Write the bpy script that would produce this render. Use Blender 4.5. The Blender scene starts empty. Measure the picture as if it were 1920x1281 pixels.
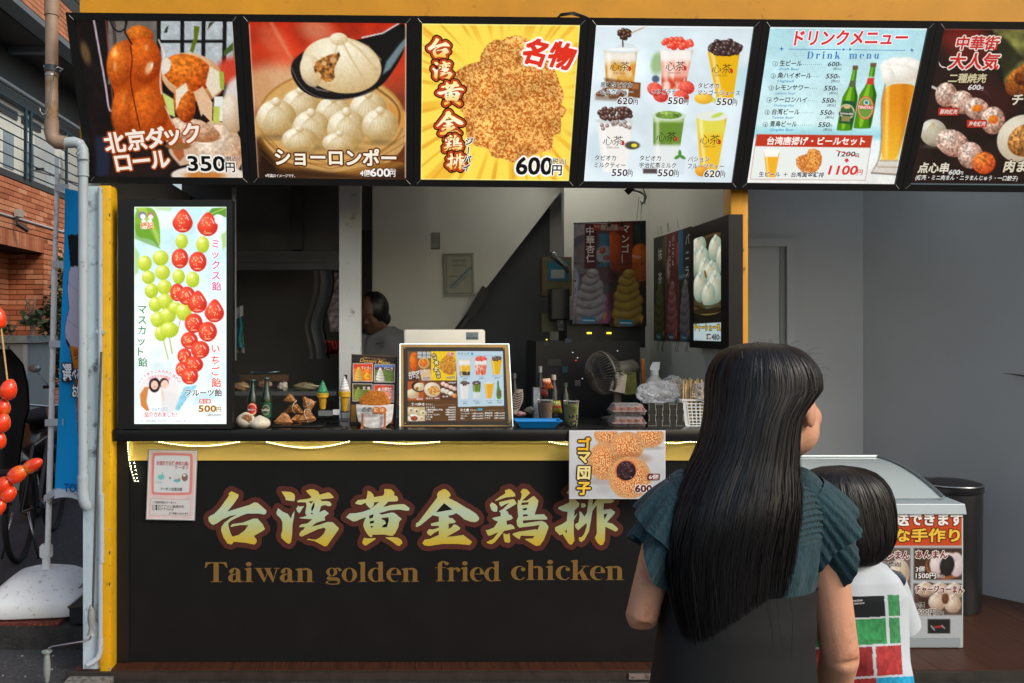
import bpy, bmesh, math, random
import numpy as np
from mathutils import Vector, Matrix
from mathutils.geometry import tessellate_polygon
random.seed(7)
PI = math.pi
SC = bpy.context.scene
COL = SC.collection
# ---------------------------------------------------------------- camera, world, sun, exposure
F = 1500.0; CX = 750.0; CY = 620.0; CAMZ = 1.6
cd = bpy.data.cameras.new('camera'); cam = bpy.data.objects.new('camera', cd); COL.objects.link(cam)
cam.location = (0, 0, CAMZ); cam.rotation_euler = (PI/2, 0, 0)
cd.sensor_width = 36; cd.lens = 36*F/1920.0
cd.shift_x = (960-CX)/1920.0; cd.shift_y = (CY-640.5)/1920.0
cd.clip_start = 0.05; cd.clip_end = 800
SC.camera = cam
W = bpy.data.worlds.new('World'); SC.world = W; W.use_nodes = True
wn = W.node_tree.nodes; wl = W.node_tree.links
bgn = wn['Background']; sky = wn.new('ShaderNodeTexSky'); sky.sky_type = 'NISHITA'; sky.sun_disc = False
SUN_EL = math.radians(38); SUN_ROT = math.radians(132)
sky.sun_elevation = SUN_EL; sky.sun_rotation = SUN_ROT; sky.air_density = 1.6; sky.dust_density = 4.0; sky.ozone_density = 2.0
wl.new(sky.outputs[0], bgn.inputs[0]); bgn.inputs[1].default_value = 0.145
sl = bpy.data.lights.new('sun', 'SUN'); sl.energy = 1.1; sl.angle = math.radians(16); sl.color = (1, .97, .93)
sun = bpy.data.objects.new('sun', sl); COL.objects.link(sun)
sd = Vector((math.sin(SUN_ROT)*math.cos(SUN_EL), math.cos(SUN_ROT)*math.cos(SUN_EL), math.sin(SUN_EL)))
sun.rotation_euler = sd.to_track_quat('Z', 'Y').to_euler(); sun.location = (0, -5, 12)
SC.view_settings.view_transform = 'Standard'; SC.view_settings.look = 'None'
SC.view_settings.gamma = 1; SC.view_settings.exposure = 0.12; SC.view_settings.use_curve_mapping = False
try:
    SC.cycles.use_denoising = True; SC.cycles.max_bounces = 7; SC.cycles.sample_clamp_indirect = 6
except Exception: pass

# ---------------------------------------------------------------- helpers
def P(px, py, d):
    """the place that shows at photo pixel px,py when it stands d metres in front of the camera"""
    return Vector(((px-CX)*d/F, d, CAMZ-(py-CY)*d/F))
def lin(c):
    c = c/255.0
    return c/12.92 if c <= .04045 else ((c+.055)/1.055)**2.4
def C3(r, g=None, b=None):
    if g is None: g = b = r
    return (lin(r), lin(g), lin(b))
MATS = {}
def mat(name, col=(.5,.5,.5), rough=.6, metal=0, spec=.5, n=0, ns=20, bump=0, bs=None, emit=0, trans=0, alpha=1, dirt=None, coat=0, stretch=(1,1,1), aniso=0, sheen=0, sss=0, ns2=0):
    """procedural principled material: col is linear; n = amount of tonal noise at scale ns, dirt = (colour, amount, scale)"""
    if name in MATS: return MATS[name]
    m = bpy.data.materials.new(name); m.use_nodes = True; MATS[name] = m
    N = m.node_tree.nodes; L = m.node_tree.links; b = N['Principled BSDF']
    b.inputs['Base Color'].default_value = (*col, 1); b.inputs['Roughness'].default_value = rough
    b.inputs['Metallic'].default_value = metal; b.inputs['Specular IOR Level'].default_value = spec
    b.inputs['Transmission Weight'].default_value = trans; b.inputs['Alpha'].default_value = alpha
    b.inputs['Coat Weight'].default_value = coat; b.inputs['Anisotropic'].default_value = aniso
    b.inputs['Sheen Weight'].default_value = sheen
    if sss: b.inputs['Subsurface Weight'].default_value = sss; b.inputs['Subsurface Radius'].default_value = (.012,.005,.003); b.inputs['Subsurface Scale'].default_value = 1
    if emit:
        b.inputs['Emission Color'].default_value = (*col, 1); b.inputs['Emission Strength'].default_value = emit
    if n or bump or dirt:
        tc = N.new('ShaderNodeTexCoord'); mp = N.new('ShaderNodeMapping'); L.new(tc.outputs['Object'], mp.inputs[0]); mp.inputs['Scale'].default_value = stretch
    last = None
    if n:
        nz = N.new('ShaderNodeTexNoise'); nz.inputs['Scale'].default_value = ns; nz.inputs['Detail'].default_value = 6; L.new(mp.outputs[0], nz.inputs['Vector'])
        mr = N.new('ShaderNodeMapRange'); mr.inputs['From Min'].default_value = .3; mr.inputs['From Max'].default_value = .7
        mr.inputs['To Min'].default_value = 1-n; mr.inputs['To Max'].default_value = 1+n; L.new(nz.outputs[0], mr.inputs[0])
        mx = N.new('ShaderNodeVectorMath'); mx.operation = 'SCALE'; mx.inputs[0].default_value = col; L.new(mr.outputs[0], mx.inputs['Scale'])
        last = mx.outputs[0]
    if dirt:
        dc, da, ds = dirt
        nd = N.new('ShaderNodeTexNoise'); nd.inputs['Scale'].default_value = ds; nd.inputs['Detail'].default_value = 9; nd.inputs['Roughness'].default_value = .65; L.new(mp.outputs[0], nd.inputs['Vector'])
        rr = N.new('ShaderNodeMapRange'); rr.inputs['From Min'].default_value = .62-da*.25; rr.inputs['From Max'].default_value = .70; rr.clamp = True; L.new(nd.outputs[0], rr.inputs[0])
        mm = N.new('ShaderNodeMix'); mm.data_type = 'RGBA'; L.new(rr.outputs[0], mm.inputs[0])
        mm.inputs[6].default_value = (*col, 1); mm.inputs[7].default_value = (*dc, 1)
        if last: L.new(last, mm.inputs[6])
        last = mm.outputs[2]
    if last: L.new(last, b.inputs['Base Color'])
    if bump:
        nb = N.new('ShaderNodeTexNoise'); nb.inputs['Scale'].default_value = bs or ns; nb.inputs['Detail'].default_value = 5; L.new(mp.outputs[0], nb.inputs['Vector'])
        bu = N.new('ShaderNodeBump'); bu.inputs['Strength'].default_value = bump; bu.inputs['Distance'].default_value = .01; L.new(nb.outputs[0], bu.inputs['Height']); L.new(bu.outputs[0], b.inputs['Normal'])
    return m
def glass(name, col=(1,1,1), rough=.02, op=.25, ior=1.45):
    """thin clear plastic or glass: mostly transparent, with a glossy skin"""
    if name in MATS: return MATS[name]
    m = bpy.data.materials.new(name); m.use_nodes = True; MATS[name] = m
    N = m.node_tree.nodes; L = m.node_tree.links; N.clear()
    o = N.new('ShaderNodeOutputMaterial'); t = N.new('ShaderNodeBsdfTransparent'); p = N.new('ShaderNodeBsdfPrincipled')
    p.inputs['Base Color'].default_value = (*col, 1); p.inputs['Roughness'].default_value = rough; t.inputs[0].default_value = (*[.5+.5*c for c in col], 1)
    fr = N.new('ShaderNodeFresnel'); fr.inputs[0].default_value = ior; ad = N.new('ShaderNodeMath'); ad.operation = 'ADD'; ad.use_clamp = True; ad.inputs[1].default_value = op; L.new(fr.outputs[0], ad.inputs[0])
    mx = N.new('ShaderNodeMixShader'); L.new(ad.outputs[0], mx.inputs[0]); L.new(t.outputs[0], mx.inputs[1]); L.new(p.outputs[0], mx.inputs[2]); L.new(mx.outputs[0], o.inputs[0])
    return m
def vmat(name, emit=0, rough=.5, spec=.3, coat=0, bump=0, bs=60):
    """print material: colour from the mesh's colour attribute; emit>0 for a backlit sheet"""
    if name in MATS: return MATS[name]
    m = bpy.data.materials.new(name); m.use_nodes = True; MATS[name] = m
    N = m.node_tree.nodes; L = m.node_tree.links; b = N['Principled BSDF']
    a = N.new('ShaderNodeAttribute'); a.attribute_name = 'Col'
    L.new(a.outputs['Color'], b.inputs['Base Color']); b.inputs['Roughness'].default_value = rough; b.inputs['Specular IOR Level'].default_value = spec; b.inputs['Coat Weight'].default_value = coat
    if emit:
        b.inputs['Specular IOR Level'].default_value = .2
        s = N.new('ShaderNodeVectorMath'); s.operation = 'SCALE'; s.inputs['Scale'].default_value = .12; L.new(a.outputs['Color'], s.inputs[0]); L.new(s.outputs[0], b.inputs['Base Color'])
        L.new(a.outputs['Color'], b.inputs['Emission Color']); b.inputs['Emission Strength'].default_value = emit
    if bump:
        tc = N.new('ShaderNodeTexCoord'); nb = N.new('ShaderNodeTexNoise'); nb.inputs['Scale'].default_value = bs; nb.inputs['Detail'].default_value = 6; L.new(tc.outputs['Object'], nb.inputs['Vector'])
        bu = N.new('ShaderNodeBump'); bu.inputs['Strength'].default_value = bump; bu.inputs['Distance'].default_value = .01; L.new(nb.outputs[0], bu.inputs['Height']); L.new(bu.outputs[0], b.inputs['Normal'])
    return m
def link(name, me, m=None, parent=None, smooth=False):
    o = bpy.data.objects.new(name, me); COL.objects.link(o)
    if m is not None and not me.materials: me.materials.append(m)
    if smooth:
        me.polygons.foreach_set('use_smooth', [True]*len(me.polygons))
        if smooth != 1: me.set_sharp_from_angle(angle=math.radians(smooth))
    if parent is not None: adopt(o, parent)
    return o
def adopt(o, parent):
    o.parent = parent
    q = Vector((0,0,0)); p = parent
    while p is not None: q += p.location; p = p.parent
    o.matrix_parent_inverse = Matrix.Translation(-q)
    return o
def thing(name, label, cat, loc=(0,0,0), group=None):
    o = bpy.data.objects.new(name, None); COL.objects.link(o); o.location = loc; o.empty_display_size = .05
    o['label'] = label; o['category'] = cat
    if group: o['group'] = group
    return o
def tag(o, label=None, cat=None, group=None, kind=None):
    if label: o['label'] = label
    if cat: o['category'] = cat
    if group: o['group'] = group
    if kind: o['kind'] = kind
    return o
def copy_tree(o, parent=None):
    c = o.copy(); COL.objects.link(c); c.parent = parent
    if parent is not None: c.matrix_parent_inverse = o.matrix_parent_inverse.copy()
    for ch in list(o.children): copy_tree(ch, c)
    return c
def frame_of(d):
    d = Vector(d).normalized(); a = Vector((0,0,1)) if abs(d.z) < .9 else Vector((1,0,0))
    u = d.cross(a).normalized(); return u, d.cross(u).normalized()
class MB:
    def __init__(s): s.v = []; s.f = []
    def add(s, vs, fs):
        k = len(s.v); s.v += [tuple(v) for v in vs]; s.f += [tuple(i+k for i in f) for f in fs]; return s
    def box(s, x0, x1, y0, y1, z0, z1):
        return s.add([(x0,y0,z0),(x1,y0,z0),(x1,y1,z0),(x0,y1,z0),(x0,y0,z1),(x1,y0,z1),(x1,y1,z1),(x0,y1,z1)],
                     [(0,3,2,1),(4,5,6,7),(0,1,5,4),(1,2,6,5),(2,3,7,6),(3,0,4,7)])
    def hexa(s, a, b):
        """box between quad a (4 points) and quad b"""
        return s.add(list(a)+list(b), [(3,2,1,0),(4,5,6,7),(0,1,5,4),(1,2,6,5),(2,3,7,6),(3,0,4,7)])
    def bar(s, p, q, w, h=None, up=(0,0,1)):
        p, q = Vector(p), Vector(q); d = (q-p).normalized(); up = Vector(up)
        if abs(d.dot(up)) > .95: up = Vector((0,1,0))
        u = d.cross(up).normalized()*w/2; v = u.cross(d).normalized()*(h or w)/2
        return s.hexa([p-u-v, p+u-v, p+u+v, p-u+v], [q-u-v, q+u-v, q+u+v, q-u+v])
    def tube(s, pts, r, n=8, cap=True):
        pts = [Vector(p) for p in pts]; rs = r if isinstance(r, (list, tuple)) else [r]*len(pts)
        k0 = len(s.v); u = None
        for i, p in enumerate(pts):
            d = (pts[min(i+1, len(pts)-1)]-pts[max(i-1, 0)])
            if d.length < 1e-9: d = Vector((0,0,1))
            d.normalize()
            if u is None: u = frame_of(d)[0]
            u = (u-d*u.dot(d)); u = u.normalized() if u.length > 1e-6 else frame_of(d)[0]
            w = d.cross(u)
            for j in range(n):
                a = 2*PI*j/n; s.v.append(tuple(p+(u*math.cos(a)+w*math.sin(a))*rs[i]))
        for i in range(len(pts)-1):
            for j in range(n):
                a = k0+i*n+j; b = k0+i*n+(j+1) % n; s.f.append((a, b, b+n, a+n))
        if cap: s.f.append(tuple(k0+j for j in reversed(range(n)))); s.f.append(tuple(k0+(len(pts)-1)*n+j for j in range(n)))
        return s
    def lathe(s, prof, c=(0,0,0), n=24, sx=1, sy=1, cap=True):
        c = Vector(c); k0 = len(s.v)
        for r, z in prof:
            for j in range(n):
                a = 2*PI*j/n; s.v.append((c.x+r*sx*math.cos(a), c.y+r*sy*math.sin(a), c.z+z))
        for i in range(len(prof)-1):
            for j in range(n):
                a = k0+i*n+j; b = k0+i*n+(j+1) % n; s.f.append((a, b, b+n, a+n))
        if cap:
            s.f.append(tuple(k0+j for j in reversed(range(n)))); s.f.append(tuple(k0+(len(prof)-1)*n+j for j in range(n)))
        return s
    def ell(s, c, rx, ry, rz, nu=16, nv=10, fn=None):
        c = Vector(c); k0 = len(s.v)
        for i in range(nv+1):
            t = PI*i/nv
            for j in range(nu):
                a = 2*PI*j/nu; q = Vector((math.sin(t)*math.cos(a), math.sin(t)*math.sin(a), math.cos(t)))
                k = fn(q) if fn else 1
                s.v.append((c.x+q.x*rx*k, c.y+q.y*ry*k, c.z+q.z*rz*k))
        for i in range(nv):
            for j in range(nu):
                a = k0+i*nu+j; b = k0+i*nu+(j+1) % nu; s.f.append((a, a+nu, b+nu, b))
        return s
    def sheet(s, fn, nu, nv):
        k0 = len(s.v)
        for i in range(nv+1):
            for j in range(nu+1): s.v.append(tuple(fn(j/nu, i/nv)))
        for i in range(nv):
            for j in range(nu):
                a = k0+i*(nu+1)+j; s.f.append((a, a+nu+1, a+nu+2, a+1))
        return s
    def rot(s, k0, M):
        for i in range(k0, len(s.v)): s.v[i] = tuple(M @ Vector(s.v[i]))
        return s
    def build(s, name, m, parent=None, smooth=False, bevel=0, weld=False, solid=0):
        me = bpy.data.meshes.new(name); me.from_pydata(s.v, [], s.f)
        if bevel or weld or solid:
            bm = bmesh.new(); bm.from_mesh(me)
            if weld: bmesh.ops.remove_doubles(bm, verts=bm.verts, dist=1e-5)
            if solid: bmesh.ops.solidify(bm, geom=list(bm.faces), thickness=solid)
            if bevel:
                es = [e for e in bm.edges if len(e.link_faces) == 2 and e.calc_face_angle(0) > .5]
                bmesh.ops.bevel(bm, geom=es, offset=bevel, segments=2, affect='EDGES', profile=.5)
            bm.to_mesh(me); bm.free()
        me.update()
        return link(name, me, m, parent, smooth)
def bx(name, m, parent, x0, x1, y0, y1, z0, z1, bevel=0):
    return MB().box(x0, x1, y0, y1, z0, z1).build(name, m, parent, bevel=bevel, smooth=30 if bevel else False)
def S(name, mb, m, parent=None, smooth=False, label=None, bevel=0):
    o = mb.build(name, m, parent, smooth, bevel=bevel)
    if parent is None: o['kind'] = 'structure'
    if label: o['label'] = label
    return o

# ---- noise on arrays
def _hash(ix, iy, seed):
    h = (ix.astype(np.int64)*374761393 + iy.astype(np.int64)*668265263 + seed*974634777) & 0xffffffff
    h = ((h ^ (h >> 13))*1274126177) & 0xffffffff
    return ((h ^ (h >> 16)) & 0xffff)/65535.0
def vnoise(x, y, seed=0):
    ix = np.floor(x); iy = np.floor(y); fx = x-ix; fy = y-iy; fx = fx*fx*(3-2*fx); fy = fy*fy*(3-2*fy)
    a = _hash(ix, iy, seed); b = _hash(ix+1, iy, seed); c = _hash(ix, iy+1, seed); d = _hash(ix+1, iy+1, seed)
    return (a*(1-fx)+b*fx)*(1-fy)+(c*(1-fx)+d*fx)*fy
def fbm(x, y, seed=0, o=4):
    t = 0; a = .5; s = 0
    for i in range(o): t = t+a*vnoise(x*2**i+i*17.3, y*2**i+i*9.1, seed+i); s += a; a *= .55
    return t/s
def smooth01(t): t = np.clip(t, 0, 1); return t*t*(3-2*t)

# ---- lettering from the built-in font
GC = {}
def glyphs(s, bold=0.0, res=2):
    k = (s, round(bold, 3), res)
    if k not in GC:
        cu = bpy.data.curves.new('t', 'FONT'); cu.body = s; cu.size = 1; cu.offset = bold; cu.resolution_u = res
        o = bpy.data.objects.new('t', cu); me = bpy.data.meshes.new_from_object(o)
        v = np.empty(len(me.vertices)*3); me.vertices.foreach_get('co', v); v = v.reshape(-1, 3)[:, :2]
        GC[k] = (v, [tuple(p.vertices) for p in me.polygons])
        bpy.data.meshes.remove(me); bpy.data.objects.remove(o); bpy.data.curves.remove(cu)
    return GC[k]
def homog(src, dst):
    A = []; b = []
    for (x, y), (u, v) in zip(src, dst):
        A.append([x, y, 1, 0, 0, 0, -u*x, -u*y]); b.append(u); A.append([0, 0, 0, x, y, 1, -v*x, -v*y]); b.append(v)
    h = np.linalg.solve(np.array(A, float), np.array(b, float)); return np.append(h, 1).reshape(3, 3)
def happly(H, x, y):
    w = H[2,0]*x+H[2,1]*y+H[2,2]
    return (H[0,0]*x+H[0,1]*y+H[0,2])/w, (H[1,0]*x+H[1,1]*y+H[1,2])/w
def fill2d(L):
    # fill loops (outer and holes) robustly with the curve filler
    cu = bpy.data.curves.new('f', 'CURVE'); cu.dimensions = '2D'; cu.fill_mode = 'BOTH'
    k = max(max(abs(x), abs(y)) for p in L for x, y in p); ox, oy = L[0][0]; xs = [x for p in L for x, y in p]; sc = 10.0/(max(xs)-min(xs)+1e-9)
    for p in L:
        sp = cu.splines.new('POLY'); sp.points.add(len(p)-1); sp.use_cyclic_u = True
        for q, (x, y) in zip(sp.points, p): q.co = ((x-ox)*sc, (y-oy)*sc, 0, 1)
    o = bpy.data.objects.new('f', cu); me = bpy.data.meshes.new_from_object(o)
    V = np.array([(v.co.x/sc+ox, v.co.y/sc+oy) for v in me.vertices]); F_ = [tuple(p.vertices) for p in me.polygons]
    bpy.data.meshes.remove(me); bpy.data.objects.remove(o); bpy.data.curves.remove(cu)
    return F_, V
def chk(pts, n=2):
    for _ in range(n): pts = [q for (x0, y0), (x1, y1) in zip(pts, pts[1:]+pts[:1]) for q in ((.75*x0+.25*x1, .75*y0+.25*y1), (.25*x0+.75*x1, .25*y0+.75*y1))]
    return pts
class Print:
    """a flat printed sheet: a fine grid of coloured points (the picture) and lettering laid on it.
    quad = the sheet's four corners TL,TR,BR,BL in drawing units; corners = the same in the world (TL,TR,BL)"""
    def __init__(s, quad, TL, TR, BL, nu=120, nv=120, off=.0015, BR=None):
        s.H = homog([(0,0),(1,0),(1,1),(0,1)], quad); s.Hi = np.linalg.inv(s.H); s.Hi /= s.Hi[2,2]
        s.TL, s.TR, s.BL = Vector(TL), Vector(TR), Vector(BL)
        s.wid = (s.TR-s.TL).length; s.hei = (s.BL-s.TL).length
        s.n = (s.TR-s.TL).cross(s.BL-s.TL).normalized()*-1
        s.nu, s.nv, s.off = nu, nv, off
        u, v = np.meshgrid(np.linspace(0,1,nu+1), np.linspace(0,1,nv+1)); s.u, s.v = u, v
        s.X, s.Y = happly(s.H, u, v)
        s.c = np.zeros(u.shape+(3,)); s.tv = []; s.tf = []; s.tc = []; s.k = 0
        s.px = abs(quad[1][0]-quad[0][0])/nu
    def mix(s, a, col):
        col = np.array(col, float)
        a = np.clip(a, 0, 1)[..., None]; s.c = s.c*(1-a)+col*a; return s
    def fill(s, *c): s.c[:] = c; return s
    def gradv(s, stops):
        ys = [t[0] for t in stops]
        for i in range(3): s.c[..., i] = np.interp(s.v, ys, [t[1][i] for t in stops])
        return s
    def noise(s, amt, sc, seed=0, o=3, mask=None):
        k = 1+(fbm(s.X/sc, s.Y/sc, seed, o)-.5)*2*amt
        if mask is not None: k = 1+(k-1)*mask
        s.c = s.c*k[..., None]; return s
    def em(s, cx, cy, rx, ry, rot=0, soft=None):
        ca, sa = math.cos(math.radians(rot)), math.sin(math.radians(rot)); dx = s.X-cx; dy = s.Y-cy
        a = (dx*ca+dy*sa)/rx; b = (-dx*sa+dy*ca)/ry; r = np.sqrt(a*a+b*b)
        w = (soft or s.px*1.2)/min(rx, ry); return smooth01((1-r)/w+.5), a, b, r
    def ell(s, cx, cy, rx, ry, col, rot=0, soft=None, a=1): return s.mix(s.em(cx, cy, rx, ry, rot, soft)[0]*a, col)
    def ball(s, cx, cy, rx, ry, hi, lo, rot=0, soft=None, spec=0, grain=0, gs=6, seed=1, pl=(-.4, -.5), hard=1.0):
        m, a, b, r = s.em(cx, cy, rx, ry, rot, soft)
        dx = (s.X-cx)/rx; dy = (s.Y-cy)/ry; t = np.clip(1.22-np.sqrt((dx-pl[0])**2+(dy-pl[1])**2)/1.35*hard, 0, 1)[..., None]
        c = np.array(lo, float)*(1-t)+np.array(hi, float)*t
        if grain: c = c*(1+(fbm(s.X/gs, s.Y/gs, seed, 3)-.5)*2*grain)[..., None]
        if spec: c = c+255*spec*(np.exp(-(((dx-pl[0])**2+(dy-pl[1])**2)/.03)))[..., None]
        s.c = s.c*(1-m[..., None])+c*m[..., None]; return s
    def pm(s, pts, soft=None):
        pts = [(float(x), float(y)) for x, y in pts]; ins = np.zeros(s.X.shape, bool); dm = np.full(s.X.shape, 1e9)
        for (x0, y0), (x1, y1) in zip(pts, pts[1:]+pts[:1]):
            if y0 != y1:
                c = ((y0 > s.Y) != (y1 > s.Y)) & (s.X < (x1-x0)*(s.Y-y0)/(y1-y0)+x0); ins ^= c
            ex, ey = x1-x0, y1-y0; t = np.clip(((s.X-x0)*ex+(s.Y-y0)*ey)/(ex*ex+ey*ey+1e-9), 0, 1)
            dm = np.minimum(dm, (s.X-x0-t*ex)**2+(s.Y-y0-t*ey)**2)
        dd = np.sqrt(dm)*np.where(ins, 1, -1); w = soft or s.px*1.2
        return smooth01(dd/w+.5)
    def poly(s, pts, col, soft=None, a=1):
        pts = list(pts)
        if 7 <= len(pts) < 30:
            for _ in range(2): pts = [q for (x0, y0), (x1, y1) in zip(pts, pts[1:]+pts[:1]) for q in ((.75*x0+.25*x1, .75*y0+.25*y1), (.25*x0+.75*x1, .25*y0+.75*y1))]
        return s.mix(s.pm(pts, soft)*a, col)
    def rect(s, x0, y0, x1, y1, col, soft=None, a=1): return s.poly([(x0,y0),(x1,y0),(x1,y1),(x0,y1)], col, soft, a)
    def line(s, pts, w, col, soft=None, a=1):
        if 4 <= len(pts) < 12 and pts[0] != pts[-1] and w > 5:
            for _ in range(2): pts = [pts[0]]+[q for (x0, y0), (x1, y1) in zip(pts, pts[1:]) for q in ((.75*x0+.25*x1, .75*y0+.25*y1), (.25*x0+.75*x1, .25*y0+.75*y1))]+[pts[-1]]
        dm = np.full(s.X.shape, 1e9)
        for (x0, y0), (x1, y1) in zip(pts, pts[1:]):
            ex, ey = x1-x0, y1-y0; t = np.clip(((s.X-x0)*ex+(s.Y-y0)*ey)/(ex*ex+ey*ey+1e-9), 0, 1)
            dm = np.minimum(dm, (s.X-x0-t*ex)**2+(s.Y-y0-t*ey)**2)
        return s.mix(smooth01((w/2-np.sqrt(dm))/(soft or s.px*1.2)+.5)*a, col)
    # lettering: all placed in sheet space (metres), stacked a hair apart
    def _put(s, V, faces, col, grad=None):
        """V: n x 2 array in drawing units mapped to uv already"""
        s.k += 1; h = s.off+s.k*2.5e-5; k0 = len(s.tv)
        ex, ey = s.TR-s.TL, s.BL-s.TL
        P0 = np.array(s.TL+s.n*h); W3 = P0+V[:, :1]*np.array(ex)+V[:, 1:]*np.array(ey)
        s.tv += [tuple(p) for p in W3]; s.tf += [tuple(i+k0 for i in f) for f in faces]
        if grad: 
            y0, y1 = V[:, 1].min(), V[:, 1].max(); t = (V[:, 1]-y0)/(y1-y0+1e-9)
            for tt in t: s.tc.append(tuple(np.interp(tt, [g[0] for g in grad], [g[1][i] for g in grad]) for i in range(3)))
        else: s.tc += [tuple(col)]*len(W3)
    def text(s, t, x, y, h, col, bold=.012, out=None, al='l', fit=None, vert=False, rot=0, grad=None, shear=0, res=1, lh=1.05, sy=1):
        """x,y = left/centre/right end of the baseline in drawing units (vert: centre of the column's top); h = em height; fit = width in units"""
        u, v = happly(s.Hi, np.array([float(x)]), np.array([float(y)])); u2, v2 = happly(s.Hi, np.array([float(x)]), np.array([float(y)-h]))
        em = abs(v2[0]-v[0])*s.hei; ox, oy = u[0]*s.wid, v[0]*s.hei
        if fit:
            u3, _ = happly(s.Hi, np.array([float(x)+fit]), np.array([float(y)])); fit = abs(u3[0]-u[0])*s.wid
        rows = [(c, i) for i, c in enumerate(t)] if vert else [(t, 0)]
        lays = []
        if em > .05 and res == 1: res = 3
        elif res == 1 and em > .008 and (any(ch in '0123456789' for ch in t) or t.isascii()): res = 2
        big = em > .034
        if out:
            for (b, c) in (out if isinstance(out, list) else [out]):
                if big:
                    for k in range(10): lays.append((.012, c, None, (bold+b)*math.cos(k*PI/5), (bold+b)*math.sin(k*PI/5)))
                else: lays.append((min(bold+b, .05), c, None, 0, 0))
        if big and bold > .016:
            for k in range(4): lays.append((.008, col, grad, (bold-.008)*math.cos(k*PI/2+.78), (bold-.008)*math.sin(k*PI/2+.78)))
        else: lays.append((min(bold, .018), col, grad, 0, 0))
        for b, c, g, sx_, sy_ in lays:
            for q, i in rows:
                V, fs = glyphs(q, b, res)
                if not len(V): continue
                V = V.copy(); Vb = glyphs(q, b, res)[0]
                x0, x1 = Vb[:, 0].min()+b, Vb[:, 0].max()-b
                if vert:
                    V[:, 0] -= .5 if ord(q) > 0x2000 else (x0+x1)/2
                    if q in 'ーー': V = np.stack([-(V[:, 1]-.38), -(V[:, 0])+.38], 1)*[1, 1]
                    V[:, 1] -= .85+i*lh
                    w = em
                else:
                    V[:, 0] -= x0
                    w = em if not fit else em
                    if fit: V[:, 0] *= fit/((x1-x0)*em)
                    ww = (x1-x0)*(fit/((x1-x0)*em) if fit else 1)
                    V[:, 0] -= {'l': 0, 'c': ww/2, 'r': ww}[al]
                V[:, 0] += shear*V[:, 1]+sx_; V[:, 1] *= sy; V[:, 1] += sy_
                a = math.radians(rot); R = np.array([[math.cos(a), -math.sin(a)], [math.sin(a), math.cos(a)]])
                V = V @ R.T*em; V[:, 0] += ox; V[:, 1] = oy-V[:, 1]
                s._put(V/[s.wid, s.hei], fs, c, g)
        return s
    def outline(s, polys, col, grad=None, halo=None, sx=1, ox=0, oy=0):
        """traced letter: list of loops (first outer, others holes) in drawing units"""
        L = [[(x*sx+ox, y*sx+oy) for x, y in p] for p in polys]
        if halo:
            for w, hc in halo:
                for p in L[:1]:
                    for (x0, y0), (x1, y1) in zip(p, p[1:]+p[:1]):
                        V = []; n = 8; a0 = math.atan2(y1-y0, x1-x0)
                        for k in range(n): a = a0+PI/2+PI*k/(n-1); V.append((x0+w*math.cos(a), y0+w*math.sin(a)))
                        for k in range(n): a = a0-PI/2+PI*k/(n-1); V.append((x1+w*math.cos(a), y1+w*math.sin(a)))
                        V = np.array(V); U = np.stack(happly(s.Hi, V[:, 0], V[:, 1]), 1); s.k -= .8; s._put(U, [tuple(range(2*n))], hc)
        if col is None: return s
        tri, V = fill2d(L)
        U = np.stack(happly(s.Hi, V[:, 0], V[:, 1]), 1)
        s._put(U, [tuple(t) for t in tri], col)
        if grad:
            for i in range(len(V)):
                s.tc[-len(V)+i] = tuple(np.interp(V[i, 1], [g[0] for g in grad], [g[1][j] for g in grad]) for j in range(3))
        return s
    def build(s, m, parent, name='picture', tname='lettering', gain=1.0, solid=None):
        u, v = s.u.ravel(), s.v.ravel(); ex, ey = np.array(s.TR-s.TL), np.array(s.BL-s.TL)
        co = np.array(s.TL+s.n*s.off*.5)+u[:, None]*ex+v[:, None]*ey
        nu, nv = s.nu, s.nv; i = np.arange((nu+1)*(nv+1)).reshape(nv+1, nu+1)
        q = np.stack([i[:-1,:-1], i[1:,:-1], i[1:,1:], i[:-1,1:]], -1).reshape(-1, 4)
        if np.dot(np.cross(ey, ex), np.array(s.n)) < 0: q = q[:, ::-1]
        me = bpy.data.meshes.new(name); me.vertices.add(len(co)); me.vertices.foreach_set('co', co.ravel())
        me.loops.add(q.size); me.loops.foreach_set('vertex_index', q.ravel().astype(np.int32))
        me.polygons.add(len(q)); me.polygons.foreach_set('loop_start', np.arange(0, q.size, 4, dtype=np.int32))
        me.update(calc_edges=True)
        setcol(me, s.c.reshape(-1, 3)*gain)
        o = link(name, me, m, parent); t = None
        if s.tv:
            me = bpy.data.meshes.new(tname); me.from_pydata(s.tv, [], s.tf); setcol(me, np.array(s.tc)*gain)
            t = link(tname, me, m, parent)
            if tname == 'lettering': t['kind'] = 'stuff'
        return o, t
def setcol(me, c):
    c = np.clip(np.asarray(c, float), 0, 400)/255.0
    l = np.where(c <= .04045, c/12.92, ((c+.055)/1.055)**2.4)
    a = me.color_attributes.new('Col', 'FLOAT_COLOR', 'POINT'); a.data.foreach_set('color', np.concatenate([l, np.ones((len(l), 1))], 1).ravel().astype(np.float32))
def vball(mb_obj, fn):
    """colour attribute from a function of each vertex place (for food and fabric prints)"""
    me = mb_obj.data; setcol(me, [fn(v.co) for v in me.vertices]); return mb_obj
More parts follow.
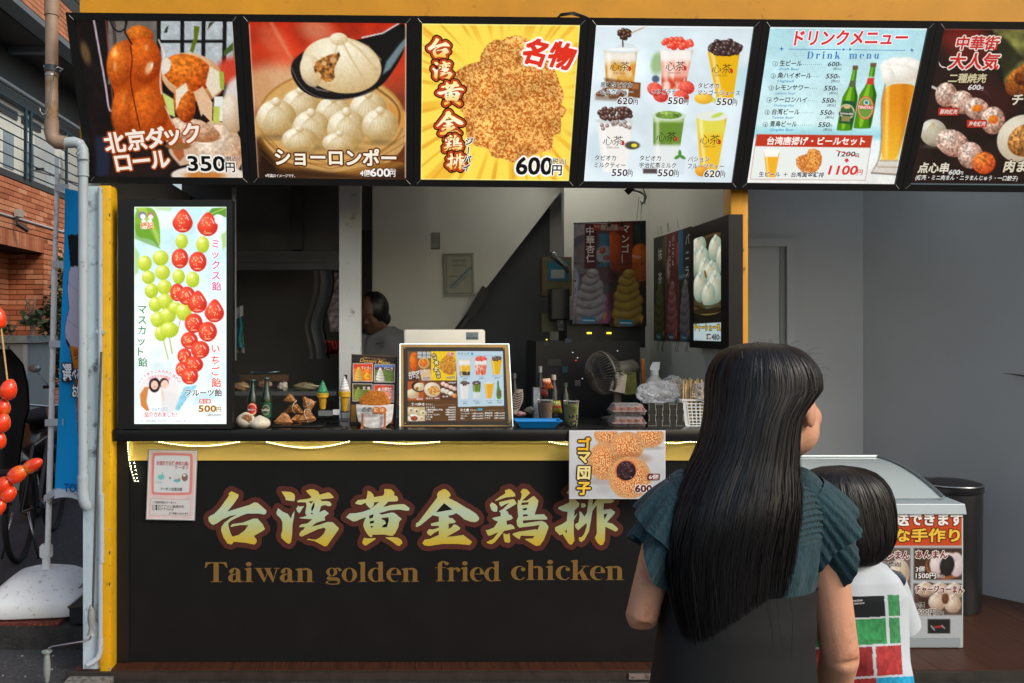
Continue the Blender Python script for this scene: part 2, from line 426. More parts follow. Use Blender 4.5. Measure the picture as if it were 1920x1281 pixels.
# ---------------------------------------------------------------- materials
M_black = mat('black_panel', C3(21,23,24), .6, spec=.16, n=.12, ns=9, bump=.02, bs=300)
M_counter = mat('counter_black', C3(24,24,25), .22, spec=.45, n=.1, ns=7)
M_frame = mat('frame_black', C3(24,24,25), .4, spec=.35, n=.1, ns=20)
M_yellow = mat('yellow_paint', C3(222,172,12), .5, n=.08, ns=14, bump=.08, bs=120, dirt=(C3(150,108,12), .05, 30))
M_yfascia = mat('yellow_fascia', C3(216,148,10), .65, n=.10, ns=5, bump=.05, bs=200, dirt=(C3(180,120,8), .05, 12))
M_ywood = mat('yellow_wood', C3(222,152,10), .6, n=.14, ns=10, stretch=(6,6,.5), bump=.2, bs=30, dirt=(C3(150,96,10), .05, 9))
M_wall = mat('inner_wall', C3(220,220,212), .55, n=.04, ns=3, bump=.03, bs=250)
M_wall2 = mat('bay_wall', C3(166,169,174), .6, n=.04, ns=2.5, bump=.03, bs=250)
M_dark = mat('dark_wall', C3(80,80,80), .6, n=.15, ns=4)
M_dark2 = mat('dark_steel', C3(80,81,83), .4, metal=.2, n=.2, ns=6)
M_pale = mat('pale_pillar', C3(206,210,208), .6, n=.04, ns=6, dirt=(C3(150,148,138), .1, 14), bump=.02, bs=100)
M_blue_wall = mat('pale_blue_paint', C3(190,212,224), .6, n=.05, ns=10, bump=.25, bs=160, dirt=(C3(105,112,116), .2, 14))
M_pipe = mat('grey_pipe', C3(166,180,190), .45, n=.05, ns=12, dirt=(C3(110,112,112), .12, 22))
M_brownpipe = mat('brown_pipe', C3(152,130,112), .55, n=.12, ns=8, dirt=(C3(120,88,30), .3, 13))
M_white = mat('white_plastic', C3(226,230,232), .45, n=.03, ns=10, dirt=(C3(120,118,112), .22, 16))
M_wplain = mat('white_clean', C3(226,228,228), .4, n=.03, ns=10)
M_steel = mat('steel', C3(170,172,175), .25, metal=1, n=.05)
M_wood = mat('brown_wood', C3(68,36,20), .5, n=.35, ns=14, stretch=(6,.35,1), dirt=(C3(48,26,14), .3, 30))
M_asphalt = mat('asphalt', C3(62,63,66), .8, n=.35, ns=60, bump=.6, bs=220, dirt=(C3(120,120,118), .1, 40))
M_blackp = mat('black_plastic', C3(28,28,29), .45, n=.1)
M_rubber = mat('rubber', C3(24,24,25), .8, n=.2)

# ---------------------------------------------------------------- ground, deck, walls
g = MB().sheet(lambda u, v: (-300+600*u, -300+600*v, -.004), 8, 8)
S('ground', g, M_asphalt)
S('pavement', MB().box(-1.56, 3.7, 3.3, 3.62, -.004, .006), mat('concrete_edge', C3(105,106,104), .85, n=.3, ns=30, bump=.5, bs=120, dirt=(C3(34,34,34), .75, 16)))
k = MB()
for i in range(60):
    t = i/60.0; x = -1.5+2.86*t
    w = 3.585+.006*math.sin(i*1.7)+.004*math.sin(i*4.1)
    k.add([(x,3.25,.0095),(x+.0480,3.25,.0095),(x+.0480,w+.003*math.sin((i+1)*2.3),.0095),(x,w+.003*math.sin(i*2.3),.0095)], [(0,1,2,3)])
S('painted_stripe', k, mat('red_road_paint', C3(214,58,26), .6, n=.15, ns=20, dirt=(C3(60,40,36), .2, 25)))
deck = bpy.data.objects.new('deck_floor', None); COL.objects.link(deck); deck['kind'] = 'structure'
random.seed(3)
x = -1.49; i = 0
while x < 3.55:
    w = .12; x1 = min(x+w, 3.55)
    MB().box(x, x1-.0015, 3.655, 5.9, .02, .05+random.uniform(0, .0006)).build('plank', M_wood, deck); x = x1
bx('edge_strip', mat('deck_edge', C3(48,44,40), .5, n=.3, ns=15), deck, -1.52, 3.56, 3.635, 3.655, .0, .046)
S('back_wall', MB().box(-1.5, 2.05, 5.6, 5.7, 0, 2.9), M_wall)
S('ceiling', MB().box(-1.55, 4.0, 3.86, 6.6, 2.72, 2.8), mat('ceiling_paint', C3(120,120,118), .8, n=.05))
S('side_wall', MB().box(-1.452, -1.40, 3.741, 5.7, 0, 2.5), M_wall)
# wall between the kitchen and the open bay on the right
S('partition_wall', MB().box(1.565, 1.63, 3.84, 5.05, 0, 2.72), M_wall)
S('rear_wall', MB().box(1.03, 1.565, 5.02, 5.1, 0, 2.72), M_wall)
S('bay_back_wall', MB().box(1.63, 3.012, 5.2, 5.3, 0, 2.72), M_wall2)
a, b = Vector((3.01, 5.2, 0)), Vector((3.9, 4.12, 0)); nn = Vector((.09, .07, 0)); up = Vector((0, 0, 2.72))
S('bay_side_wall', MB().hexa([a, b, b+nn, a+nn], [a+up, b+up, b+nn+up, a+nn+up]), M_wall2)
S('wall_above', MB().box(-1.505, 4.2, 3.76, 3.84, 2.5, 3.9), M_yfascia)
S('rear_slab', MB().box(-1.45, 4.2, 3.86, 6.6, 2.82, 6), mat('upper_storey', C3(120,118,114), .8))
# wall edge beside the yellow post
S('wall_edge', MB().box(-1.452, -1.374, 3.665, 3.74, 0, 2.262), M_blue_wall)
# stair soffit: a slab crossing the kitchen's back wall, light above its diagonal edge
d0 = 5.25
pts = [P(700,250,d0), P(1138,250,d0), P(1052,360,d0), P(1048,364,d0), P(852,617,d0), P(800,684,d0), P(700,684,d0)]
th = Vector((0, .05, 0))
st = MB(); n = len(pts); st.add(pts+[p+th for p in pts], [tuple(range(n))]+[tuple(range(2*n-1, n-1, -1))]+[(i, i+n, (i+1) % n+n, (i+1) % n) for i in range(n)])
S('stair_wall', st, M_wall)
S('stair_side_wall', MB().box(-.18, .2, 5.22, 5.3, 0, 2.7), M_wall)
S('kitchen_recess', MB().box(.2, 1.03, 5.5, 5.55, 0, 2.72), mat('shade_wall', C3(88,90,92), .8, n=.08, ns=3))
t = thing('stair_rail', 'black end block of the rail on the diagonal stair edge', 'handrail', P(895,570,5.2))
MB().bar(P(881,592,5.2), P(911,540,5.2), .055, .03, up=(0,1,0)).build('end_block', M_blackp, t)
MB().bar(P(846,640,5.2), P(881,592,5.2), .018, .018, up=(0,1,0)).build('rail', M_dark, t)
# door recess on the bay's back wall
t = thing('bay_door', 'flat grey door with thin frame in the right bay wall', 'door', (2.2, 5.19, 0))
zt = P(0, 448, 5.18).z
bx('door_leaf', M_wall2, t, 1.64, 2.50, 5.188, 5.199, .05, zt-.03)
bx('door_frame', M_wall2, t, 2.50, 2.555, 5.165, 5.199, .05, zt); bx('door_frame', M_wall2, t, 1.64, 2.50, 5.165, 5.199, zt-.05, zt)
bx('gasket', mat('gasket', C3(120,126,128), .6), t, 2.462, 2.4995, 5.182, 5.187, .05, zt-.05)
def tube_lamp(name, label, p0, p1, e, col):
    t = thing(name, label, 'lamp', (Vector(p0)+Vector(p1))/2)
    MB().tube([p0, p1], .014, 10).build('tube', mat(name+'_light', col, emit=e), t, smooth=40)
    a, b_ = Vector(p0)+Vector((0,0,.035)), Vector(p1)+Vector((0,0,.035)); MB().bar(a, b_, .06, .03).build('housing', M_wplain, t)
    for q in (p0, p1): MB().bar(Vector(q)+Vector((0,0,-.016)), Vector(q)+Vector((0,0,.02)), .022).build('lamp_holder', M_wplain, t)
tube_lamp('kitchen_lamp', 'fluorescent tube under the kitchen ceiling behind the menu boxes', (.72,4.55,2.63), (1.32,4.55,2.63), 26.0, (1,.97,.86))
tube_lamp('bay_lamp', 'bluish fluorescent tube under the ceiling of the right bay', (2.75,4.25,2.63), (3.25,4.25,2.63), 20.0, (.72,.9,1.0))
# pillar and dark door behind it
tag(bx('pillar', M_pale, None, P(636,0,4.22).x, P(676,0,4.22).x, 4.22, 4.35, 0, 2.7), 'pale square pillar standing behind the counter left of the white register', 'pillar')
tag(bx('door_opening', mat('void_dark', C3(40,40,42), .9), None, P(677,0,5.2).x, P(697,0,5.2).x, 5.18, 5.215, .6, P(0,432,5.2).z), 'narrow dark door opening right beside the pale pillar', 'door')
# kitchen hood and dark equipment on the left
t = thing('range_hood', 'dark steel range hood filling the upper left of the kitchen', 'range hood', (-.7, 4.8, 1.9))
bx('canopy', M_dark2, t, -1.02, -.37, 4.78, 5.35, P(0,470,4.78).z, 2.7)
bx('lip', M_dark2, t, -1.03, -.365, 4.74, 4.79, P(0,506,4.75).z, P(0,471,4.75).z)
bx('duct', mat('duct_steel', C3(60,61,62), .4, metal=.3), t, P(545,0,4.7).x, P(566,0,4.7).x, 4.70, 4.775, P(0,468,4.7).z, 2.7)
for i in range(2): bx('rail', M_dark2, t, -1.0, -.42, 4.73+i*.004, 4.737+i*.004, P(0,492-10*i,4.75).z-.003, P(0,492-10*i,4.75).z)
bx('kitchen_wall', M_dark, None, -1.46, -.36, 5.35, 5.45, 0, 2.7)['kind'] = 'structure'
t = thing('wavy_curtain', 'wavy grey plastic curtain hanging left of the pale pillar', 'curtain', P(610,580,4.68))
for nm, xa, xb, yy, mm in (('fold', 582, 594, 4.70, mat('cur1', C3(66,64,62), .5)), ('fold', 594, 612, 4.69, mat('cur2', C3(56,64,70), .45)), ('fold', 611, 619, 4.70, mat('cur3', C3(20,22,26), .5))):
    def fn(u, v, xa=xa, xb=xb, yy=yy):
        s = 8*math.exp(-((v-.12)/.22)**2)-11*math.exp(-((v-.62)/.2)**2)
        return P(xa+(xb-xa)*u+s, 508+165*v, yy+.01*math.sin(u*3))
    MB().sheet(fn, 4, 26).build(nm, mm, t, smooth=True)
tag(MB().sheet(lambda u, v: P(619+17*u-14*math.exp(-((v-.45)/.25)**2)*(1-u), 512+110*v, 4.72+.006*math.sin(v*30+u*9)), 8, 40).build('steam_panel', mat('marbled', C3(120,112,118), .4, n=.6, ns=14, stretch=(1,1,3)), None, smooth=True), 'marbled grey plastic sheet between the curtain and pillar', 'sheet')
pp = MB()
random.seed(5)
for i in range(38):
    x = random.uniform(614, 636); h = random.uniform(4, 26)
    pp.tube([P(x, 664, 4.66), P(x+random.uniform(-3,3), 664-h, 4.66)], .007, 5)
tag(pp.build('pepper_bundle', mat('chilli_red', C3(176,48,34), .4, n=.4, ns=40), None, smooth=True), 'bundle of red dried chillies at the foot of the pillar', 'chillies', kind='stuff')
t = thing('apron', 'teal and grey cloth hanging just right of the fruit sign', 'cloth', P(448,620,4.5))
MB().sheet(lambda u, v: P(443+13*u*(.7+.5*v)+2*math.sin(v*6), 590+62*v, 4.5+.015*math.sin(u*9)), 6, 16).build('teal_cloth', mat('teal_cloth', C3(30,112,122), .8, n=.3, ns=30), t, smooth=True)
MB().sheet(lambda u, v: P(444+14*u*(.8+.3*v), 618+44*v, 4.53+.015*math.sin(u*7)), 6, 10).build('grey_cloth', mat('grey_cloth', C3(112,112,122), .8, n=.3, ns=30), t, smooth=True)
MB().sheet(lambda u, v: P(443+13*u, 572+20*v+6*(1-u), 4.49+.01*math.sin(u*9)), 4, 4).build('collar', mat('pale_cloth', C3(150,158,164), .8), t, smooth=True)
tag(MB().bar(P(439,352,3.9), P(439,676,3.9), .018, .02, up=(0,1,0)).build('door_rail', mat('alu', C3(150,152,156), .4, metal=.5, n=.2, ns=6, stretch=(1,1,4)), None), 'thin aluminium upright at the right edge of the fruit sign', 'upright')
# socket plate, wall notice
t = thing('socket_plate', 'blank square cover plate on the kitchen wall', 'cover plate', P(809,451,5.24))
bx('plate', mat('plate', C3(138,138,134), .7), t, P(795,0,5.24).x, P(824,0,5.24).x, 5.238, 5.249, P(0,466,5.24).z, P(0,437,5.24).z)
bx('plate_shadow_gap', mat('gap', C3(60,60,58), .8), t, P(794,0,5.24).x, P(825,0,5.24).x, 5.2465, 5.2495, P(0,467,5.24).z, P(0,436,5.24).z)

# yellow posts
def flakes(x0, x1, y, z0, z1, nf, col, parent, seed):
    random.seed(seed); f = MB()
    for i in range(nf):
        x, z = random.choice([x0, x1])+random.uniform(-.003,.003), random.uniform(z0, z1); r = random.uniform(.002, .006); q = []
        for k in range(7):
            a = 2*PI*k/7; rr = r*random.uniform(.5,1.1); q.append((min(max(x+rr*math.cos(a), x0+.0005), x1-.0005), y, z+rr*1.9*math.sin(a)))
        f.add(q, [tuple(range(7))])
    o = f.build('paint_chip', col, parent); o['kind'] = 'stuff'; return o
t = thing('yellow_post', 'worn yellow corner post between the pale blue wall and black front', 'post', (-1.33, 3.66, 0))
bx('shaft', M_yellow, t, -1.371, -1.321, 3.65, 3.74, .03, 2.262, bevel=.002)
flakes(-1.371, -1.321, 3.6492, .05, 2.25, 34, mat('bare_blue', C3(120,150,176), .6), t, 4)
flakes(-1.371, -1.321, 3.6490, .03, 2.25, 40, mat('rust', C3(70,46,20), .8), t, 9)
MB().box(-1.372, -1.318, 3.647, 3.742, .0, .03).build('foot_plate', mat('rusty', C3(60,42,26), .8, n=.5, ns=40, bump=.6), t)
t = thing('wooden_yellow_post', 'yellow wooden post right of the white dumpling lightbox', 'post', (1.59, 3.75, 0))
bx('shaft', M_ywood, t, 1.55, 1.632, 3.75, 3.83, .05, 2.5, bevel=.002)
wr = MB()
for (x, y) in ((1394,470),(1391,480),(1396,505),(1392,512)):
    p = P(x, y, 3.748); wr.bar(p+Vector((-.006,0,.004)), p+Vector((.006,0,.008)), .002, .001).bar(p+Vector((0,0,.01)), p+Vector((-.002,0,-.006)), .002, .001).bar(p+Vector((-.005,0,-.002)), p+Vector((.006,0,-.001)), .002, .001)
wr.build('pencil_writing', mat('pencil', C3(120,82,20), .8), t)['kind'] = 'stuff'

# ---------------------------------------------------------------- the counter
ct = thing('counter', 'black stall counter with yellow band and gold chinese lettering', 'counter', (0, 3.74, .05))
XR = 1.549
bx('worktop', M_counter, ct, -1.319, XR, 3.665, 4.16, P(0,828,3.665).z, P(0,806,3.665).z, bevel=.003)
zb0, zb1 = P(0,863,3.74).z, P(0,828,3.74).z+.02
bx('yellow_band', mat('band_yellow', C3(222,190,96), .45, n=.05, ns=6), ct, P(243,0,3.735).x, XR, 3.732, 3.76, zb0, zb1)
bx('front_panel', M_black, ct, -1.3195, XR, 3.74, 3.79, .052, zb1)
bx('side_trim', M_frame, ct, -1.3195, P(243,0,3.735).x-.002, 3.728, 3.739, .052, zb1)
# LED tape sagging under the worktop
led = mat('led_light', (1.0, 1.0, .50), emit=50)
tape = mat('led_tape', C3(120,116,70), .4)
lt = thing('led_strip', 'sagging LED light tape glowing under the black counter edge', 'light strip', (0, 3.7, 1.09))
def sag(px):
    for x0, x1, d in ((243,295,-1),(295,452,8.5),(452,497,-1),(497,655,11.5),(655,700,-1),(700,826,4),(826,1030,-2),(1030,1098,5),(1098,1236,3),(1236,1290,3.5),(1290,1403,3)):
        if x0 <= px <= x1: return d*math.sin(PI*(px-x0)/(x1-x0)) if d > 0 else -1
    return 0
bd = MB(); px = 246
while px < 1400:
    p = P(px, 828+sag(px), 3.705)
    p.z = min(p.z, P(0,828,3.665).z-.003); bd.ell(p, .0015, .0015, .0015, 5, 3)
    px += 5.3
for i in range(14):
    t = i/13; p = P(240+13*t*t, 830+72*t, 3.722); bd.ell(p, .0015, .0015, .0015, 5, 3)
for i in range(6): bd.ell(P(252+i*1.3, 868+i*7, 3.725), .0014, .0014, .0014, 6, 4)
o = bd.build('bead', led, lt); o['kind'] = 'stuff'
tp = [P(px, 829+sag(px), 3.711) for px in range(246, 1402, 6)]
MB().tube(tp, .0014, 5).build('tape', tape, lt)
MB().tube([P(239+13*(i/12)**2, 829+74*i/12, 3.727) for i in range(13)], .0018, 5).build('tape_end', mat('led_tape2', C3(150,150,120), .4), lt)

# traced sign letters
K1, K3 = 1/7.385, 1/6.857
TAI = [[(400,155),(450,178),(500,205),(490,245),(420,345),(340,440),(480,395),(650,345),(715,310),(760,315),(820,365),(885,425),(880,465),(850,480),(780,465),(620,465),(520,500),(400,560),(355,600),(360,650),(385,730),(410,785),(500,760),(580,700),(635,625),(520,625),(440,640),(395,650),(385,640),(410,610),(560,590),(700,535),(760,535),(830,610),(865,680),(840,700),(710,775),(750,830),(745,870),(715,895),(600,870),(430,855),(410,885),(390,893),(345,880),(290,800),(255,700),(260,650),(300,595),(380,530),(480,480),(380,500),(280,545),(200,600),(150,622),(120,610),(85,570),(80,520),(100,500),(160,470),(240,390),(320,280),(365,215),(360,185)]]
WAN = [[[(1090,157),(1215,165),(1265,190),(1280,225),(1275,280),(1260,295),(1150,278),(1145,245)]],
 [[(1045,390),(1110,440),(1180,470),(1225,535),(1240,480),(1275,425),(1265,510),(1245,620),(1240,750),(1225,860),(1200,885),(1160,870),(1090,800),(1085,765),(1105,690),(1105,580),(1080,530),(1030,485),(1022,450)]],
 [[(1325,355),(1345,368),(1405,360),(1340,462),(1310,435),(1295,400)]],
 [[(1430,150),(1490,127),(1540,130),(1600,160),(1620,205),(1735,172),(1765,180),(1815,235),(1810,250),(1700,262),(1625,270),(1650,292),(1700,290),(1760,300),(1785,335),(1775,360),(1740,362),(1690,345),(1640,362),(1620,430),(1612,448),(1690,415),(1750,462),(1690,510),(1697,560),(1640,570),(1560,600),(1510,645),(1620,620),(1730,580),(1800,585),(1885,665),(1880,690),(1780,830),(1720,915),(1680,918),(1640,895),(1550,845),(1445,828),(1455,812),(1560,828),(1620,800),(1680,740),(1705,680),(1680,660),(1600,680),(1480,735),(1370,785),(1340,770),(1338,745),(1370,700),(1395,690),(1415,650),(1340,655),(1340,635),(1370,615),(1450,600),(1520,545),(1345,530),(1340,522),(1400,508),(1440,495),(1420,460),(1430,400),(1440,350),(1430,310),(1310,308),(1310,290),(1340,275),(1460,260),(1510,240)],
  [(1465,298),(1540,290),(1500,330)],[(1530,325),(1552,315),(1545,380),(1512,440),(1502,400)],[(1502,452),(1530,457),(1515,478),(1500,472)]]]
OU = [[[(365,148),(410,165),(445,205),(452,238),(580,215),(598,175),(592,130),(620,125),(690,130),(738,180),(725,210),(770,225),(790,270),(770,295),(650,300),(580,375),(700,345),(840,333),(880,340),(945,390),(935,425),(900,425),(800,410),(660,420),(520,462),(560,480),(700,450),(740,458),(835,540),(800,580),(790,650),(745,740),(710,772),(660,770),(600,755),(430,758),(430,780),(410,795),(370,765),(330,700),(305,640),(310,590),(340,515),(260,545),(200,572),(160,573),(120,550),(62,517),(115,463),(200,460),(300,440),(400,405),(470,350),(525,303),(455,310),(448,355),(410,398),(380,380),(345,340),(335,315),(270,345),(195,330),(195,315),(230,278),(340,265),(352,245)],
  [(383,495),(445,475),(440,520),(388,540)],[(390,575),(455,560),(450,595),(400,608)],[(402,640),(450,635),(415,668)],[(555,525),(655,515),(655,570),(630,655),(560,658),(575,630),(620,600),(600,560),(565,550)]],
 [[(315,800),(360,808),(470,805),(480,815),(400,870),(335,910),(295,885),(290,860)]],[[(605,795),(700,790),(780,797),(830,830),(848,875),(800,915),(770,905),(700,850)]]]
GON = [[[(1415,125),(1450,130),(1500,175),(1515,215),(1485,250),(1600,305),(1720,380),(1780,410),(1870,470),(1910,525),(1900,560),(1850,585),(1780,575),(1700,545),(1640,490),(1590,460),(1550,480),(1480,495),(1495,525),(1540,530),(1585,575),(1570,595),(1485,605),(1485,680),(1530,650),(1555,615),(1590,620),(1645,660),(1640,685),(1460,788),(1560,780),(1690,762),(1810,855),(1780,900),(1600,885),(1400,885),(1210,915),(1150,905),(1120,875),(1155,825),(1230,815),(1350,760),(1350,700),(1290,730),(1235,775),(1190,745),(1185,720),(1215,680),(1270,685),(1350,660),(1350,635),(1245,635),(1238,605),(1350,575),(1350,510),(1265,488),(1180,560),(1100,625),(1050,652),(1030,645),(1035,600),(1070,580),(1330,240),(1325,200),(1345,165)],[(1422,320),(1540,410),(1305,450)]]]
KEI = [[[(375,115),(400,125),(450,175),(455,210),(420,215),(330,225),(195,272),(195,262),(250,220),(320,175),(325,150),(315,135)]],[[(150,287),(200,310),(225,350),(220,405),(180,410),(145,385),(125,320)]],
 [[(245,285),(420,245),(445,255),(470,305),(380,360),(330,385),(360,415),(370,445),(400,450),(422,490),(400,510),(340,525),(345,575),(400,570),(430,590),(450,625),(310,655),(240,740),(190,800),(150,825),(100,815),(80,800),(170,755),(235,670),(130,715),(100,712),(72,645),(110,640),(180,610),(230,535),(190,520),(155,495),(180,480),(265,465),(265,425),(245,400),(300,370),(375,295),(330,310),(270,345),(250,320)]],
 [[(300,685),(345,700),(380,683),(390,790),(370,808),(320,800),(305,760)]],
 [[(520,150),(550,112),(600,118),(645,165),(600,210),(540,265),(600,265),(680,208),(700,210),(750,265),(740,330),(700,445),(820,440),(865,485),(860,508),(700,510),(550,520),(555,560),(640,545),(790,525),(840,545),(882,600),(870,640),(820,770),(770,840),(720,848),(670,820),(580,765),(585,755),(680,750),(700,720),(540,715),(520,720),(510,762),(470,745),(415,700),(420,690),(490,665),(720,632),(740,640),(765,575),(700,590),(550,605),(510,615),(480,590),(468,530),(490,470),(480,330),(490,250),(510,270),(530,220),(535,180)],
  [(535,290),(625,285),(620,315),(530,325)],[(540,370),(605,355),(600,385),(560,392)],[(550,445),(600,440),(625,462),(550,470)]]]
PAI = [[[(1110,160),(1145,125),(1200,130),(1220,170),(1230,260),(1280,300),(1270,340),(1215,390),(1210,470),(1255,425),(1205,520),(1205,700),(1215,780),(1175,835),(1140,820),(1100,760),(1060,695),(1025,712),(965,650),(965,610),(1060,565),(1115,525),(1125,410),(1060,400),(1005,370),(1010,350),(1145,290),(1150,230),(1140,190)],[(1090,660),(1115,635),(1115,690)]],
 [[(1300,300),(1345,300),(1365,330),(1340,355),(1300,355)]],
 [[(1275,405),(1300,410),(1340,470),(1370,430),(1395,270),(1390,160),(1440,160),(1450,250),(1445,330),(1505,240),(1500,150),(1560,120),(1600,150),(1590,240),(1725,255),(1725,270),(1690,295),(1590,300),(1585,385),(1680,370),(1735,410),(1730,430),(1630,545),(1700,560),(1775,625),(1765,650),(1740,663),(1610,600),(1605,780),(1580,830),(1550,840),(1510,810),(1475,745),(1500,690),(1500,320),(1445,400),(1425,520),(1400,660),(1340,770),(1300,800),(1275,780),(1270,740),(1310,730),(1340,690),(1370,600),(1370,550),(1260,648),(1225,610),(1220,570),(1265,545),(1280,470)],[(1590,440),(1640,430),(1600,510)]]]
# (glyph, scale, photo x, photo y, rough box centre x,y and height in photo px)
BRUSH = [([TAI], K1, 380, 900), (WAN, K1, 380, 900), (OU, K1, 640, 900), (GON, K1, 640, 900), (KEI, K3, 900, 900), (PAI, K3, 900, 900)]
def brush(pr, idx, cx, cy, h, col, grad=None, halo=None):
    """place traced character idx centred at cx,cy with height h in a print's drawing units"""
    G, k, ox, oy = BRUSH[idx]
    xs = [x for g in G for x, y in g[0]]; ys = [y for g in G for x, y in g[0]]
    sc = h/(max(ys)-min(ys)); mx, my = (max(xs)+min(xs))/2, (max(ys)+min(ys))/2
    if halo:
        for g in G: pr.outline(g, None, halo=halo, sx=sc, ox=cx-mx*sc, oy=cy-my*sc)
        pr.k += 1
    gr = [(cy-h/2, grad[0]), (cy, grad[1]), (cy+h/2, grad[2])] if grad else None
    for g in G: pr.outline(g, col, gr, sx=sc, ox=cx-mx*sc, oy=cy-my*sc)
dpan = 3.7385
VM = vmat('flat_print', 0, .5, .3)
GG = [(915, (214,186,66)), (945, (196,204,150)), (960, (180,204,184)), (985, (184,196,140)), (1025, (206,172,40))]
for gi, (G, k, ox, oy) in enumerate(BRUSH):
    sub = [[(x*k+ox, y*k+oy) for x, y in lp] for g in G for lp in g]
    xs = [p[0] for l in sub for p in l]; ys = [p[1] for l in sub for p in l]
    x0, x1, y0, y1 = min(xs)-12, max(xs)+12, min(ys)-12, max(ys)+12
    pr = Print([(x0,y0),(x1,y0),(x1,y1),(x0,y1)], P(x0,y0,dpan), P(x1,y0,dpan), P(x0,y1,dpan), 2, 2, off=.0006)
    for g in G:
        pr.outline(g, None, halo=[(9.8, (84,42,34))], sx=k, ox=ox, oy=oy)
    pr.k += 1
    for g in G: pr.outline(g, None, halo=[(.9, (66,38,28))], sx=k, ox=ox, oy=oy)
    pr.k += 1
    for g in G: pr.outline(g, (206,196,120), grad=GG, sx=k, ox=ox, oy=oy)
    me = bpy.data.meshes.new('sign_letter'); me.from_pydata(pr.tv, [], pr.tf); setcol(me, np.array(pr.tc)); link('sign_letter', me, VM, ct)

# serif letters of the english line: strokes in a unit square, baseline 0, x-height .66, cap .93
def ellpts(cx, cy, rx, ry, a0=0, a1=360, n=26):
    return [(cx+rx*math.cos(math.radians(a0+(a1-a0)*i/n)), cy+ry*math.sin(math.radians(a0+(a1-a0)*i/n))) for i in range(n+1)]
def ring(cx, cy, rx, ry, tx, ty): return [ellpts(cx, cy, rx, ry)[:-1], ellpts(cx, cy, rx-tx, ry-ty)[:-1]]
def arc(cx, cy, rx, ry, tx, ty, a0, a1): return [ellpts(cx, cy, rx, ry, a0, a1)+ellpts(cx, cy, rx-tx, ry-ty, a1, a0)]
def rc(x0, y0, x1, y1): return [[(x0,y0),(x1,y0),(x1,y1),(x0,y1)]]
def serif(x0, x1, y): return rc(x0, y, x1, y+.028)
def stem(x, w, y0, y1, sb=1, flag=1):
    r = [rc(x, y0, x+w, y1)]
    if sb: r += [serif(x-.07, x+w+.07, y0), [[(x-.03,y0+.028),(x+w+.03,y0+.028),(x+w,y0+.07),(x,y0+.07)]]]
    if flag: r += [[[(x-.08,y1-.035),(x-.08,y1-.06),(x,y1-.11),(x+w,y1),(x+w-.04,y1+.015)]]]
    return r
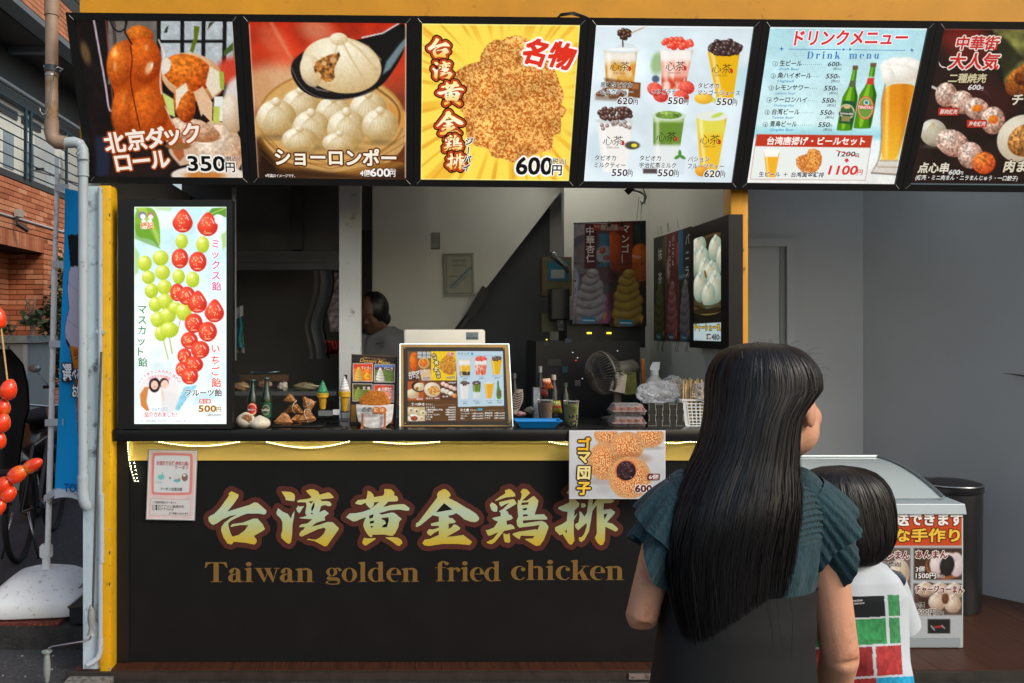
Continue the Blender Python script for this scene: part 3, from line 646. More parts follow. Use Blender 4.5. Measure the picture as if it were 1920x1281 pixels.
SL = {
 'T': (.78, [rc(.30,0,.48,.93), serif(.20,.58,0), rc(.03,.885,.75,.93), [[(.03,.93),(0,.66),(.03,.66),(.12,.84),(.24,.885),(.24,.93)]], [[(.75,.93),(.78,.66),(.75,.66),(.66,.84),(.54,.885),(.54,.93)]]]),
 'a': (.56, [rc(.29,.10,.44,.52), arc(.25,.48,.19,.185,.15,.05,0,175), [ellpts(.13,.48,.075,.08)[:-1]], arc(.22,.19,.20,.20,.16,.06,70,330), [[(.26,.40),(.30,.34),(.30,.40)]], [[(.29,.12),(.44,.12),(.48,.03),(.56,.07),(.55,.03),(.47,-.01),(.36,0)]]]),
 'i': (.36, stem(.10,.16,0,.66)+[[ellpts(.17,.84,.098,.10)[:-1]]]),
 'w': (.86, [[[(.05,.64),(.22,.64),(.38,.15),(.33,-.01)]], [[(.36,.64),(.53,.64),(.68,.15),(.63,-.01)]], [[(.33,-.01),(.36,.02),(.52,.60),(.48,.60)]], [[(.63,-.01),(.66,.02),(.80,.64),(.76,.64)]], serif(0,.30,.632), serif(.34,.60,.632), serif(.68,.88,.632)]),
 'n': (.66, stem(.08,.16,0,.64)+[rc(.41,0,.57,.48), serif(.36,.64,0), arc(.37,.46,.20,.20,.16,.07,0,140)]),
 'g': (.60, ring(.0,.0,.0,.0,.0,.0) and [ring(.25,.46,.20,.20,.125,.03), arc(.46,.52,.14,.14,.03,.05,40,130), [ellpts(.54,.56,.06,.06)[:-1]], [[(.13,.30),(.20,.27),(.16,.20),(.40,.18),(.48,.12),(.50,.20),(.40,.10+.16),(.2,.26),(.14,.22),(.08,.2),(.09,.12),(.16,.08),(.46,.08),(.5,.02),(.56,.05),(.52,.14),(.42,.2)]] if False else [[(.06,.14),(.10,.22),(.17,.28),(.21,.28),(.17,.215),(.42,.205),(.52,.15),(.55,.07),(.52,.0),(.42,.085),(.13,.09)]], [ellpts(.29,-.03,.26,.105)[:-1], ellpts(.29,-.02,.19,.07)[:-1]]]),
 'o': (.58, [ring(.28,.325,.275,.335,.155,.03)]),
 'l': (.36, stem(.10,.16,0,.93)),
 'd': (.66, [rc(.38,.03,.54,.93), [[(.30,.905),(.30,.87),(.38,.83),(.54,.93),(.5,.945)]], [[(.38,0),(.62,.03),(.62,.055),(.54,.09),(.38,.1)]], [ellpts(.27,.325,.265,.335,40,320)+ellpts(.29,.325,.13,.295,320,40)]]),
 'e': (.54, [[ellpts(.27,.325,.265,.335,0,318)+ellpts(.33,.32,.17,.29,290,75)+[(.38,.56),(.38,.345)]], rc(.12,.325,.53,.355)]),
 'f': (.46, [rc(.12,0,.28,.78), serif(.05,.38,0), serif(.02,.42,.625), arc(.32,.75,.20,.20,.16,.05,40,180), [ellpts(.45,.83,.08,.075)[:-1]]]),
 'r': (.50, stem(.08,.16,0,.64)+[arc(.36,.44,.16,.21,.08,.06,60,150), [ellpts(.43,.53,.075,.08)[:-1]]]),
 'c': (.52, [[ellpts(.28,.325,.275,.335,60,320)+ellpts(.32,.325,.15,.295,315,70)], [ellpts(.42,.50,.08,.085)[:-1]]]),
 'h': (.66, stem(.08,.16,0,.93)+[rc(.42,0,.58,.48), serif(.37,.65,0), arc(.38,.46,.20,.20,.16,.07,0,140)]),
 'k': (.66, stem(.08,.16,0,.93)+[[[(.22,.28),(.26,.25),(.52,.64),(.47,.64)]], [[(.28,.40),(.42,.46),(.60,.02),(.40,.02)]], serif(.38,.64,.632), serif(.36,.67,0)]),
}
def serif_text(pr, s, x, y, h, col, fit=None, grad=None, tofaces=None):
    adv = sum(SL[c][0]*1.0 if c in SL else .34 for c in s); kx = (fit/adv if fit else h)
    for c in s:
        if c not in SL: x += .34*kx; continue
        w, parts = SL[c]
        if tofaces: tofaces(c)
        for g in parts: pr.outline([[(x+q*kx, y-r*h) for q, r in lp] for lp in g], col)
        x += w*kx
for word, x0, x1, y in (('Taiwan', 384, 590, 1091.5), ('golden', 609, 787, 1091), ('fried', 815, 941, 1090), ('chicken', 958, 1171, 1087.5)):
    adv = sum(SL[c][0] for c in word); kx = (x1-x0)/adv; x = x0
    for c in word:
        q = (x-2, 1035, x+SL[c][0]*kx+2, 1105)
        pr = Print([(q[0],q[1]),(q[2],q[1]),(q[2],q[3]),(q[0],q[3])], P(q[0],q[1],dpan), P(q[2],q[1],dpan), P(q[0],q[3],dpan), 2, 2, off=.0006)
        for g in SL[c][1]: pr.outline([[(x+a*kx, y-b*40) for a, b in lp] for lp in g], (124,96,48))
        me = bpy.data.meshes.new('letter'); me.from_pydata(pr.tv, [], pr.tf); setcol(me, np.array(pr.tc)); link('letter', me, VM, ct)
        x += SL[c][0]*kx
# ---------------------------------------------------------------- the row of backlit menu boxes above the counter
VE = vmat('backlit_print', .90)
def roll(p):
    return Vector((p.x, p.y, p.z-(p.x-.44)*.0098))
DT, DB = 3.47, 3.70
ZT, ZB = 2.928, 2.296
def boxcorner(i, u, v, out=0):
    """panel i of six; u,v in the lit sheet (0..1); out = metres in front of the sheet"""
    x = -1.409+i*.7525+u*.684; t = Vector((0, DB-DT, ZB-ZT)); nrm = Vector((0, (ZB-ZT), -(DB-DT))).normalized()
    return roll(Vector((x, DT, ZT))+t*v+nrm*out)
def menu_box(i, label):
    c = boxcorner(i, .5, 1)
    t = thing('menu_lightbox', label, 'illuminated sign', c, 'illuminated menu boxes in a row above the counter')
    e = .0335/.684; ev = .046
    f = MB()
    def q(u0, u1, v0, v1, o0=-.075, o1=.012):
        f.hexa([boxcorner(i,u0,v1,o0), boxcorner(i,u1,v1,o0), boxcorner(i,u1,v0,o0), boxcorner(i,u0,v0,o0)],
               [boxcorner(i,u0,v1,o1), boxcorner(i,u1,v1,o1), boxcorner(i,u1,v0,o1), boxcorner(i,u0,v0,o1)])
    q(-e, 1+e, -ev, 0); q(-e, 1+e, 1, 1+ev); q(-e, 0, 0, 1); q(1, 1+e, 0, 1)
    f.build('frame', M_frame, t)
    b = MB(); f = b; q(0, 1, 0, 1, -.074, -.01); b.build('housing', M_frame, t)
    m = MB()
    for u, v, a, w in ((0,0,-1,-1),(1,0,1,-1),(0,1,-1,1),(1,1,1,1)):
        m.bar(boxcorner(i, u+a*.002, v+w*.002, .0125), boxcorner(i, u+a*.028, v+w*.03, .0125), .0022, .001)
    o = m.build('mitre_joint', mat('bright_edge', C3(190,192,190), .3, metal=.6), t); o['kind'] = 'stuff'
    return t
def menu_print(i, quad, n=190):
    return Print(quad, boxcorner(i,0,0), boxcorner(i,1,0), boxcorner(i,0,1), n, n)
rnd = random.Random(11)

# 1 roast duck -------------------------------------------------
t1 = menu_box(0, 'menu lightbox with glazed roast duck, leftmost of the row')
p = menu_print(0, [(60,55),(893,65),(980,917),(165,915)])
p.fill(26,20,19).noise(.3, 60)
p.rect(235,60,500,400,(112,104,98), 6).rect(500,60,910,330,(186,194,198), 3).noise(.12, 30)
p.poly([(255,60),(275,60),(300,540),(290,540)], (70,60,58), 4)
for x in (504, 628, 740, 851): p.line([(x,60),(x+4,300 if x<800 else 330)], 22, (24,22,22))
p.line([(505,168),(850,168)], 17, (24,22,22)); p.line([(905,60),(905,300)],10,(150,120,80))
p.poly([(690,85),(720,90),(712,150),(690,230),(670,220),(690,150)], (96,112,24), 5); p.poly([(770,70),(800,60),(760,110)], (52,60,24), 5); p.poly([(850,220),(900,170),(900,215),(850,250)], (70,92,40), 8); p.poly([(540,100),(556,82),(550,120),(530,125)], (40,40,30), 3)
p.ell(890,330,75,75,(210,66,44), soft=55); p.ell(930,480,70,120,(226,214,206), soft=30)
p.line([(160,55),(185,200),(222,400),(240,545),(258,545)], 9, (196,176,190)); p.line([(225,55),(236,200),(262,500)], 7, (120,60,50)); p.line([(275,430),(278,500)],6,(120,64,44))
p.ell(115,230,22,60,(150,112,70), -15, 22, .6)
# pancake rolls on the right
p.poly([(530,600),(620,590),(900,600),(960,700),(975,915),(640,915),(560,760)], (214,180,150), 10)
p.ball(840,760,130,140,(244,226,204),(190,140,100), grain=.25, gs=18, seed=4); p.ball(700,650,150,60,(232,206,180),(170,110,70), 15, grain=.3, gs=14)
p.ball(905,560,60,110,(240,226,206),(190,150,110), -10, soft=10)
p.ball(690,360,175,125,(240,214,176),(190,120,60), 20)
p.ball(665,335,140,95,(236,130,36),(168,60,10), 20, grain=.45, gs=14, seed=3)
p.poly([(780,300),(830,330),(855,420),(800,470),(760,400)], (236,222,196), 6); p.ell(540,300,30,45,(236,226,210), 20, 6)
p.ball(650,500,58,112,(240,130,40),(150,50,8), -8, grain=.4, gs=12, seed=8); p.poly([(600,430),(655,390),(668,430),(630,470),(605,540)], (240,226,200), 5)
p.poly([(700,440),(745,410),(800,500),(800,620),(745,590)], (232,190,150), 6); p.poly([(730,590),(750,560),(790,600),(770,612)], (40,20,14), 3)
p.rect(808,465,856,600,(236,238,228),4); p.rect(805,520,840,610,(196,204,90),5); p.poly([(525,440),(590,480),(600,580),(560,560)], (206,214,120), 10)
p.poly([(830,330),(855,330),(860,430),(838,420)], (160,180,60), 5)
# duck body
p.ball(405,135,72,52,(226,120,32),(150,54,8), 10, grain=.25, gs=10)
p.poly([(335,150),(470,150),(500,240),(525,300),(530,480),(560,560),(610,640),(600,720),(300,700),(262,620),(262,500),(272,450),(235,340),(232,240),(262,200)], (186,74,12), 5)
p.ball(300,290,72,120,(236,122,34),(150,52,6), 6, soft=16, grain=.2, gs=12, seed=2, spec=.4)
p.ball(430,270,92,125,(226,104,26),(150,48,6), -4, soft=16, grain=.2, gs=12, seed=5)
p.ball(325,560,72,140,(222,104,28),(132,40,6), 0, soft=18, grain=.2, gs=14, seed=6); p.ball(455,560,100,150,(224,106,26),(146,46,6), -8, soft=18, grain=.2, gs=14, seed=7)
p.line([(355,190),(368,280),(352,360),(372,470),(400,600),(412,650)], 7, (96,28,6), 5); p.ell(455,310,17,36,(250,206,160), 20, 14, .75); p.ell(470,300,6,20,(255,246,236),15,5,.8); p.ell(272,300,8,26,(250,190,140), 0, 8, .6); p.ell(440,200,8,18,(250,206,160),0,8,.5); p.ell(320,480,8,30,(240,150,80),0,10,.5)
p.line([(505,160),(540,240),(520,300),(515,400),(525,450)], 8, (240,226,214), 5, .8); p.line([(248,58),(262,100),(300,122),(330,95),(336,58)], 9, (28,26,28)); p.line([(330,60),(325,120),(362,182)], 9, (24,22,22))
p.line([(545,520),(590,620)],7,(238,210,190),5,.7)
p.poly([(560,700),(640,690),(655,800),(630,828),(600,790)], (176,84,40), 8, .9); p.poly([(170,690),(250,680),(240,915),(172,915)], (34,40,58), 30); p.poly([(300,715),(600,720),(560,770),(640,860),(520,915),(240,915)], (38,26,24), 14)
p.ell(760,900,200,62,(30,20,16)); p.ell(790,905,205,55,(236,222,206)); p.ell(770,905,110,22,(206,130,60), soft=16); p.ell(620,740,70,20,(150,96,50), soft=8)
p.noise(.1, 6, 9); p.line([(973,640),(978,915)], 16, (240,226,200), 12, .7); p.line([(893,65),(935,420)],12,(226,196,180),10,.5)
OB = [(.075, (150,66,14))]
for ch, x, y in zip('北京ダック', (282,400,505,595,700), (768,752,740,722,712)): p.text(ch, x, y, 122, (250,240,226), .035, [(.055, (166,72,14))], 'c', rot=6)
for ch, x, y in zip('ロール', (328,430,532), (878,868,858)): p.text(ch, x, y, 118, (250,240,226), .035, [(.055, (166,72,14))], 'c', rot=6)
p.text('350', 682, 878, 118, (18,16,16), .03, [(.06, (250,248,240))], fit=200); p.text('円', 886, 880, 62, (18,16,16), .03, [(.08, (250,248,240))]); p.text('(税込)', 876, 820, 32, (30,26,26), .01, [(.08,(240,226,214))])
p.build(VE, t1, gain=.95)

# 2 soup dumplings ---------------------------------------------
def bun(p, cx, cy, rx, ry, seed=0, hi=(252,244,220), lo=(186,150,90), folds=9, tip=True):
    p.ball(cx, cy, rx, ry, hi, lo, soft=5, grain=.06, gs=20, seed=seed, hard=1.3); p.ell(cx, cy+ry*.98, rx*.9, ry*.16, tuple(c*.62 for c in lo), 0, ry*.2, .5)
    r = random.Random(seed)
    for k in range(folds):
        a = -PI/2+(k/(folds-1)-.5)*2.6; x0, y0 = cx+r.uniform(-6,6), cy-ry*.72
        p.line([(x0,y0),(cx+math.cos(a)*rx*.45, cy-ry*.35+abs(math.sin(a))*ry*.1),(cx+math.cos(a+PI)*-rx*.8, cy+ry*.45)], max(4, rx*.07), (206,180,128), rx*.06, .5)
    if tip: p.ball(cx, cy-ry*.88, rx*.24, ry*.24, hi, lo, soft=5)
t2 = menu_box(1, 'menu lightbox with soup dumplings in a bamboo steamer under a black spoon')
p = menu_print(1, [(1013,67),(1868,77),(1866,925),(1045,917)])
p.gradv([(0,(196,48,22)),(.3,(196,60,30)),(.45,(160,70,40)),(1,(90,50,24))]); p.noise(.25, 120, 3)
p.ell(1380,110,90,60,(232,160,120), 20, 80, .6); p.ell(1150,170,60,110,(226,130,90), -40, 60, .4); p.line([(1130,60),(1200,190),(1240,260)],20,(236,170,130),16,.35)
p.ell(1180,430,220,140,(222,186,140), 0, 120, .85); p.ell(1060,430,80,90,(206,150,100),0,60,.7)
p.ell(1455,640,425,290,(206,158,92)); p.ell(1455,590,405,260,(176,120,56)); p.ell(1455,590,392,250,(214,166,96), soft=12)
p.poly([(1045,640),(1120,790),(1300,870),(1500,900),(1866,800),(1866,925),(1045,925)], (150,98,40), 12); p.poly([(1045,700),(1150,830),(1160,925),(1045,925)], (40,24,14), 60)
for k in range(5): p.line([(1060,640+k*34),(1180,770+k*30),(1450,840+k*28),(1720,770+k*34),(1866,680+k*40)], 5, (108,66,24), 4, .55)
p.poly([(1045,860),(1300,868),(1600,905),(1866,850),(1866,925),(1045,925)], (44,26,16), 40, .8); p.poly([(1760,500),(1866,560),(1866,640),(1800,640)], (214,150,70), 20); p.line([(1700,420),(1810,500),(1840,580),(1800,680)], 12, (110,60,24), 10,.7)
for (x,y,rx,ry,sd) in ((1290,520,105,95,1),(1470,560,100,90,2),(1660,545,105,100,3),(1155,590,110,105,4),(1345,650,105,105,5),(1540,650,108,110,6),(1725,630,100,95,7),(1280,710,100,72,8),(1500,725,95,60,9)): bun(p, x, y, rx, ry, sd)
# spoon
p.poly([(1640,160),(1750,120),(1826,78),(1868,76),(1868,210),(1800,330),(1730,420),(1600,480),(1400,490),(1290,440),(1240,360),(1235,300),(1280,240),(1380,190)], (22,20,20), 4)
p.ell(1420,350,185,110,(30,26,26), 18); p.line([(1240,310),(1290,420),(1400,485),(1560,490),(1700,430)], 6, (120,110,104), 6, .6)
p.poly([(1868,150),(1868,190),(1780,320),(1740,350),(1760,280),(1830,190)], (150,180,190), 14, .7); p.line([(1628,152),(1740,128),(1826,78)], 6, (230,220,214), 3)
p.ball(1515,300,218,150,(252,242,214),(206,174,120), 10, soft=5, grain=.05, gs=20, pl=(-.1,-.6)); p.ball(1500,160,50,34,(248,238,206),(220,190,140)); p.ball(1350,330,60,88,(244,230,196),(196,166,120),-14)
for q in ([(1520,170),(1560,250),(1640,380)],[(1540,160),(1620,220),(1710,330)],[(1500,170),(1470,260),(1440,420)],[(1560,160),(1660,200),(1725,270)]): p.line(q, 12, (206,178,126), 10, .6)
p.poly([(1400,260),(1500,228),(1510,250),(1470,320),(1480,370),(1440,400),(1370,350),(1360,300)], (150,96,44), 10); p.noise(.9, 14, 7, mask=p.pm([(1400,260),(1500,228),(1510,250),(1470,320),(1480,370),(1440,400),(1370,350),(1360,300)], 12)); p.ell(1385,355,18,18,(226,190,140)); p.ell(1470,270,16,14,(214,166,110)); p.ell(1420,290,14,12,(220,176,120))
p.line([(1300,370),(1380,430),(1440,440)], 9, (170,150,140), 8,.6)
p.noise(.07, 7, 5); p.line([(1015,80),(1045,915)], 8, (240,200,180), 6, .6); p.line([(1866,80),(1864,915)], 8, (246,214,190), 6, .7)
p.text('ショーロンポー', 1145, 838, 100, (250,244,224), .035, [(.07, (96,44,10))], fit=665)
p.text('600', 1670, 908, 62, (250,246,240), .03, [(.06,(60,30,16))], fit=106); p.text('4個', 1612, 905, 40, (250,246,240), .02); p.text('円', 1777, 908, 36, (250,246,240), .02); p.text('(税込)', 1774, 878, 15, (240,230,220)); p.text('※写真はイメージです。', 1086, 912, 20, (250,240,230), .01, fit=165)
p.build(VE, t2, gain=.97)

# 3 golden fried chicken ---------------------------------------
def cutlet(p, pts, seed=1, gs=9, hi=(246,176,74), lo=(164,84,18), soft=4, mottled=.5):
    m = p.pm(pts, soft); wob = fbm(p.X/gs, p.Y/gs, seed, 3); wob2 = fbm(p.X/(gs*.45), p.Y/(gs*.45), seed+9, 2); big = fbm(p.X/(gs*9), p.Y/(gs*9), seed+3, 2)
    t = np.clip(.5+(wob-.5)*2.6+(wob2-.5)*1.6+(big-.5)*mottled, 0, 1)[..., None]
    c = np.array(lo, float)*(1-t)+np.array(hi, float)*t
    w = np.clip((wob2-.72)*5, 0, 1)[..., None]; c = c*(1-w*.6)+np.array((255,226,170))*w*.6
    p.c = p.c*(1-m[..., None])+c*m[..., None]; return p
t3 = menu_box(2, 'menu lightbox with large fried chicken cutlet on yellow sunburst')
p = menu_print(2, [(102,83),(955,90),(883,933),(88,928)], 230)
p.fill(250,222,84); ang = np.arctan2(p.Y-470, p.X-560); rr = np.hypot(p.X-560, p.Y-470)
ray = np.clip((np.sin(ang*23+np.sin(ang*7)*2.2)-.55)*4, 0, 1)*smooth01((rr-260)/160)
p.mix(ray*.75, (240,178,52)); ray2 = np.clip((np.sin(ang*31+2+np.sin(ang*5)*3)-.8)*6, 0, 1)*smooth01((rr-330)/100); p.mix(ray2*.6, (226,156,40))
dots = np.clip((.32-np.hypot((p.X % 26)/26-.5, (p.Y % 26)/26-.5))*8, 0, 1)*smooth01((rr-260)/80)*np.clip(fbm(p.X/120,p.Y/120,5)*2-.8,0,1); p.mix(dots*.35, (240,196,60))
CH = [(590,146),(640,150),(672,172),(740,190),(800,290),(835,380),(862,470),(850,520),(877,555),(845,600),(842,680),(800,690),(790,780),(740,775),(690,800),(640,830),(590,832),(520,810),(470,800),(460,770),(385,745),(330,690),(325,600),(300,540),(262,540),(300,470),(290,430),(330,410),(270,370),(320,320),(410,290),(430,220),(480,180),(540,165)]
random.seed(2); CH2 = []
for (x0,y0),(x1,y1) in zip(CH, CH[1:]+CH[:1]):
    for k in range(3): CH2.append((x0+(x1-x0)*k/3+random.uniform(-6,6), y0+(y1-y0)*k/3+random.uniform(-6,6)))
cutlet(p, CH2, 3, 9, (255,200,112), (176,88,24), 4, .25)
p.noise(.16, 90, 6, 2, mask=p.pm(CH2, 8)); p.ell(700,700,160,90,(150,70,16),-30,120,.1); p.ell(620,480,50,120,(130,60,14),20,90,.06)
p.line([(102,86),(955,92),(886,932),(88,928),(102,86)], 10, (255,250,160), 8, .7)
G3 = [(255,240,150),(255,246,214),(240,186,60)]
for idx, x, y, h in ((0,191,215,108),(1,210,338,100),(2,252,462,130),(3,248,622,130),(4,263,732,92),(5,278,830,90)):
    brush(p, idx, x, y, h, (255,236,160), G3, [(19, (48,18,8)), (12, (190,70,30))])
for ch, x, y in zip('名物', (688,832), (290,310)): p.text(ch, x, y, 150, (222,50,30), .05, [(.06, (255,244,236))], 'c', rot=-12, shear=.12)
p.text('ジーパイ', 352, 700, 46, (24,18,16), .035, [(.06,(255,250,236))], vert=True, rot=-4)
p.text('600', 600, 895, 128, (22,18,18), .035, [(.06,(255,252,246))], fit=190); p.text('円', 792, 896, 62, (22,18,18), .03, [(.08,(255,252,246))]); p.text('(税込)', 785, 838, 34, (30,24,24), .01, [(.07,(255,250,230))])
p.build(VE, t3, gain=1.0)

# 4 bubble teas ------------------------------------------------
t4 = menu_box(3, 'menu lightbox with six bubble tea cups on a pale blue ground')
p = menu_print(3, [(1047,92),(1893,98),(1757,941),(973,938)], 230)
p.fill(222,236,242).noise(.09, 160, 2); p.ell(1450,250,120,200,(176,206,214),0,120,.3); p.ell(1830,400,90,90,(166,214,222),0,70,.5); p.ell(1060,760,70,110,(190,214,224),0,60,.5)
p.ell(1375,300,34,60,(120,160,70),10,24,.6); p.ell(1365,385,20,20,(50,66,96),0,10,.8)
def cup(p, xl, xr, yt, yb, xs, xe, body, top=None, layers=(), milky=0, seed=1):
    """cup trapezoid: top from xl to xr at yt, bottom xs to xe at yb"""
    q = [(xl,yt),(xr,yt),(xe,yb),(xs,yb)]; p.poly(q, body, 5)
    m = p.pm(q, 5)
    for (f0, f1, c, sf) in layers:
        a = smooth01((p.Y-(yt+(yb-yt)*f0))/sf+.5)*smooth01(((yt+(yb-yt)*f1)-p.Y)/sf+.5); p.mix(m*a, c)
    if milky: p.mix(m*np.clip((fbm(p.X/26, p.Y/60, seed, 3)-.5)*5, 0, 1)*milky, (250,240,226))
    cx = (xl+xr)/2; hx = ((p.X-(xl+(xs-xl)*(p.Y-yt)/(yb-yt)))/np.maximum(xr-xl, 1)); p.mix(m*np.exp(-((hx-.14)/.06)**2)*.5, (255,255,250)); p.mix(m*np.exp(-((hx-.96)/.05)**2)*.25, (120,100,70))
def pearls(p, cx, cy, rx, ry, n, col, hi, r0, seed):
    r = random.Random(seed)
    for k in range(n):
        a = r.uniform(0, 2*PI); q = math.sqrt(r.random()); x, y = cx+rx*q*math.cos(a), cy+ry*q*math.sin(a)
        p.ball(x, y, r0, r0, hi, col, soft=3, pl=(-.3,-.4)); p.ell(x-r0*.3, y-r0*.35, r0*.28, r0*.24, tuple(min(255, c+150) for c in col), 0, 3, .8)
for (cx, cy, s, tl) in ((1180,315,1,(60,46,36)),(1470,315,1,0),(1720,320,1,0),(1135,715,1,0),(1415,690,1,0),(1645,705,1,0)): pass
cup(p,1090,1270,232,440,1100,1245,(214,150,50), layers=((0,.3,(238,232,220),50),), milky=.5, seed=3); p.ell(1185,228,98,16,(214,224,226)); p.ell(1185,224,84,10,(240,244,244)); p.poly([(1150,215),(1190,186),(1240,190),(1270,215)],(214,222,226),8,.8)
pearls(p,1198,140,36,24,26,(40,22,14),(96,60,40),13,4); p.line([(1235,135),(1330,92)], 6, (190,150,90)); p.line([(1192,165),(1192,208)], 7, (60,34,20))
p.poly([(1090,380),(1245,400),(1240,440),(1100,440)],(80,44,22),16,.6); pearls(p,1130,455,90,26,14,(70,40,24),(130,84,50),14,8); p.poly([(1225,400),(1285,405),(1280,490),(1215,480)],(120,66,32),5); p.poly([(1240,410),(1275,412),(1272,440),(1238,440)],(166,104,60),6); p.poly([(1040,470),(1240,480),(1240,510),(1040,500)],(120,84,60),20,.6)
cup(p,1393,1570,222,440,1396,1520,(236,170,150), layers=((0,.3,(244,236,232),40),(.72,1,(206,66,40),40)), milky=.7, seed=9); p.ell(1482,220,98,12,(222,228,230)); pearls(p,1482,190,80,24,44,(206,40,26),(250,110,80),15,5)
for (x,y) in ((1390,475),(1530,430),(1500,480),(1360,440)): p.ball(x,y,42,36,(244,110,90),(196,44,36),20,grain=.3,gs=7)
cup(p,1645,1818,235,500,1690,1775,(232,178,20), seed=2); p.ell(1740,215,92,44,(40,26,24)); pearls(p,1740,212,88,40,64,(34,22,22),(96,70,66),13,6); p.ball(1620,490,50,30,(250,206,80),(220,160,30)); p.ell(1700,500,40,18,(190,206,80),0,10,.7)
cup(p,1048,1240,605,890,1075,1200,(240,236,232), milky=.4, seed=5); p.ell(1140,614,100,16,(206,214,216)); pearls(p,1150,575,95,34,60,(44,26,24),(110,76,64),13,7); pearls(p,1150,640,85,26,12,(120,100,96),(170,150,140),11,17)
cup(p,1348,1515,590,880,1345,1470,(226,232,230), layers=((0,.52,(104,140,50),30),(0,.1,(180,200,140),20)), seed=6); p.ell(1432,584,92,26,(206,220,200)); p.ball(1430,580,70,22,(150,180,90),(90,130,40),grain=.5,gs=10); p.poly([(1460,810),(1520,810),(1505,900),(1470,900)],(214,226,232),6); 
for a in (0,120,240): p.ell(1487+16*math.cos(math.radians(a-90)),800+14*math.sin(math.radians(a-90)),18,9,(86,140,50),a-90,4)
cup(p,1578,1742,590,905,1595,1680,(236,190,40), layers=((0,.3,(226,214,80),60),), seed=8); p.ell(1660,585,86,26,(226,230,220)); p.ell(1690,580,34,10,(190,214,80),-20,6); p.ball(1600,880,34,30,(246,180,60),(206,130,20))
p.ell(1235,745,40,22,(40,36,20),0,10,.8); p.ell(1245,745,16,10,(240,220,60),0,5); p.rect(1290,870,1365,896,(50,30,26),10,.8)
p.line([(1048,95),(1893,101)], 12, (250,255,255), 8,.8); p.line([(1047,92),(975,938)], 9, (250,255,255), 7,.7)
for (cx, cy, dk) in ((1168,325,1),(1465,322,1),(1712,335,1),(1127,728,1),(1410,705,1),(1640,720,1)):
    c = (46,34,24)
    p.text('心', cx-48, cy+14, 58, c, -.004); p.text('茶', cx+4, cy+14, 58, c, -.004); p.text('SHIN CHA', cx-30, cy+34, 15, (96,76,50), 0); 
    p.outline([ellpts(cx+58, cy+4, 8, 14, n=12)[:-1]], (196,50,40))
CT = (24,20,20); OW = [(.07,(240,244,246))]
for (s1, s2, s3, x, y, w2) in (('黒糖タピオカ','ミルクティー','620',1065,430,175),('','いちごラテ','550',1340,428,130),('タピオカ','マンゴージュース','550',1585,432,225),('タピオカ','ミルクティー','550',1030,825,165),('タピオカ','宇治抹茶ミルク','550',1268,825,195),('パション','フルーツティー','620',1525,828,190)):
    if s1: p.text(s1, x+3, y, 33, CT, .012, OW, fit=len(s1)*28)
    p.text(s2, x, y+38, 33, CT, .012, OW, fit=w2)
    dx = {1065:92,1340:86,1585:100,1030:92,1268:98,1525:86}[x]; q = y+92 if y < 600 else y+84
    p.text(s3, x+dx, q, 52, CT, .02, OW, fit=82); p.text('円', x+dx+85, q, 30, CT, .015, OW); p.text('税込', x+dx+86, q-26, 12, (50,46,46))
p.build(VE, t4, gain=1.0)

# 5 drink menu -------------------------------------------------
t5 = menu_box(4, 'pale blue menu lightbox with drink price list and tall beer glass')
p = menu_print(4, [(232,122),(1268,132),(1012,1162),(50,1155)], 220)
p.gradv([(0,(176,220,230)),(.25,(190,228,234)),(.6,(212,238,240)),(.68,(150,214,224)),(.72,(226,240,240)),(1,(238,238,232))]); p.noise(.08,140,4)
p.line([(232,125),(1268,135)],14,(244,252,252),10,.8); p.line([(232,125),(50,1155)],12,(244,252,252),9,.7)
BG = [(1178,500),(975,500),(952,560),(938,640),(935,740),(925,860),(900,1000),(880,1080),(1030,1090),(1090,830),(1160,560)]
p.poly([(960,430),(1200,400),(1178,500),(975,500)], (226,220,196), 6)
p.poly([(985,500),(1176,500),(1165,545),(1100,800),(1040,1010),(930,1010),(950,840),(952,700),(958,600)], (222,140,26), 6)
hx = (p.X-(960-.06*(p.Y-500)))/200; m = p.pm([(985,500),(1176,500),(1165,545),(1100,800),(1040,1010),(930,1010),(950,840),(952,700),(958,600)], 6); p.mix(m*np.clip((p.Y-640)/400,0,1)*.8, (246,200,60)); p.mix(m*np.exp(-((hx-.18)/.07)**2)*.6, (255,220,120)); p.mix(m*np.exp(-((hx-.75)/.12)**2)*.35, (170,90,10))
p.line([(982,500),(955,600),(945,720),(945,840),(925,1000),(870,1090)], 12, (150,120,90), 8,.7); p.line([(930,1010),(1040,1010)],14,(190,170,140),6); p.poly([(925,1020),(1040,1020),(1025,1105),(862,1095)], (214,206,196), 6); p.line([(870,1090),(1025,1100)], 12, (130,110,96), 6,.8); p.line([(915,1050),(1035,1052)],8,(160,130,100),6,.7)
for (x,y,rx,ry) in ((1010,400,60,60),(1060,370,66,48),(1130,370,70,48),(1180,390,50,50),(1080,430,120,60),(1000,450,44,60)): p.ball(x,y,rx,ry,(250,248,240),(214,206,190),soft=12)
p.noise(.05,10,6)
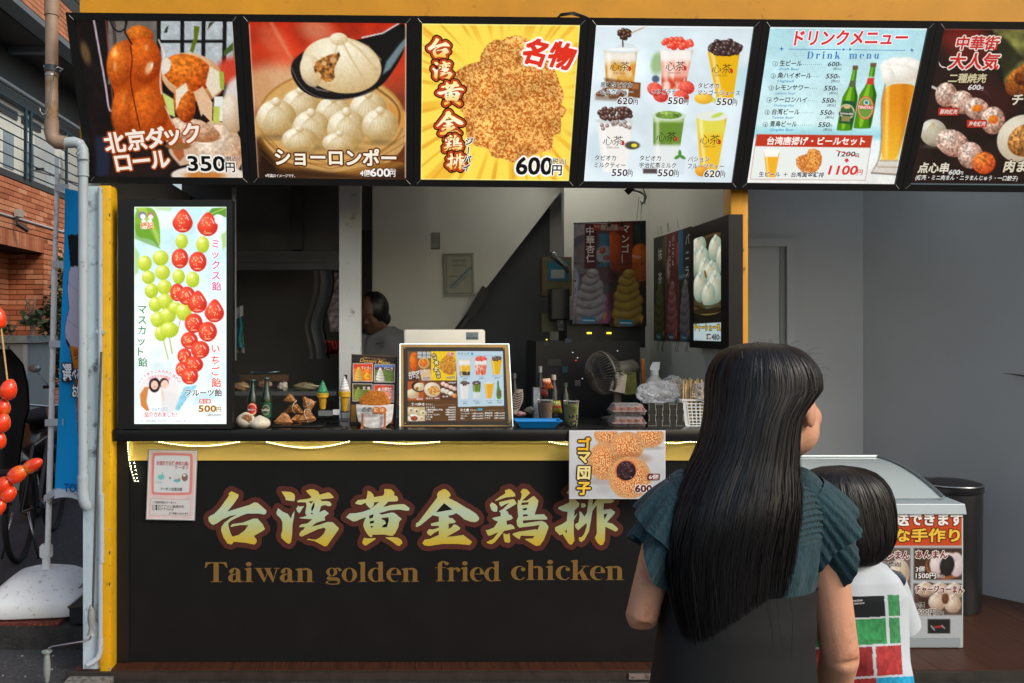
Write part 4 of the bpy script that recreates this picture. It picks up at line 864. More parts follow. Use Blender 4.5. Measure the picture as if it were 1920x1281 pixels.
def bottle(p, cx, y0, y1, rw, tilt, lab, nm):
    h = y1-y0; X = lambda y, w: cx-(y-y0)*tilt+w
    L_ = [(y0,.26),(y0+.05*h,.28),(y0+.3*h,.36),(y0+.45*h,.9),(y0+.5*h,1),(y1-.02*h,1),(y1,.9)]
    p.poly([(X(y,-w*rw),y) for y,w in L_]+[(X(y,w*rw),y) for y,w in reversed(L_)], (74,138,20), 5)
    p.poly([(X(y,-w*rw*.5),y) for y,w in L_[1:-1]]+[(X(y,w*rw*.1),y) for y,w in reversed(L_[1:-1])], (146,200,40), 12, .8); p.poly([(X(y,w*rw*.6),y) for y,w in L_[1:-1]]+[(X(y,w*rw),y) for y,w in reversed(L_[1:-1])], (30,72,12), 10,.7)
    p.poly([(X(y0,-.34*rw),y0-6),(X(y0,.34*rw),y0-6),(X(y0+.04*h,.34*rw),y0+.05*h),(X(y0+.04*h,-.34*rw),y0+.05*h)], (110,84,50), 4)
    p.poly([(X(y0+.22*h,-.36*rw),y0+.22*h),(X(y0+.22*h,.36*rw),y0+.22*h),(X(y0+.32*h,.42*rw),y0+.32*h),(X(y0+.32*h,-.42*rw),y0+.32*h)], lab[0], 4)
bottle(p, 790, 385, 812, 52, .21, [(90,100,60)], 0); bottle(p, 909, 368, 798, 58, .215, [(206,60,44)], 1)
p.poly([(700,612),(785,618),(752,770),(668,762)], (30,84,44), 4); p.ell(722,685,50,50,(206,196,160),0,4); p.ell(722,685,42,42,(60,100,60),0,4); p.ell(724,655,22,12,(206,186,120)); p.poly([(672,686),(768,692),(762,712),(668,706)],(30,60,44),3); p.poly([(690,715),(745,718),(738,752),(682,748)],(150,130,84),4)
p.ell(845,660,54,78,(214,84,60),8,4); p.ell(845,660,47,70,(236,196,150),8,4); p.ell(845,660,44,66,(110,150,60),8,4); p.poly([(795,640),(898,646),(892,670),(790,664)],(206,50,40),3); p.ell(853,625,18,18,(236,226,200)); p.ell(853,625,12,12,(40,120,160))
# set box
p.poly([(128,835),(884,842),(826,1138),(78,1132)], (232,236,232), 5); p.poly([(128,835),(884,842),(868,925),(114,915)], (190,56,32), 5)
p.line([(884,842),(826,1138),(78,1132),(128,835)], 4, (190,120,110), 4,.8)
cup(p,172,272,960,1120,182,240,(240,176,40),milky=0); p.poly([(172,945),(270,945),(262,985),(178,985)],(250,246,236),6); p.ell(222,945,52,14,(250,248,240))
CL = [(500,930),(535,945),(550,985),(545,1030),(520,1075),(480,1095),(420,1090),(380,1040),(378,1000),(400,980),(450,965),(465,935)]
cutlet(p, CL, 5, 9, (246,176,90), (190,104,40), 4)
p.text('TSINGTAO', 793, 664, 26, (255,250,240), .03, fit=98, rot=-2); p.text('TSINGTAO', 862, 462, 14, (250,240,230), .01, fit=46); p.text('TAIWAN BEER', 674, 703, 17, (240,236,214), .02, fit=88, rot=-2)
p.text('ドリンクメニュー', 392, 238, 108, (214,44,56), .035, [(.045,(250,240,240))], fit=735, shear=.02, sy=1.05, rot=.8)
BL = (52,116,176)
p.outline([[(355,268),(700,271),(700,275),(355,272)]], BL); p.outline([[(782,272),(1118,276),(1118,280),(782,276)]], BL)
for x in (715,758,737): p.outline([[(x-11,272),(x,264),(x+11,272),(x,280)]] if x != 737 else [[(733,272),(737,268),(741,272),(737,276)]], BL)
for x, y in ((308,268),(1163,276)): p.outline([[(x-18,y),(x-4,y-4),(x,y-18),(x+4,y-4),(x+18,y),(x+4,y+4),(x,y+18),(x-4,y+4)]], BL)
serif_text(p, 'D'if False else '', 0, 0, 1, BL)
SL['D'] = (.80, [rc(.10,0,.27,.93), serif(.0,.3,0), rc(0,.90,.3,.93), [ellpts(.30,.465,.46,.465,-90,90)+ellpts(.30,.465,.28,.43,90,-90)]])
SL['m'] = (1.0, stem(.08,.16,0,.64)+[rc(.41,0,.57,.48), serif(.36,.62,0), rc(.74,0,.90,.48), serif(.69,.96,0), arc(.37,.46,.20,.20,.16,.07,0,140), arc(.70,.46,.20,.20,.16,.07,0,140)])
SL['u'] = (.68, [rc(.08,.16,.24,.64), rc(.40,0,.56,.64), serif(.0,.24,.612), serif(.33,.56,.612), serif(.40,.64,0), arc(.28,.20,.20,.20,.16,.07,180,330)])
x = 470
for c in 'Drink menu':
    if c == ' ': x += 44; continue
    for g in SL[c][1]: p.outline([[(x+a*56+(b*8), 334-b*52) for a, b in lp] for lp in g], BL)
    x += SL[c][0]*56+13
for i, (ja, en, pr_, fw) in enumerate((('生ビール','Draft Beer','600',145),('角ハイボール','Highball','550',220),('レモンサワー','Lemon Sour','550',215),('ウーロンハイ','Oolong Hai','550',215),('台湾ビール','Taiwan Beer','550',180),('青島ビール','Qingdao Beer','550',175))):
    x = 262-i*15.5; y = 382+i*80.5
    r0 = 17; p.outline([ellpts(x,y-14,r0,r0,n=18)[:-1], ellpts(x,y-14,r0-2.5,r0-2.5,n=18)[:-1]], CT); p.text(str(i+1), x, y-4, 26, CT, .02, al='c')
    p.text(ja, x+28, y-2, 42, CT, .022, fit=fw); p.text(en, x+26, y+28, 24, (66,140,186), .012, fit=len(en)*13, shear=.1)
    nd = int((x+330-(x+40+fw))/13)
    for k in range(max(nd-1, 3)): p.outline([ellpts(x+40+fw+k*13, y-10, 2.4, 2.4, n=6)[:-1]], CT)
    p.text(pr_, x+342, y+2, 44, CT, .03, fit=72, shear=.12); p.text('円', x+417, y+2, 20, CT, .01); p.text('[税込]', x+378, y+26, 19, CT, .008, fit=52)
p.text('台湾唐揚げ・ビールセット', 190, 900, 56, (255,244,236), .03, fit=635, rot=.3)
p.text('生ビール', 130, 1112, 36, CT, .02, OW, fit=138); p.text('＋', 290, 1112, 34, CT, .02); p.text('台湾黄金鶏排', 340, 1114, 36, CT, .02, OW, fit=212)
p.text('1200', 648, 980, 46, CT, .03, fit=110, shear=.1); p.text('円', 762, 982, 26, CT, .02); p.outline([[(640,938),(790,982),(790,988),(640,944)]], (206,50,44))
p.outline([[(696,994),(716,994),(716,1005),(724,1005),(705,1022),(688,1005),(696,1005)]], (214,60,50)); p.text('1100', 582, 1098, 82, (214,52,44), .035, fit=182, shear=.1); p.text('円', 768, 1100, 42, (214,52,44), .03)
p.build(VE, t5, gain=1.0)

# 6 dim sum ----------------------------------------------------
t6 = menu_box(5, 'dark menu lightbox with dim sum skewers, rightmost of the row')
xr_t, xr_b = 1385+1036, 1105+962
p = menu_print(5, [(1385,132),(2440,142),(2090,1170),(1105,1160)], 190)
p.fill(40,26,22).noise(.3,120,4); p.ell(1560,260,160,120,(110,34,26),0,120,.8); p.ell(1500,180,160,70,(150,40,30),0,80,.6); p.ell(1640,640,200,160,(70,30,26),0,140,.7)
p.poly([(1720,132),(2440,142),(2200,600),(1900,560),(1780,500)], (120,118,60), 30); p.noise(.5,60,8,mask=p.pm([(1720,132),(2440,142),(2200,600),(1900,560),(1780,500)],30)); p.poly([(1700,150),(1800,200),(1920,330),(1760,480),(1690,330)], (30,28,20), 40,.8)
p.ball(1900,480,130,90,(206,120,40),(110,50,14),-35,grain=.5,gs=14); p.ball(1980,400,160,70,(190,110,40),(100,44,14),-35,grain=.5,gs=14); p.line([(1290,515),(1340,540)], 16, (222,214,200))
def shumai(p, x, y, rx, ry, top=None, sd=1):
    p.ball(x,y,rx,ry,(240,214,196),(156,100,80),20,grain=.45,gs=16,seed=sd,soft=6); p.noise(.35,9,sd,2,mask=p.em(x,y,rx,ry)[0])
    if top: p.ball(x+2,y-6,rx*.42,ry*.32,(250,150,40),(226,100,20),-10,grain=.2,gs=8,soft=5)
for (x,y,rx,ry,tp,sd) in ((1385,570,72,82,0,1),(1490,620,76,78,0,2),(1585,665,84,74,1,3),(1688,740,78,92,1,4)): shumai(p,x,y,rx,ry,tp,sd)
bun(p,1288,822,90,90,3,(240,238,222),(176,164,140),9,False); shumai(p,1410,890,112,88,0,6); shumai(p,1525,970,84,88,0,7); p.ball(1612,1020,78,72,(250,140,60),(190,60,20),-20,grain=.5,gs=12)
p.ball(1880,860,180,150,(246,236,214),(200,180,150),-30); p.ball(1900,870,130,100,(214,150,80),(140,80,30),-30,grain=.7,gs=14); p.ell(2050,700,60,60,(60,40,30),0,30)
p.poly([(1480,350),(1620,500),(1690,590),(1640,560),(1500,420)],(96,50,66),12,.5); p.noise(.06,8,3); p.line([(1105,1160),(2090,1168)],10,(150,190,206),7,.7); p.line([(1385,134),(2440,144)],8,(160,120,110),6,.6)
p.text('中華街', 1465, 262, 96, (214,46,40), .035, [(.06,(250,236,224))], fit=280); p.text('大人気', 1408, 388, 112, (214,46,40), .035, [(.06,(250,236,224))], fit=330)
p.outline([[(1345,350),(1360,378),(1400,390),(1370,392),(1350,378)]], (240,226,214))
p.text('二種焼売', 1400, 484, 66, (226,214,170), .025, [(.05,(60,40,20))], fit=250); p.text('600', 1528, 536, 48, (250,246,240), .025, fit=80, shear=.1); p.text('円', 1608, 538, 26, (250,246,240))
for s_, x, y, w in (('豚肉焼売',1326,700,132),('海老焼売',1512,780,130)):
    p.outline([[(x+6,y-44),(x+w,y-46),(x+w+4,y-38),(x+w-2,y+2),(x+w-8,y+6),(x,y+6),(x-4,y),(x,y-40)]], (196,52,36)); p.text(s_, x+8, y-6, 34, (255,240,230), .015, fit=w-18)
p.text('点心串', 1166, 1078, 72, (244,236,214), .03, [(.05,(70,50,20))], fit=200); p.text('600', 1368, 1096, 46, (250,246,240), .02, fit=72, shear=.1); p.text('円', 1442, 1096, 26, (250,246,240)); p.text('(焼売・ミニ肉まん・ニラまんじゅう・一口餃子)', 1146, 1128, 36, (250,246,240), .014, fit=682)
p.text('チマキ', 1812, 632, 84, (236,228,206), .03, [(.05,(60,44,20))], fit=240); p.text('肉まん', 1736, 1072, 84, (240,230,206), .03, [(.05,(70,50,20))], fit=230); p.text('※写真はイメージです。', 1872, 1140, 22, (230,226,220), 0, fit=200)
p.build(VE, t6, gain=.9)

# the sign's end cheek, cable on top
t = thing('sign_cable', 'black cable looped on top of the menu boxes', 'cable', P(1060,28,3.5))
for k in range(3): MB().tube([P(1036+k*3,37,3.50), P(1052,30-k*2,3.48), P(1072+k*2,27-k*2,3.47), P(1090+k*3,32-k,3.5), P(1106+k*4,39,3.52)], .0028, 6).build('loop', M_blackp, t, smooth=True)
# ---------------------------------------------------------------- tall fruit candy lightbox at the left
def flat_quad(x0, y0, x1, y1, d): return P(x0,y0,d), P(x1,y0,d), P(x0,y1,d)
t = thing('fruit_sign', 'tall lightbox showing candied strawberry and grape skewers, beside the yellow post', 'illuminated sign', P(330,806,3.68))
dd = 3.655
X0, X1, Z0, Z1 = P(222,0,dd).x, P(436,0,dd).x, P(0,804,dd).z, P(0,375,dd).z
a0, a1, b0, b1 = P(252,0,dd).x, P(425,0,dd).x, P(0,795,dd).z, P(0,388,dd).z
f = MB().box(X0,a0,dd-.006,dd+.02,Z0,Z1).box(a1,X1,dd-.006,dd+.02,Z0,Z1).box(a0,a1,dd-.006,dd+.02,Z0,b0).box(a0,a1,dd-.006,dd+.02,b1,Z1); f.build('frame', M_frame, t)
bx('housing', M_frame, t, X0, X1, dd+.0201, dd+.055, Z0, Z1)
# drawing units: second zoom of the sign, offset 230,370, scale 2.846
SX = lambda x: (x-230)*2.846; SY = lambda y: (y-370)*2.846
p = Print([(63,52),(549,52),(555,1208),(66,1208)], Vector((a0,dd,b1)), Vector((a1,dd,b1)), Vector((a0,dd,b0)), 130, 300, off=.001)
p.gradv([(0,(196,232,238)),(.25,(206,236,240)),(.5,(236,246,248)),(.8,(222,240,246)),(1,(240,248,250))]).noise(.08,60,4)
p.ell(200,110,90,60,(240,250,250),0,50,.7); p.ell(480,200,80,90,(240,250,250),0,60,.6)
p.poly([(63,52),(160,52),(190,110),(200,180),(200,275),(150,220),(63,215)],(128,176,50),5); p.poly([(63,52),(120,52),(190,200),(200,275),(130,160)],(176,206,90),14,.8); p.line([(75,60),(190,265)],4,(90,140,40),4,.7); p.poly([(63,140),(150,160),(200,275),(63,220)],(96,150,44),10,.6)
p.poly([(440,100),(470,60),(549,52),(549,110),(500,90),(460,110)],(96,150,50),5); p.line([(440,100),(549,56)],4,(190,220,120),4); p.poly([(520,200),(549,180),(549,260),(530,280)],(150,190,90),14,.7); p.poly([(63,260),(90,300),(85,400),(63,420)],(160,200,110),16,.7); p.poly([(160,52),(270,52),(250,75),(190,70)],(170,206,120),14,.6)
def grape(x,y,rx=40,ry=38,s=1): p.ball(x,y,rx,ry,(222,230,96),(160,184,34),soft=3,grain=.08,gs=6,seed=s); p.ell(x-rx*.25,y-ry*.5,rx*.4,ry*.25,(240,244,190),0,10,.7)
def berry(x,y,rx=48,ry=52,s=1,tip=True):
    q = chk([(x-rx*1.06,y+ry*.15),(x-rx*.75,y-ry*.35),(x-rx*.2,y-ry),(x+rx*.25,y-ry),(x+rx*.8,y-ry*.3),(x+rx,y+ry*.2),(x+rx*.7,y+ry*.75),(x,y+ry),(x-rx*.7,y+ry*.75)]) if tip else ellpts(x,y,rx,ry,n=18)[:-1]
    m = p.pm(q, 4); dx=(p.X-x)/rx; dy=(p.Y-y)/ry; tt=np.clip(1.1-np.sqrt((dx+.3)**2+(dy+.3)**2)/1.5,0,1)[...,None]
    c = np.array((250,96,66),float)*tt+np.array((176,24,14),float)*(1-tt); p.c = p.c*(1-m[...,None])+c*m[...,None]
    r = random.Random(s)
    for k in range(12): a=r.uniform(0,6.28); q_=r.uniform(.1,.6); p.ell(x-rx*.15+rx*q_*math.cos(a), y+ry*q_*math.sin(a), 2.6, 3.2, (255,226,160),0,2,.9)
    p.line([(x+rx*.3,y-ry*.5),(x+rx*.55,y-ry*.1)],4,(255,226,240),3,.9); p.line([(x-rx*.3,y-ry*.5),(x-rx*.5,y-ry*.2)],3,(255,226,220),3,.7); p.ell(x,y+ry*.7,rx*.4,4,(255,180,140),0,4,.8)
p.line([(220,765),(244,860)],7,(200,190,90)); p.line([(250,745),(265,832)],7,(190,180,80)); p.line([(306,655),(295,712)],6,(200,186,90)); p.line([(330,985),(310,1060)],9,(236,236,220))
for i,(x,y,rx,ry) in enumerate(((119,352,37,42),(138,426,35,36),(154,498,36,40),(176,570,36,40),(190,650,40,42),(205,725,34,40),(202,323,42,41),(213,400,39,40),(223,478,38,40),(226,554,42,42),(240,630,44,42),(250,706,48,42),(280,590,36,34),(325,610,42,46))): grape(x,y,rx,ry,i)
for i,(x,y,rx,ry) in enumerate(((313,235,33,40),(424,252,35,44),(298,422,33,40),(372,438,36,42))): grape(x,y,rx,ry,20+i)
for i,(x,y,rx,ry,tp) in enumerate(((290,506,38,48,0),(340,524,46,50,0),(304,326,45,53,0),(398,343,47,54,0),(318,128,56,65,1),(450,146,57,66,1),(378,670,48,53,0),(355,762,46,46,0),(330,845,38,42,0),(315,915,32,40,0),(398,558,54,62,1),(488,606,54,64,1),(452,715,50,54,0),(413,812,50,48,0),(380,890,50,44,0),(358,952,46,46,0))): berry(x,y,rx,ry,i,tp)
p.ell(196,1046,108,108,(232,226,226),0,4)
p.poly([(290,1100),(330,1010),(400,1000),(340,1080),(300,1140),(280,1130)],(120,190,216),8,.8); p.noise(.15,8,9,2,mask=p.pm([(290,1100),(330,1010),(400,1000),(340,1080),(300,1140)],8)); p.ell(450,1060,80,30,(180,220,236),-20,20,.6)
# two presenters in the round photo: simple figures
p.poly([(95,1050),(120,1010),(165,1010),(160,1130),(130,1140),(100,1110)],(206,130,70),6); p.poly([(140,1020),(200,1015),(212,1140),(150,1150),(130,1090)],(240,240,240),6); p.ell(172,1000,30,40,(46,30,28),0,5); p.ell(172,1000,19,24,(232,196,176),0,4); p.poly([(205,1030),(280,1040),(300,1080),(270,1150),(212,1150)],(224,222,222),6); p.ell(222,988,24,28,(50,40,38),20,4); p.ell(225,996,19,24,(236,200,180),20,4); p.line([(212,1030),(222,1080)],10,(232,200,180),5)
p.ell(172,1010,7,3,(190,80,80),0,2); p.ell(105,98,22,22,(130,130,136),0,4); p.ell(108,104,14,14,(244,240,240),0,3); p.ell(150,98,20,20,(170,130,100),0,4); p.ell(149,106,13,13,(246,236,226),0,3); p.ell(112,128,12,9,(240,240,244),0,3); p.ell(145,128,12,9,(240,240,244),0,3); p.ell(510,120,24,26,(244,250,250),0,8)
p.line([(63,54),(549,54),(554,1206),(66,1206),(63,54)],6,(244,255,240),5,.7)
p.text('楊記',96,165,36,(226,100,60),.04,[(.05,(255,246,226))])
PK,GN,RD=(214,84,150),(36,134,76),(226,84,66)
ow=[(.06,(246,250,250))]
def vtext(s,x,y,h,col,step): 
    for i,ch in enumerate(s): p.text(ch,x-h/2 if ch not in 'っッ' else x-h/2,y+h*.86+i*step,h,col,.014,ow)
vtext('ミックス飴',500,222,52,PK,56.5); vtext('マスカット飴',112,570,52,GN,56.5); vtext('いちご飴',502,780,54,RD,60)
p.text('フルーツ飴',338,1056,40,(24,24,28),.02,ow,fit=192)
p.outline([[(414,1074),(468,1074),(472,1078),(472,1094),(468,1098),(414,1098),(410,1094),(410,1078)]],(226,120,110)); p.text('各１本',415,1094,20,(255,250,246),.02,fit=52)
p.text('500',408,1142,48,(150,84,20),.03,[(.05,(255,244,200))],fit=92); p.text('円',502,1140,30,(150,84,20),.01,[(.05,(255,244,200))]); p.text('(税込550円)',455,1165,14,(120,90,40),fit=74)
for i,ch in enumerate('いとうあさこ＆大久保佳代子'):
    a=-1.0+i*2.0/12; p.text(ch,200+118*math.sin(a),1062-118*math.cos(a)-12,19,(226,110,110),.02,[(.06,(246,240,240))],'c',rot=-math.degrees(a)*.8)
for i,ch in enumerate('がオススメの逸品'):
    a=-.5+i*1.0/7; p.text(ch,200+100*math.sin(a),1052-100*math.cos(a)+6,18,(226,110,110),.02,[(.06,(246,240,240))],'c',rot=-math.degrees(a)*.7)
p.text('ヒルナンデス',164,1138,24,(90,170,200),.03,[(.05,(255,240,240))],fit=80); p.text('紹介されました！',122,1168,28,(206,90,90),.03,[(.05,(255,246,246))],fit=172)
p.text('季節の果物を使用しております。イチゴの産地は、物の変わります・イラストはイメージです。',100,1196,11,(130,140,150),0,fit=425)
p.build(vmat('backlit_bright',1.0), t, gain=1.0)
dc_ = MB(); 

# ---------------------------------------------------------------- paper coupon notice
t = thing('coupon_notice', 'laminated paper notice with pink border taped on the yellow band', 'notice', P(322,975,3.725))
dd=3.724
TL=P(280,844,dd); TR=P(369,846,dd); BL=P(275,973,dd)
p=Print([(258,145),(564,152),(556,573),(248,566)],TL,TR,BL,90,120,off=.001)
p.fill(214,196,196).noise(.06,40); p.poly([(258,145),(564,152),(560,420),(254,420)],(214,190,186),6)
p.poly([(275,170),(290,162),(525,166),(541,176),(540,405),(525,422),(290,420),(274,408)],(214,130,128),3); p.poly([(292,184),(300,177),(515,180),(524,188),(522,398),(514,406),(298,404),(289,396)],(206,212,216),3); p.poly([(272,440),(534,447),(530,550),(268,545)],(190,150,150),3); p.poly([(275,443),(531,450),(527,547),(271,542)],(206,206,208),3); p.line([(258,145),(564,152),(556,573),(248,566),(258,145)],10,(226,222,222),3)
p.ell(337,310,22,16,(110,190,190)); p.line([(345,280),(345,300)],4,(80,180,180)); p.ell(440,312,24,20,(196,206,206)); p.ell(440,332,22,9,(90,170,180)); p.ell(490,312,20,24,(120,104,92)); p.ell(487,300,9,8,(226,214,206)); p.ell(455,322,8,5,(206,120,100))
RE=(176,70,76)
p.text('全国旅行支援(神奈川県)',305,234,28,RE,.02,fit=208); p.text('クーポン',424,262,28,RE,.015,fit=90); p.text('×',388,326,30,(40,40,44),.02); p.text('クーポン加盟店舗',334,390,22,(50,50,54),.01,fit=140)
p.text('Yoyaku',300,344,14,(80,160,160),0)
p.text('<ご利用可能なクーポン>',284,470,17,(50,50,54),.01,fit=152); p.text('□ 電子(アプリ)と 紙(両方可)',284,494,19,(50,50,54),.012,fit=206); p.text('□ 電子(アプリ)のみ',284,512,19,(50,50,54),.012,fit=138); p.text('がご利用いただけます',392,538,16,(50,50,54),.01,fit=126)
p.build(VM,t)
MB().hexa([TL+Vector((-.004,.0004,.004)),TR+Vector((.004,.0004,.004)),TR+(BL-TL)+Vector((.004,.0004,-.004)),BL+Vector((-.004,.0004,-.004))],[q+Vector((0,.0016,0)) for q in (TL+Vector((-.004,.0004,.004)),TR+Vector((.004,.0004,.004)),TR+(BL-TL)+Vector((.004,.0004,-.004)),BL+Vector((-.004,.0004,-.004)))]).build('laminate', mat('laminate',C3(150,156,158),.25,spec=.5), t)

# ---------------------------------------------------------------- sesame ball poster
t = thing('sesame_poster', 'white photo card of sesame balls hung from the counter edge', 'poster', P(1157,935,3.655))
dd=3.650; q0=(1068,808,1247,935)
TL,TR,BL=P(q0[0],q0[1],dd),P(q0[2],q0[1],dd),P(q0[0],q0[3],dd)
p=Print([(138,135),(1580,140),(1583,1168),(148,1165)],TL,TR,BL,200,144,off=.001)
p.gradv([(0,(214,216,222)),(.6,(204,208,214)),(1,(196,200,206))]).noise(.05,200); p.ell(640,1030,120,60,(160,160,164),0,80,.4); p.ell(620,900,260,60,(140,120,110),0,60,.35); p.ell(1380,400,180,30,(150,140,136),0,30,.5)
def sesame(cx,cy,rx,ry,seed,base=(206,96,40)):
    p.ball(cx,cy,rx,ry,(226,124,60),(176,84,40),soft=10,hard=.9)
    m,a,b,r=p.em(cx,cy,rx,ry)
    rng=np.random.RandomState(seed); N=int(900*rx*ry/(250*270)); 
    gx=(p.X-cx); gy=(p.Y-cy)
    # seeds laid on the sphere: jittered lattice in a bulged space
    k=1/np.sqrt(np.maximum(1-np.minimum(r,.985)**2*.8,.05)); U=gx*k/34; V=gy*k/30
    iu=np.floor(U); best=np.full(U.shape,9.0)
    for du in (-1,0,1):
        for dv in (-1,0,1):
            cu_=np.floor(U)+du; cv_=np.floor(V)+dv; jx=_hash(cu_,cv_,seed)*.8; jy=_hash(cu_,cv_,seed+5)*.8; an=_hash(cu_,cv_,seed+9)*1.6-.8
            ddx=U-cu_-jx; ddy=V-cv_-jy; e1=(ddx*np.cos(an)+ddy*np.sin(an))/.30; e2=(-ddx*np.sin(an)+ddy*np.cos(an))/.48; best=np.minimum(best,e1*e1+e2*e2)
    sd=smooth01((1.1-best)*2.0)*m; edge=np.clip((r-.65)*1.6,0,1)[...,None]
    c=np.array((255,222,160),float)*(1-edge*.25)+np.array((20,30,20))*edge*.4
    p.c=p.c*(1-sd[...,None])+c*sd[...,None]
    p.mix(m*np.clip((r-.75)*2,0,.45),(222,190,140))
sesame(690,200,180,150,1); sesame(1350,220,210,180,2); sesame(650,600,230,285,3); sesame(1010,370,255,220,4)
p.ell(1060,560,300,90,(150,80,40),0,50,.35); sesame(1050,850,320,320,5)
p.ball(990,740,165,160,(226,130,90),(206,96,50),-15,soft=12); p.ball(995,745,145,148,(56,32,40),(22,14,18),-15,soft=10,grain=.5,gs=24)
rr_=random.Random(3)
for k in range(26): p.ball(990+rr_.uniform(-110,110),745+rr_.uniform(-110,110),26,22,(86,52,62),(24,16,20),soft=8); 
for k in range(16): p.ell(990+rr_.uniform(-110,110),735+rr_.uniform(-110,110),7,5,(220,170,170),0,6,.8)
p.line([(138,138),(1580,142),(1583,1166),(148,1163),(138,138)],10,(236,238,242),6)
for ch,y,g in zip('ゴマ団子',(425,610,850,1085),((250,190,30),(246,226,130),(246,232,160),(250,206,60))):
    p.text(ch,355,y,215,g,.05,[(.075,(50,20,16))],'c',shear=.05)
p.outline([[(1320,800),(1335,788),(1490,788),(1505,805),(1500,870),(1490,888),(1330,890),(1312,870)]],(110,40,30)); p.text('6個',1338,868,78,(250,240,236),.02,fit=140)
p.text('600',1132,1066,150,(90,24,20),.05,[(.06,(246,240,240))],fit=250); p.text('円',1400,1066,100,(90,24,20),.04,[(.06,(246,240,240))])
p.build(VM,t)
MB().hexa([TL+Vector((-.002,.0006,.002)),TR+Vector((.002,.0006,.002)),TR+(BL-TL)+Vector((.002,.0006,-.002)),BL+Vector((-.002,.0006,-.002))],[q+Vector((0,.0036,0)) for q in (TL+Vector((-.002,.0006,.002)),TR+Vector((.002,.0006,.002)),TR+(BL-TL)+Vector((.002,.0006,-.002)),BL+Vector((-.002,.0006,-.002)))]).build('card', mat('card_white',C3(214,216,220),.5), t)
# ---------------------------------------------------------------- acrylic menu board on the counter
t = thing('menu_board', 'illuminated acrylic menu board leaning on the white register', 'menu board', P(856,806,3.80))
dd=3.80
def tilt(px, py, o=0):
    d = dd+(805-py)*.00045; return P(px, py, d)+Vector((0,-o,0))
Q=[(750,645),(954,645),(962,804),(750,804)]
def slab(name, q, m, o0, o1, parent, holes=None):
    A=[tilt(x,y,o0) for x,y in (q[3],q[2],q[1],q[0])]; B=[tilt(x,y,o1) for x,y in (q[3],q[2],q[1],q[0])]
    return MB().hexa(A,B).build(name,m,parent)
M_tan=mat('lit_acrylic',C3(176,136,62),.2,n=.2,ns=8,coat=.5); 
slab('acrylic_plate',Q,M_tan,-.010,0,t)
edge=mat('edge_light',(.75,.93,1.0),emit=1.1); em_=MB()
for a_,b_ in zip(Q,Q[1:]+Q[:1]): em_.bar(tilt(*a_,.001),tilt(*b_,.001),.0035,.003,up=(0,1,0))
em_.build('glowing_edge',edge,t)
slab('dark_mount',[(755,650),(949,651),(956,798),(755,798)] if False else [(756.5,651),(946,651.5),(954,797),(757,797)],mat('mount',C3(40,32,26),.4),.0005,.0015,t)
for x,y in ((758.5,653.5),(943.8,653.5),(759.5,794),(951,793)):
    MB().ell(tilt(x,y,.003),.004,.003,.004,10,6).build('screw',mat('brass',C3(196,160,60),.3,metal=.8),t,smooth=True)
B0=[(182,142),(1505,137),(1555,1130),(182,1130)]
def zc(x,y): return tilt(740+x/7.535,640+y/7.535,.0018)
p=Print(B0,zc(182,140),zc(1528,140),zc(182,1130),200,150,off=.0006)
p.fill(96,66,34).noise(.12,120); p.rect(182,142,870,1130,(100,66,32)); 
# duck picture
p.rect(182,148,514,550,(120,90,60)); p.rect(320,148,500,240,(190,196,200)); p.line([(385,148),(385,240)],8,(60,40,30)); p.line([(440,148),(440,240)],8,(60,40,30)); p.line([(320,195),(500,195)],6,(60,40,30))
p.ball(265,300,56,140,(244,130,30),(190,70,10),grain=.2,gs=16); p.ball(282,190,36,30,(240,120,30),(190,70,10)); p.ball(410,310,80,78,(240,214,160),(200,140,70)); p.ball(400,300,60,56,(244,140,40),(200,90,20),grain=.4,gs=16); p.poly([(350,400),(500,390),(514,550),(380,550)],(226,190,150),10); p.poly([(182,430),(330,420),(330,550),(182,550)],(80,44,24),14)
p.rect(508,142,862,548,(250,214,40)); aa=np.arctan2(p.Y-350,p.X-700); p.mix(p.pm([(508,142),(862,142),(862,548),(508,548)])*np.clip((np.sin(aa*22)-.3)*3,0,1)*.4,(226,170,30))
cutlet(p,[(720,190),(800,200),(850,260),(860,400),(820,470),(760,470),(680,440),(630,380),(620,320),(660,250)],5,14,(236,170,60),(176,104,20))
p.rect(182,560,412,832,(190,90,40)); p.ball(250,740,90,70,(240,226,190),(190,150,100)); p.ell(330,640,95,72,(40,34,24),20); p.ball(350,640,80,60,(240,226,190),(196,170,120)); p.poly([(290,650),(330,640),(330,690),(300,690)],(150,90,40),5)
p.rect(412,560,640,832,(130,74,36)); p.ball(530,680,118,104,(240,230,210),(196,180,150),14); cutlet(p,ellpts(550,690,88,66,n=16)[:-1],8,16,(250,206,120),(190,120,50))
p.rect(640,560,868,832,(90,56,36))
for (x,y) in ((680,595),(730,620),(790,645),(840,665)): p.ball(x,y,34,30,(250,226,214),(206,150,130),grain=.3,gs=12)
for (x,y) in ((680,690),(735,710),(790,735)): p.ball(x,y,38,34,(244,238,226),(180,170,150),grain=.3,gs=12)
p.ball(842,765,32,32,(250,170,90),(206,110,40),grain=.3,gs=10)
p.rect(182,925,428,1130,(206,186,140)); 
for (x,y,c) in ((230,970,(150,90,50)),(310,985,(90,60,40)),(400,1010,(120,130,50)),(380,1090,(200,150,80))): p.ball(x,y,48,40,(240,230,200),(200,180,140)); p.ell(x,y,14,14,c)
p.ball(270,1085,80,60,(250,246,236),(220,210,196)); p.ball(275,1090,50,36,(190,90,50),(140,60,30)); p.line([(190,1040),(270,1095)],8,(60,30,24))
p.poly([(852,137),(1506,137),(1550,905),(893,925)],(196,218,232),4); 
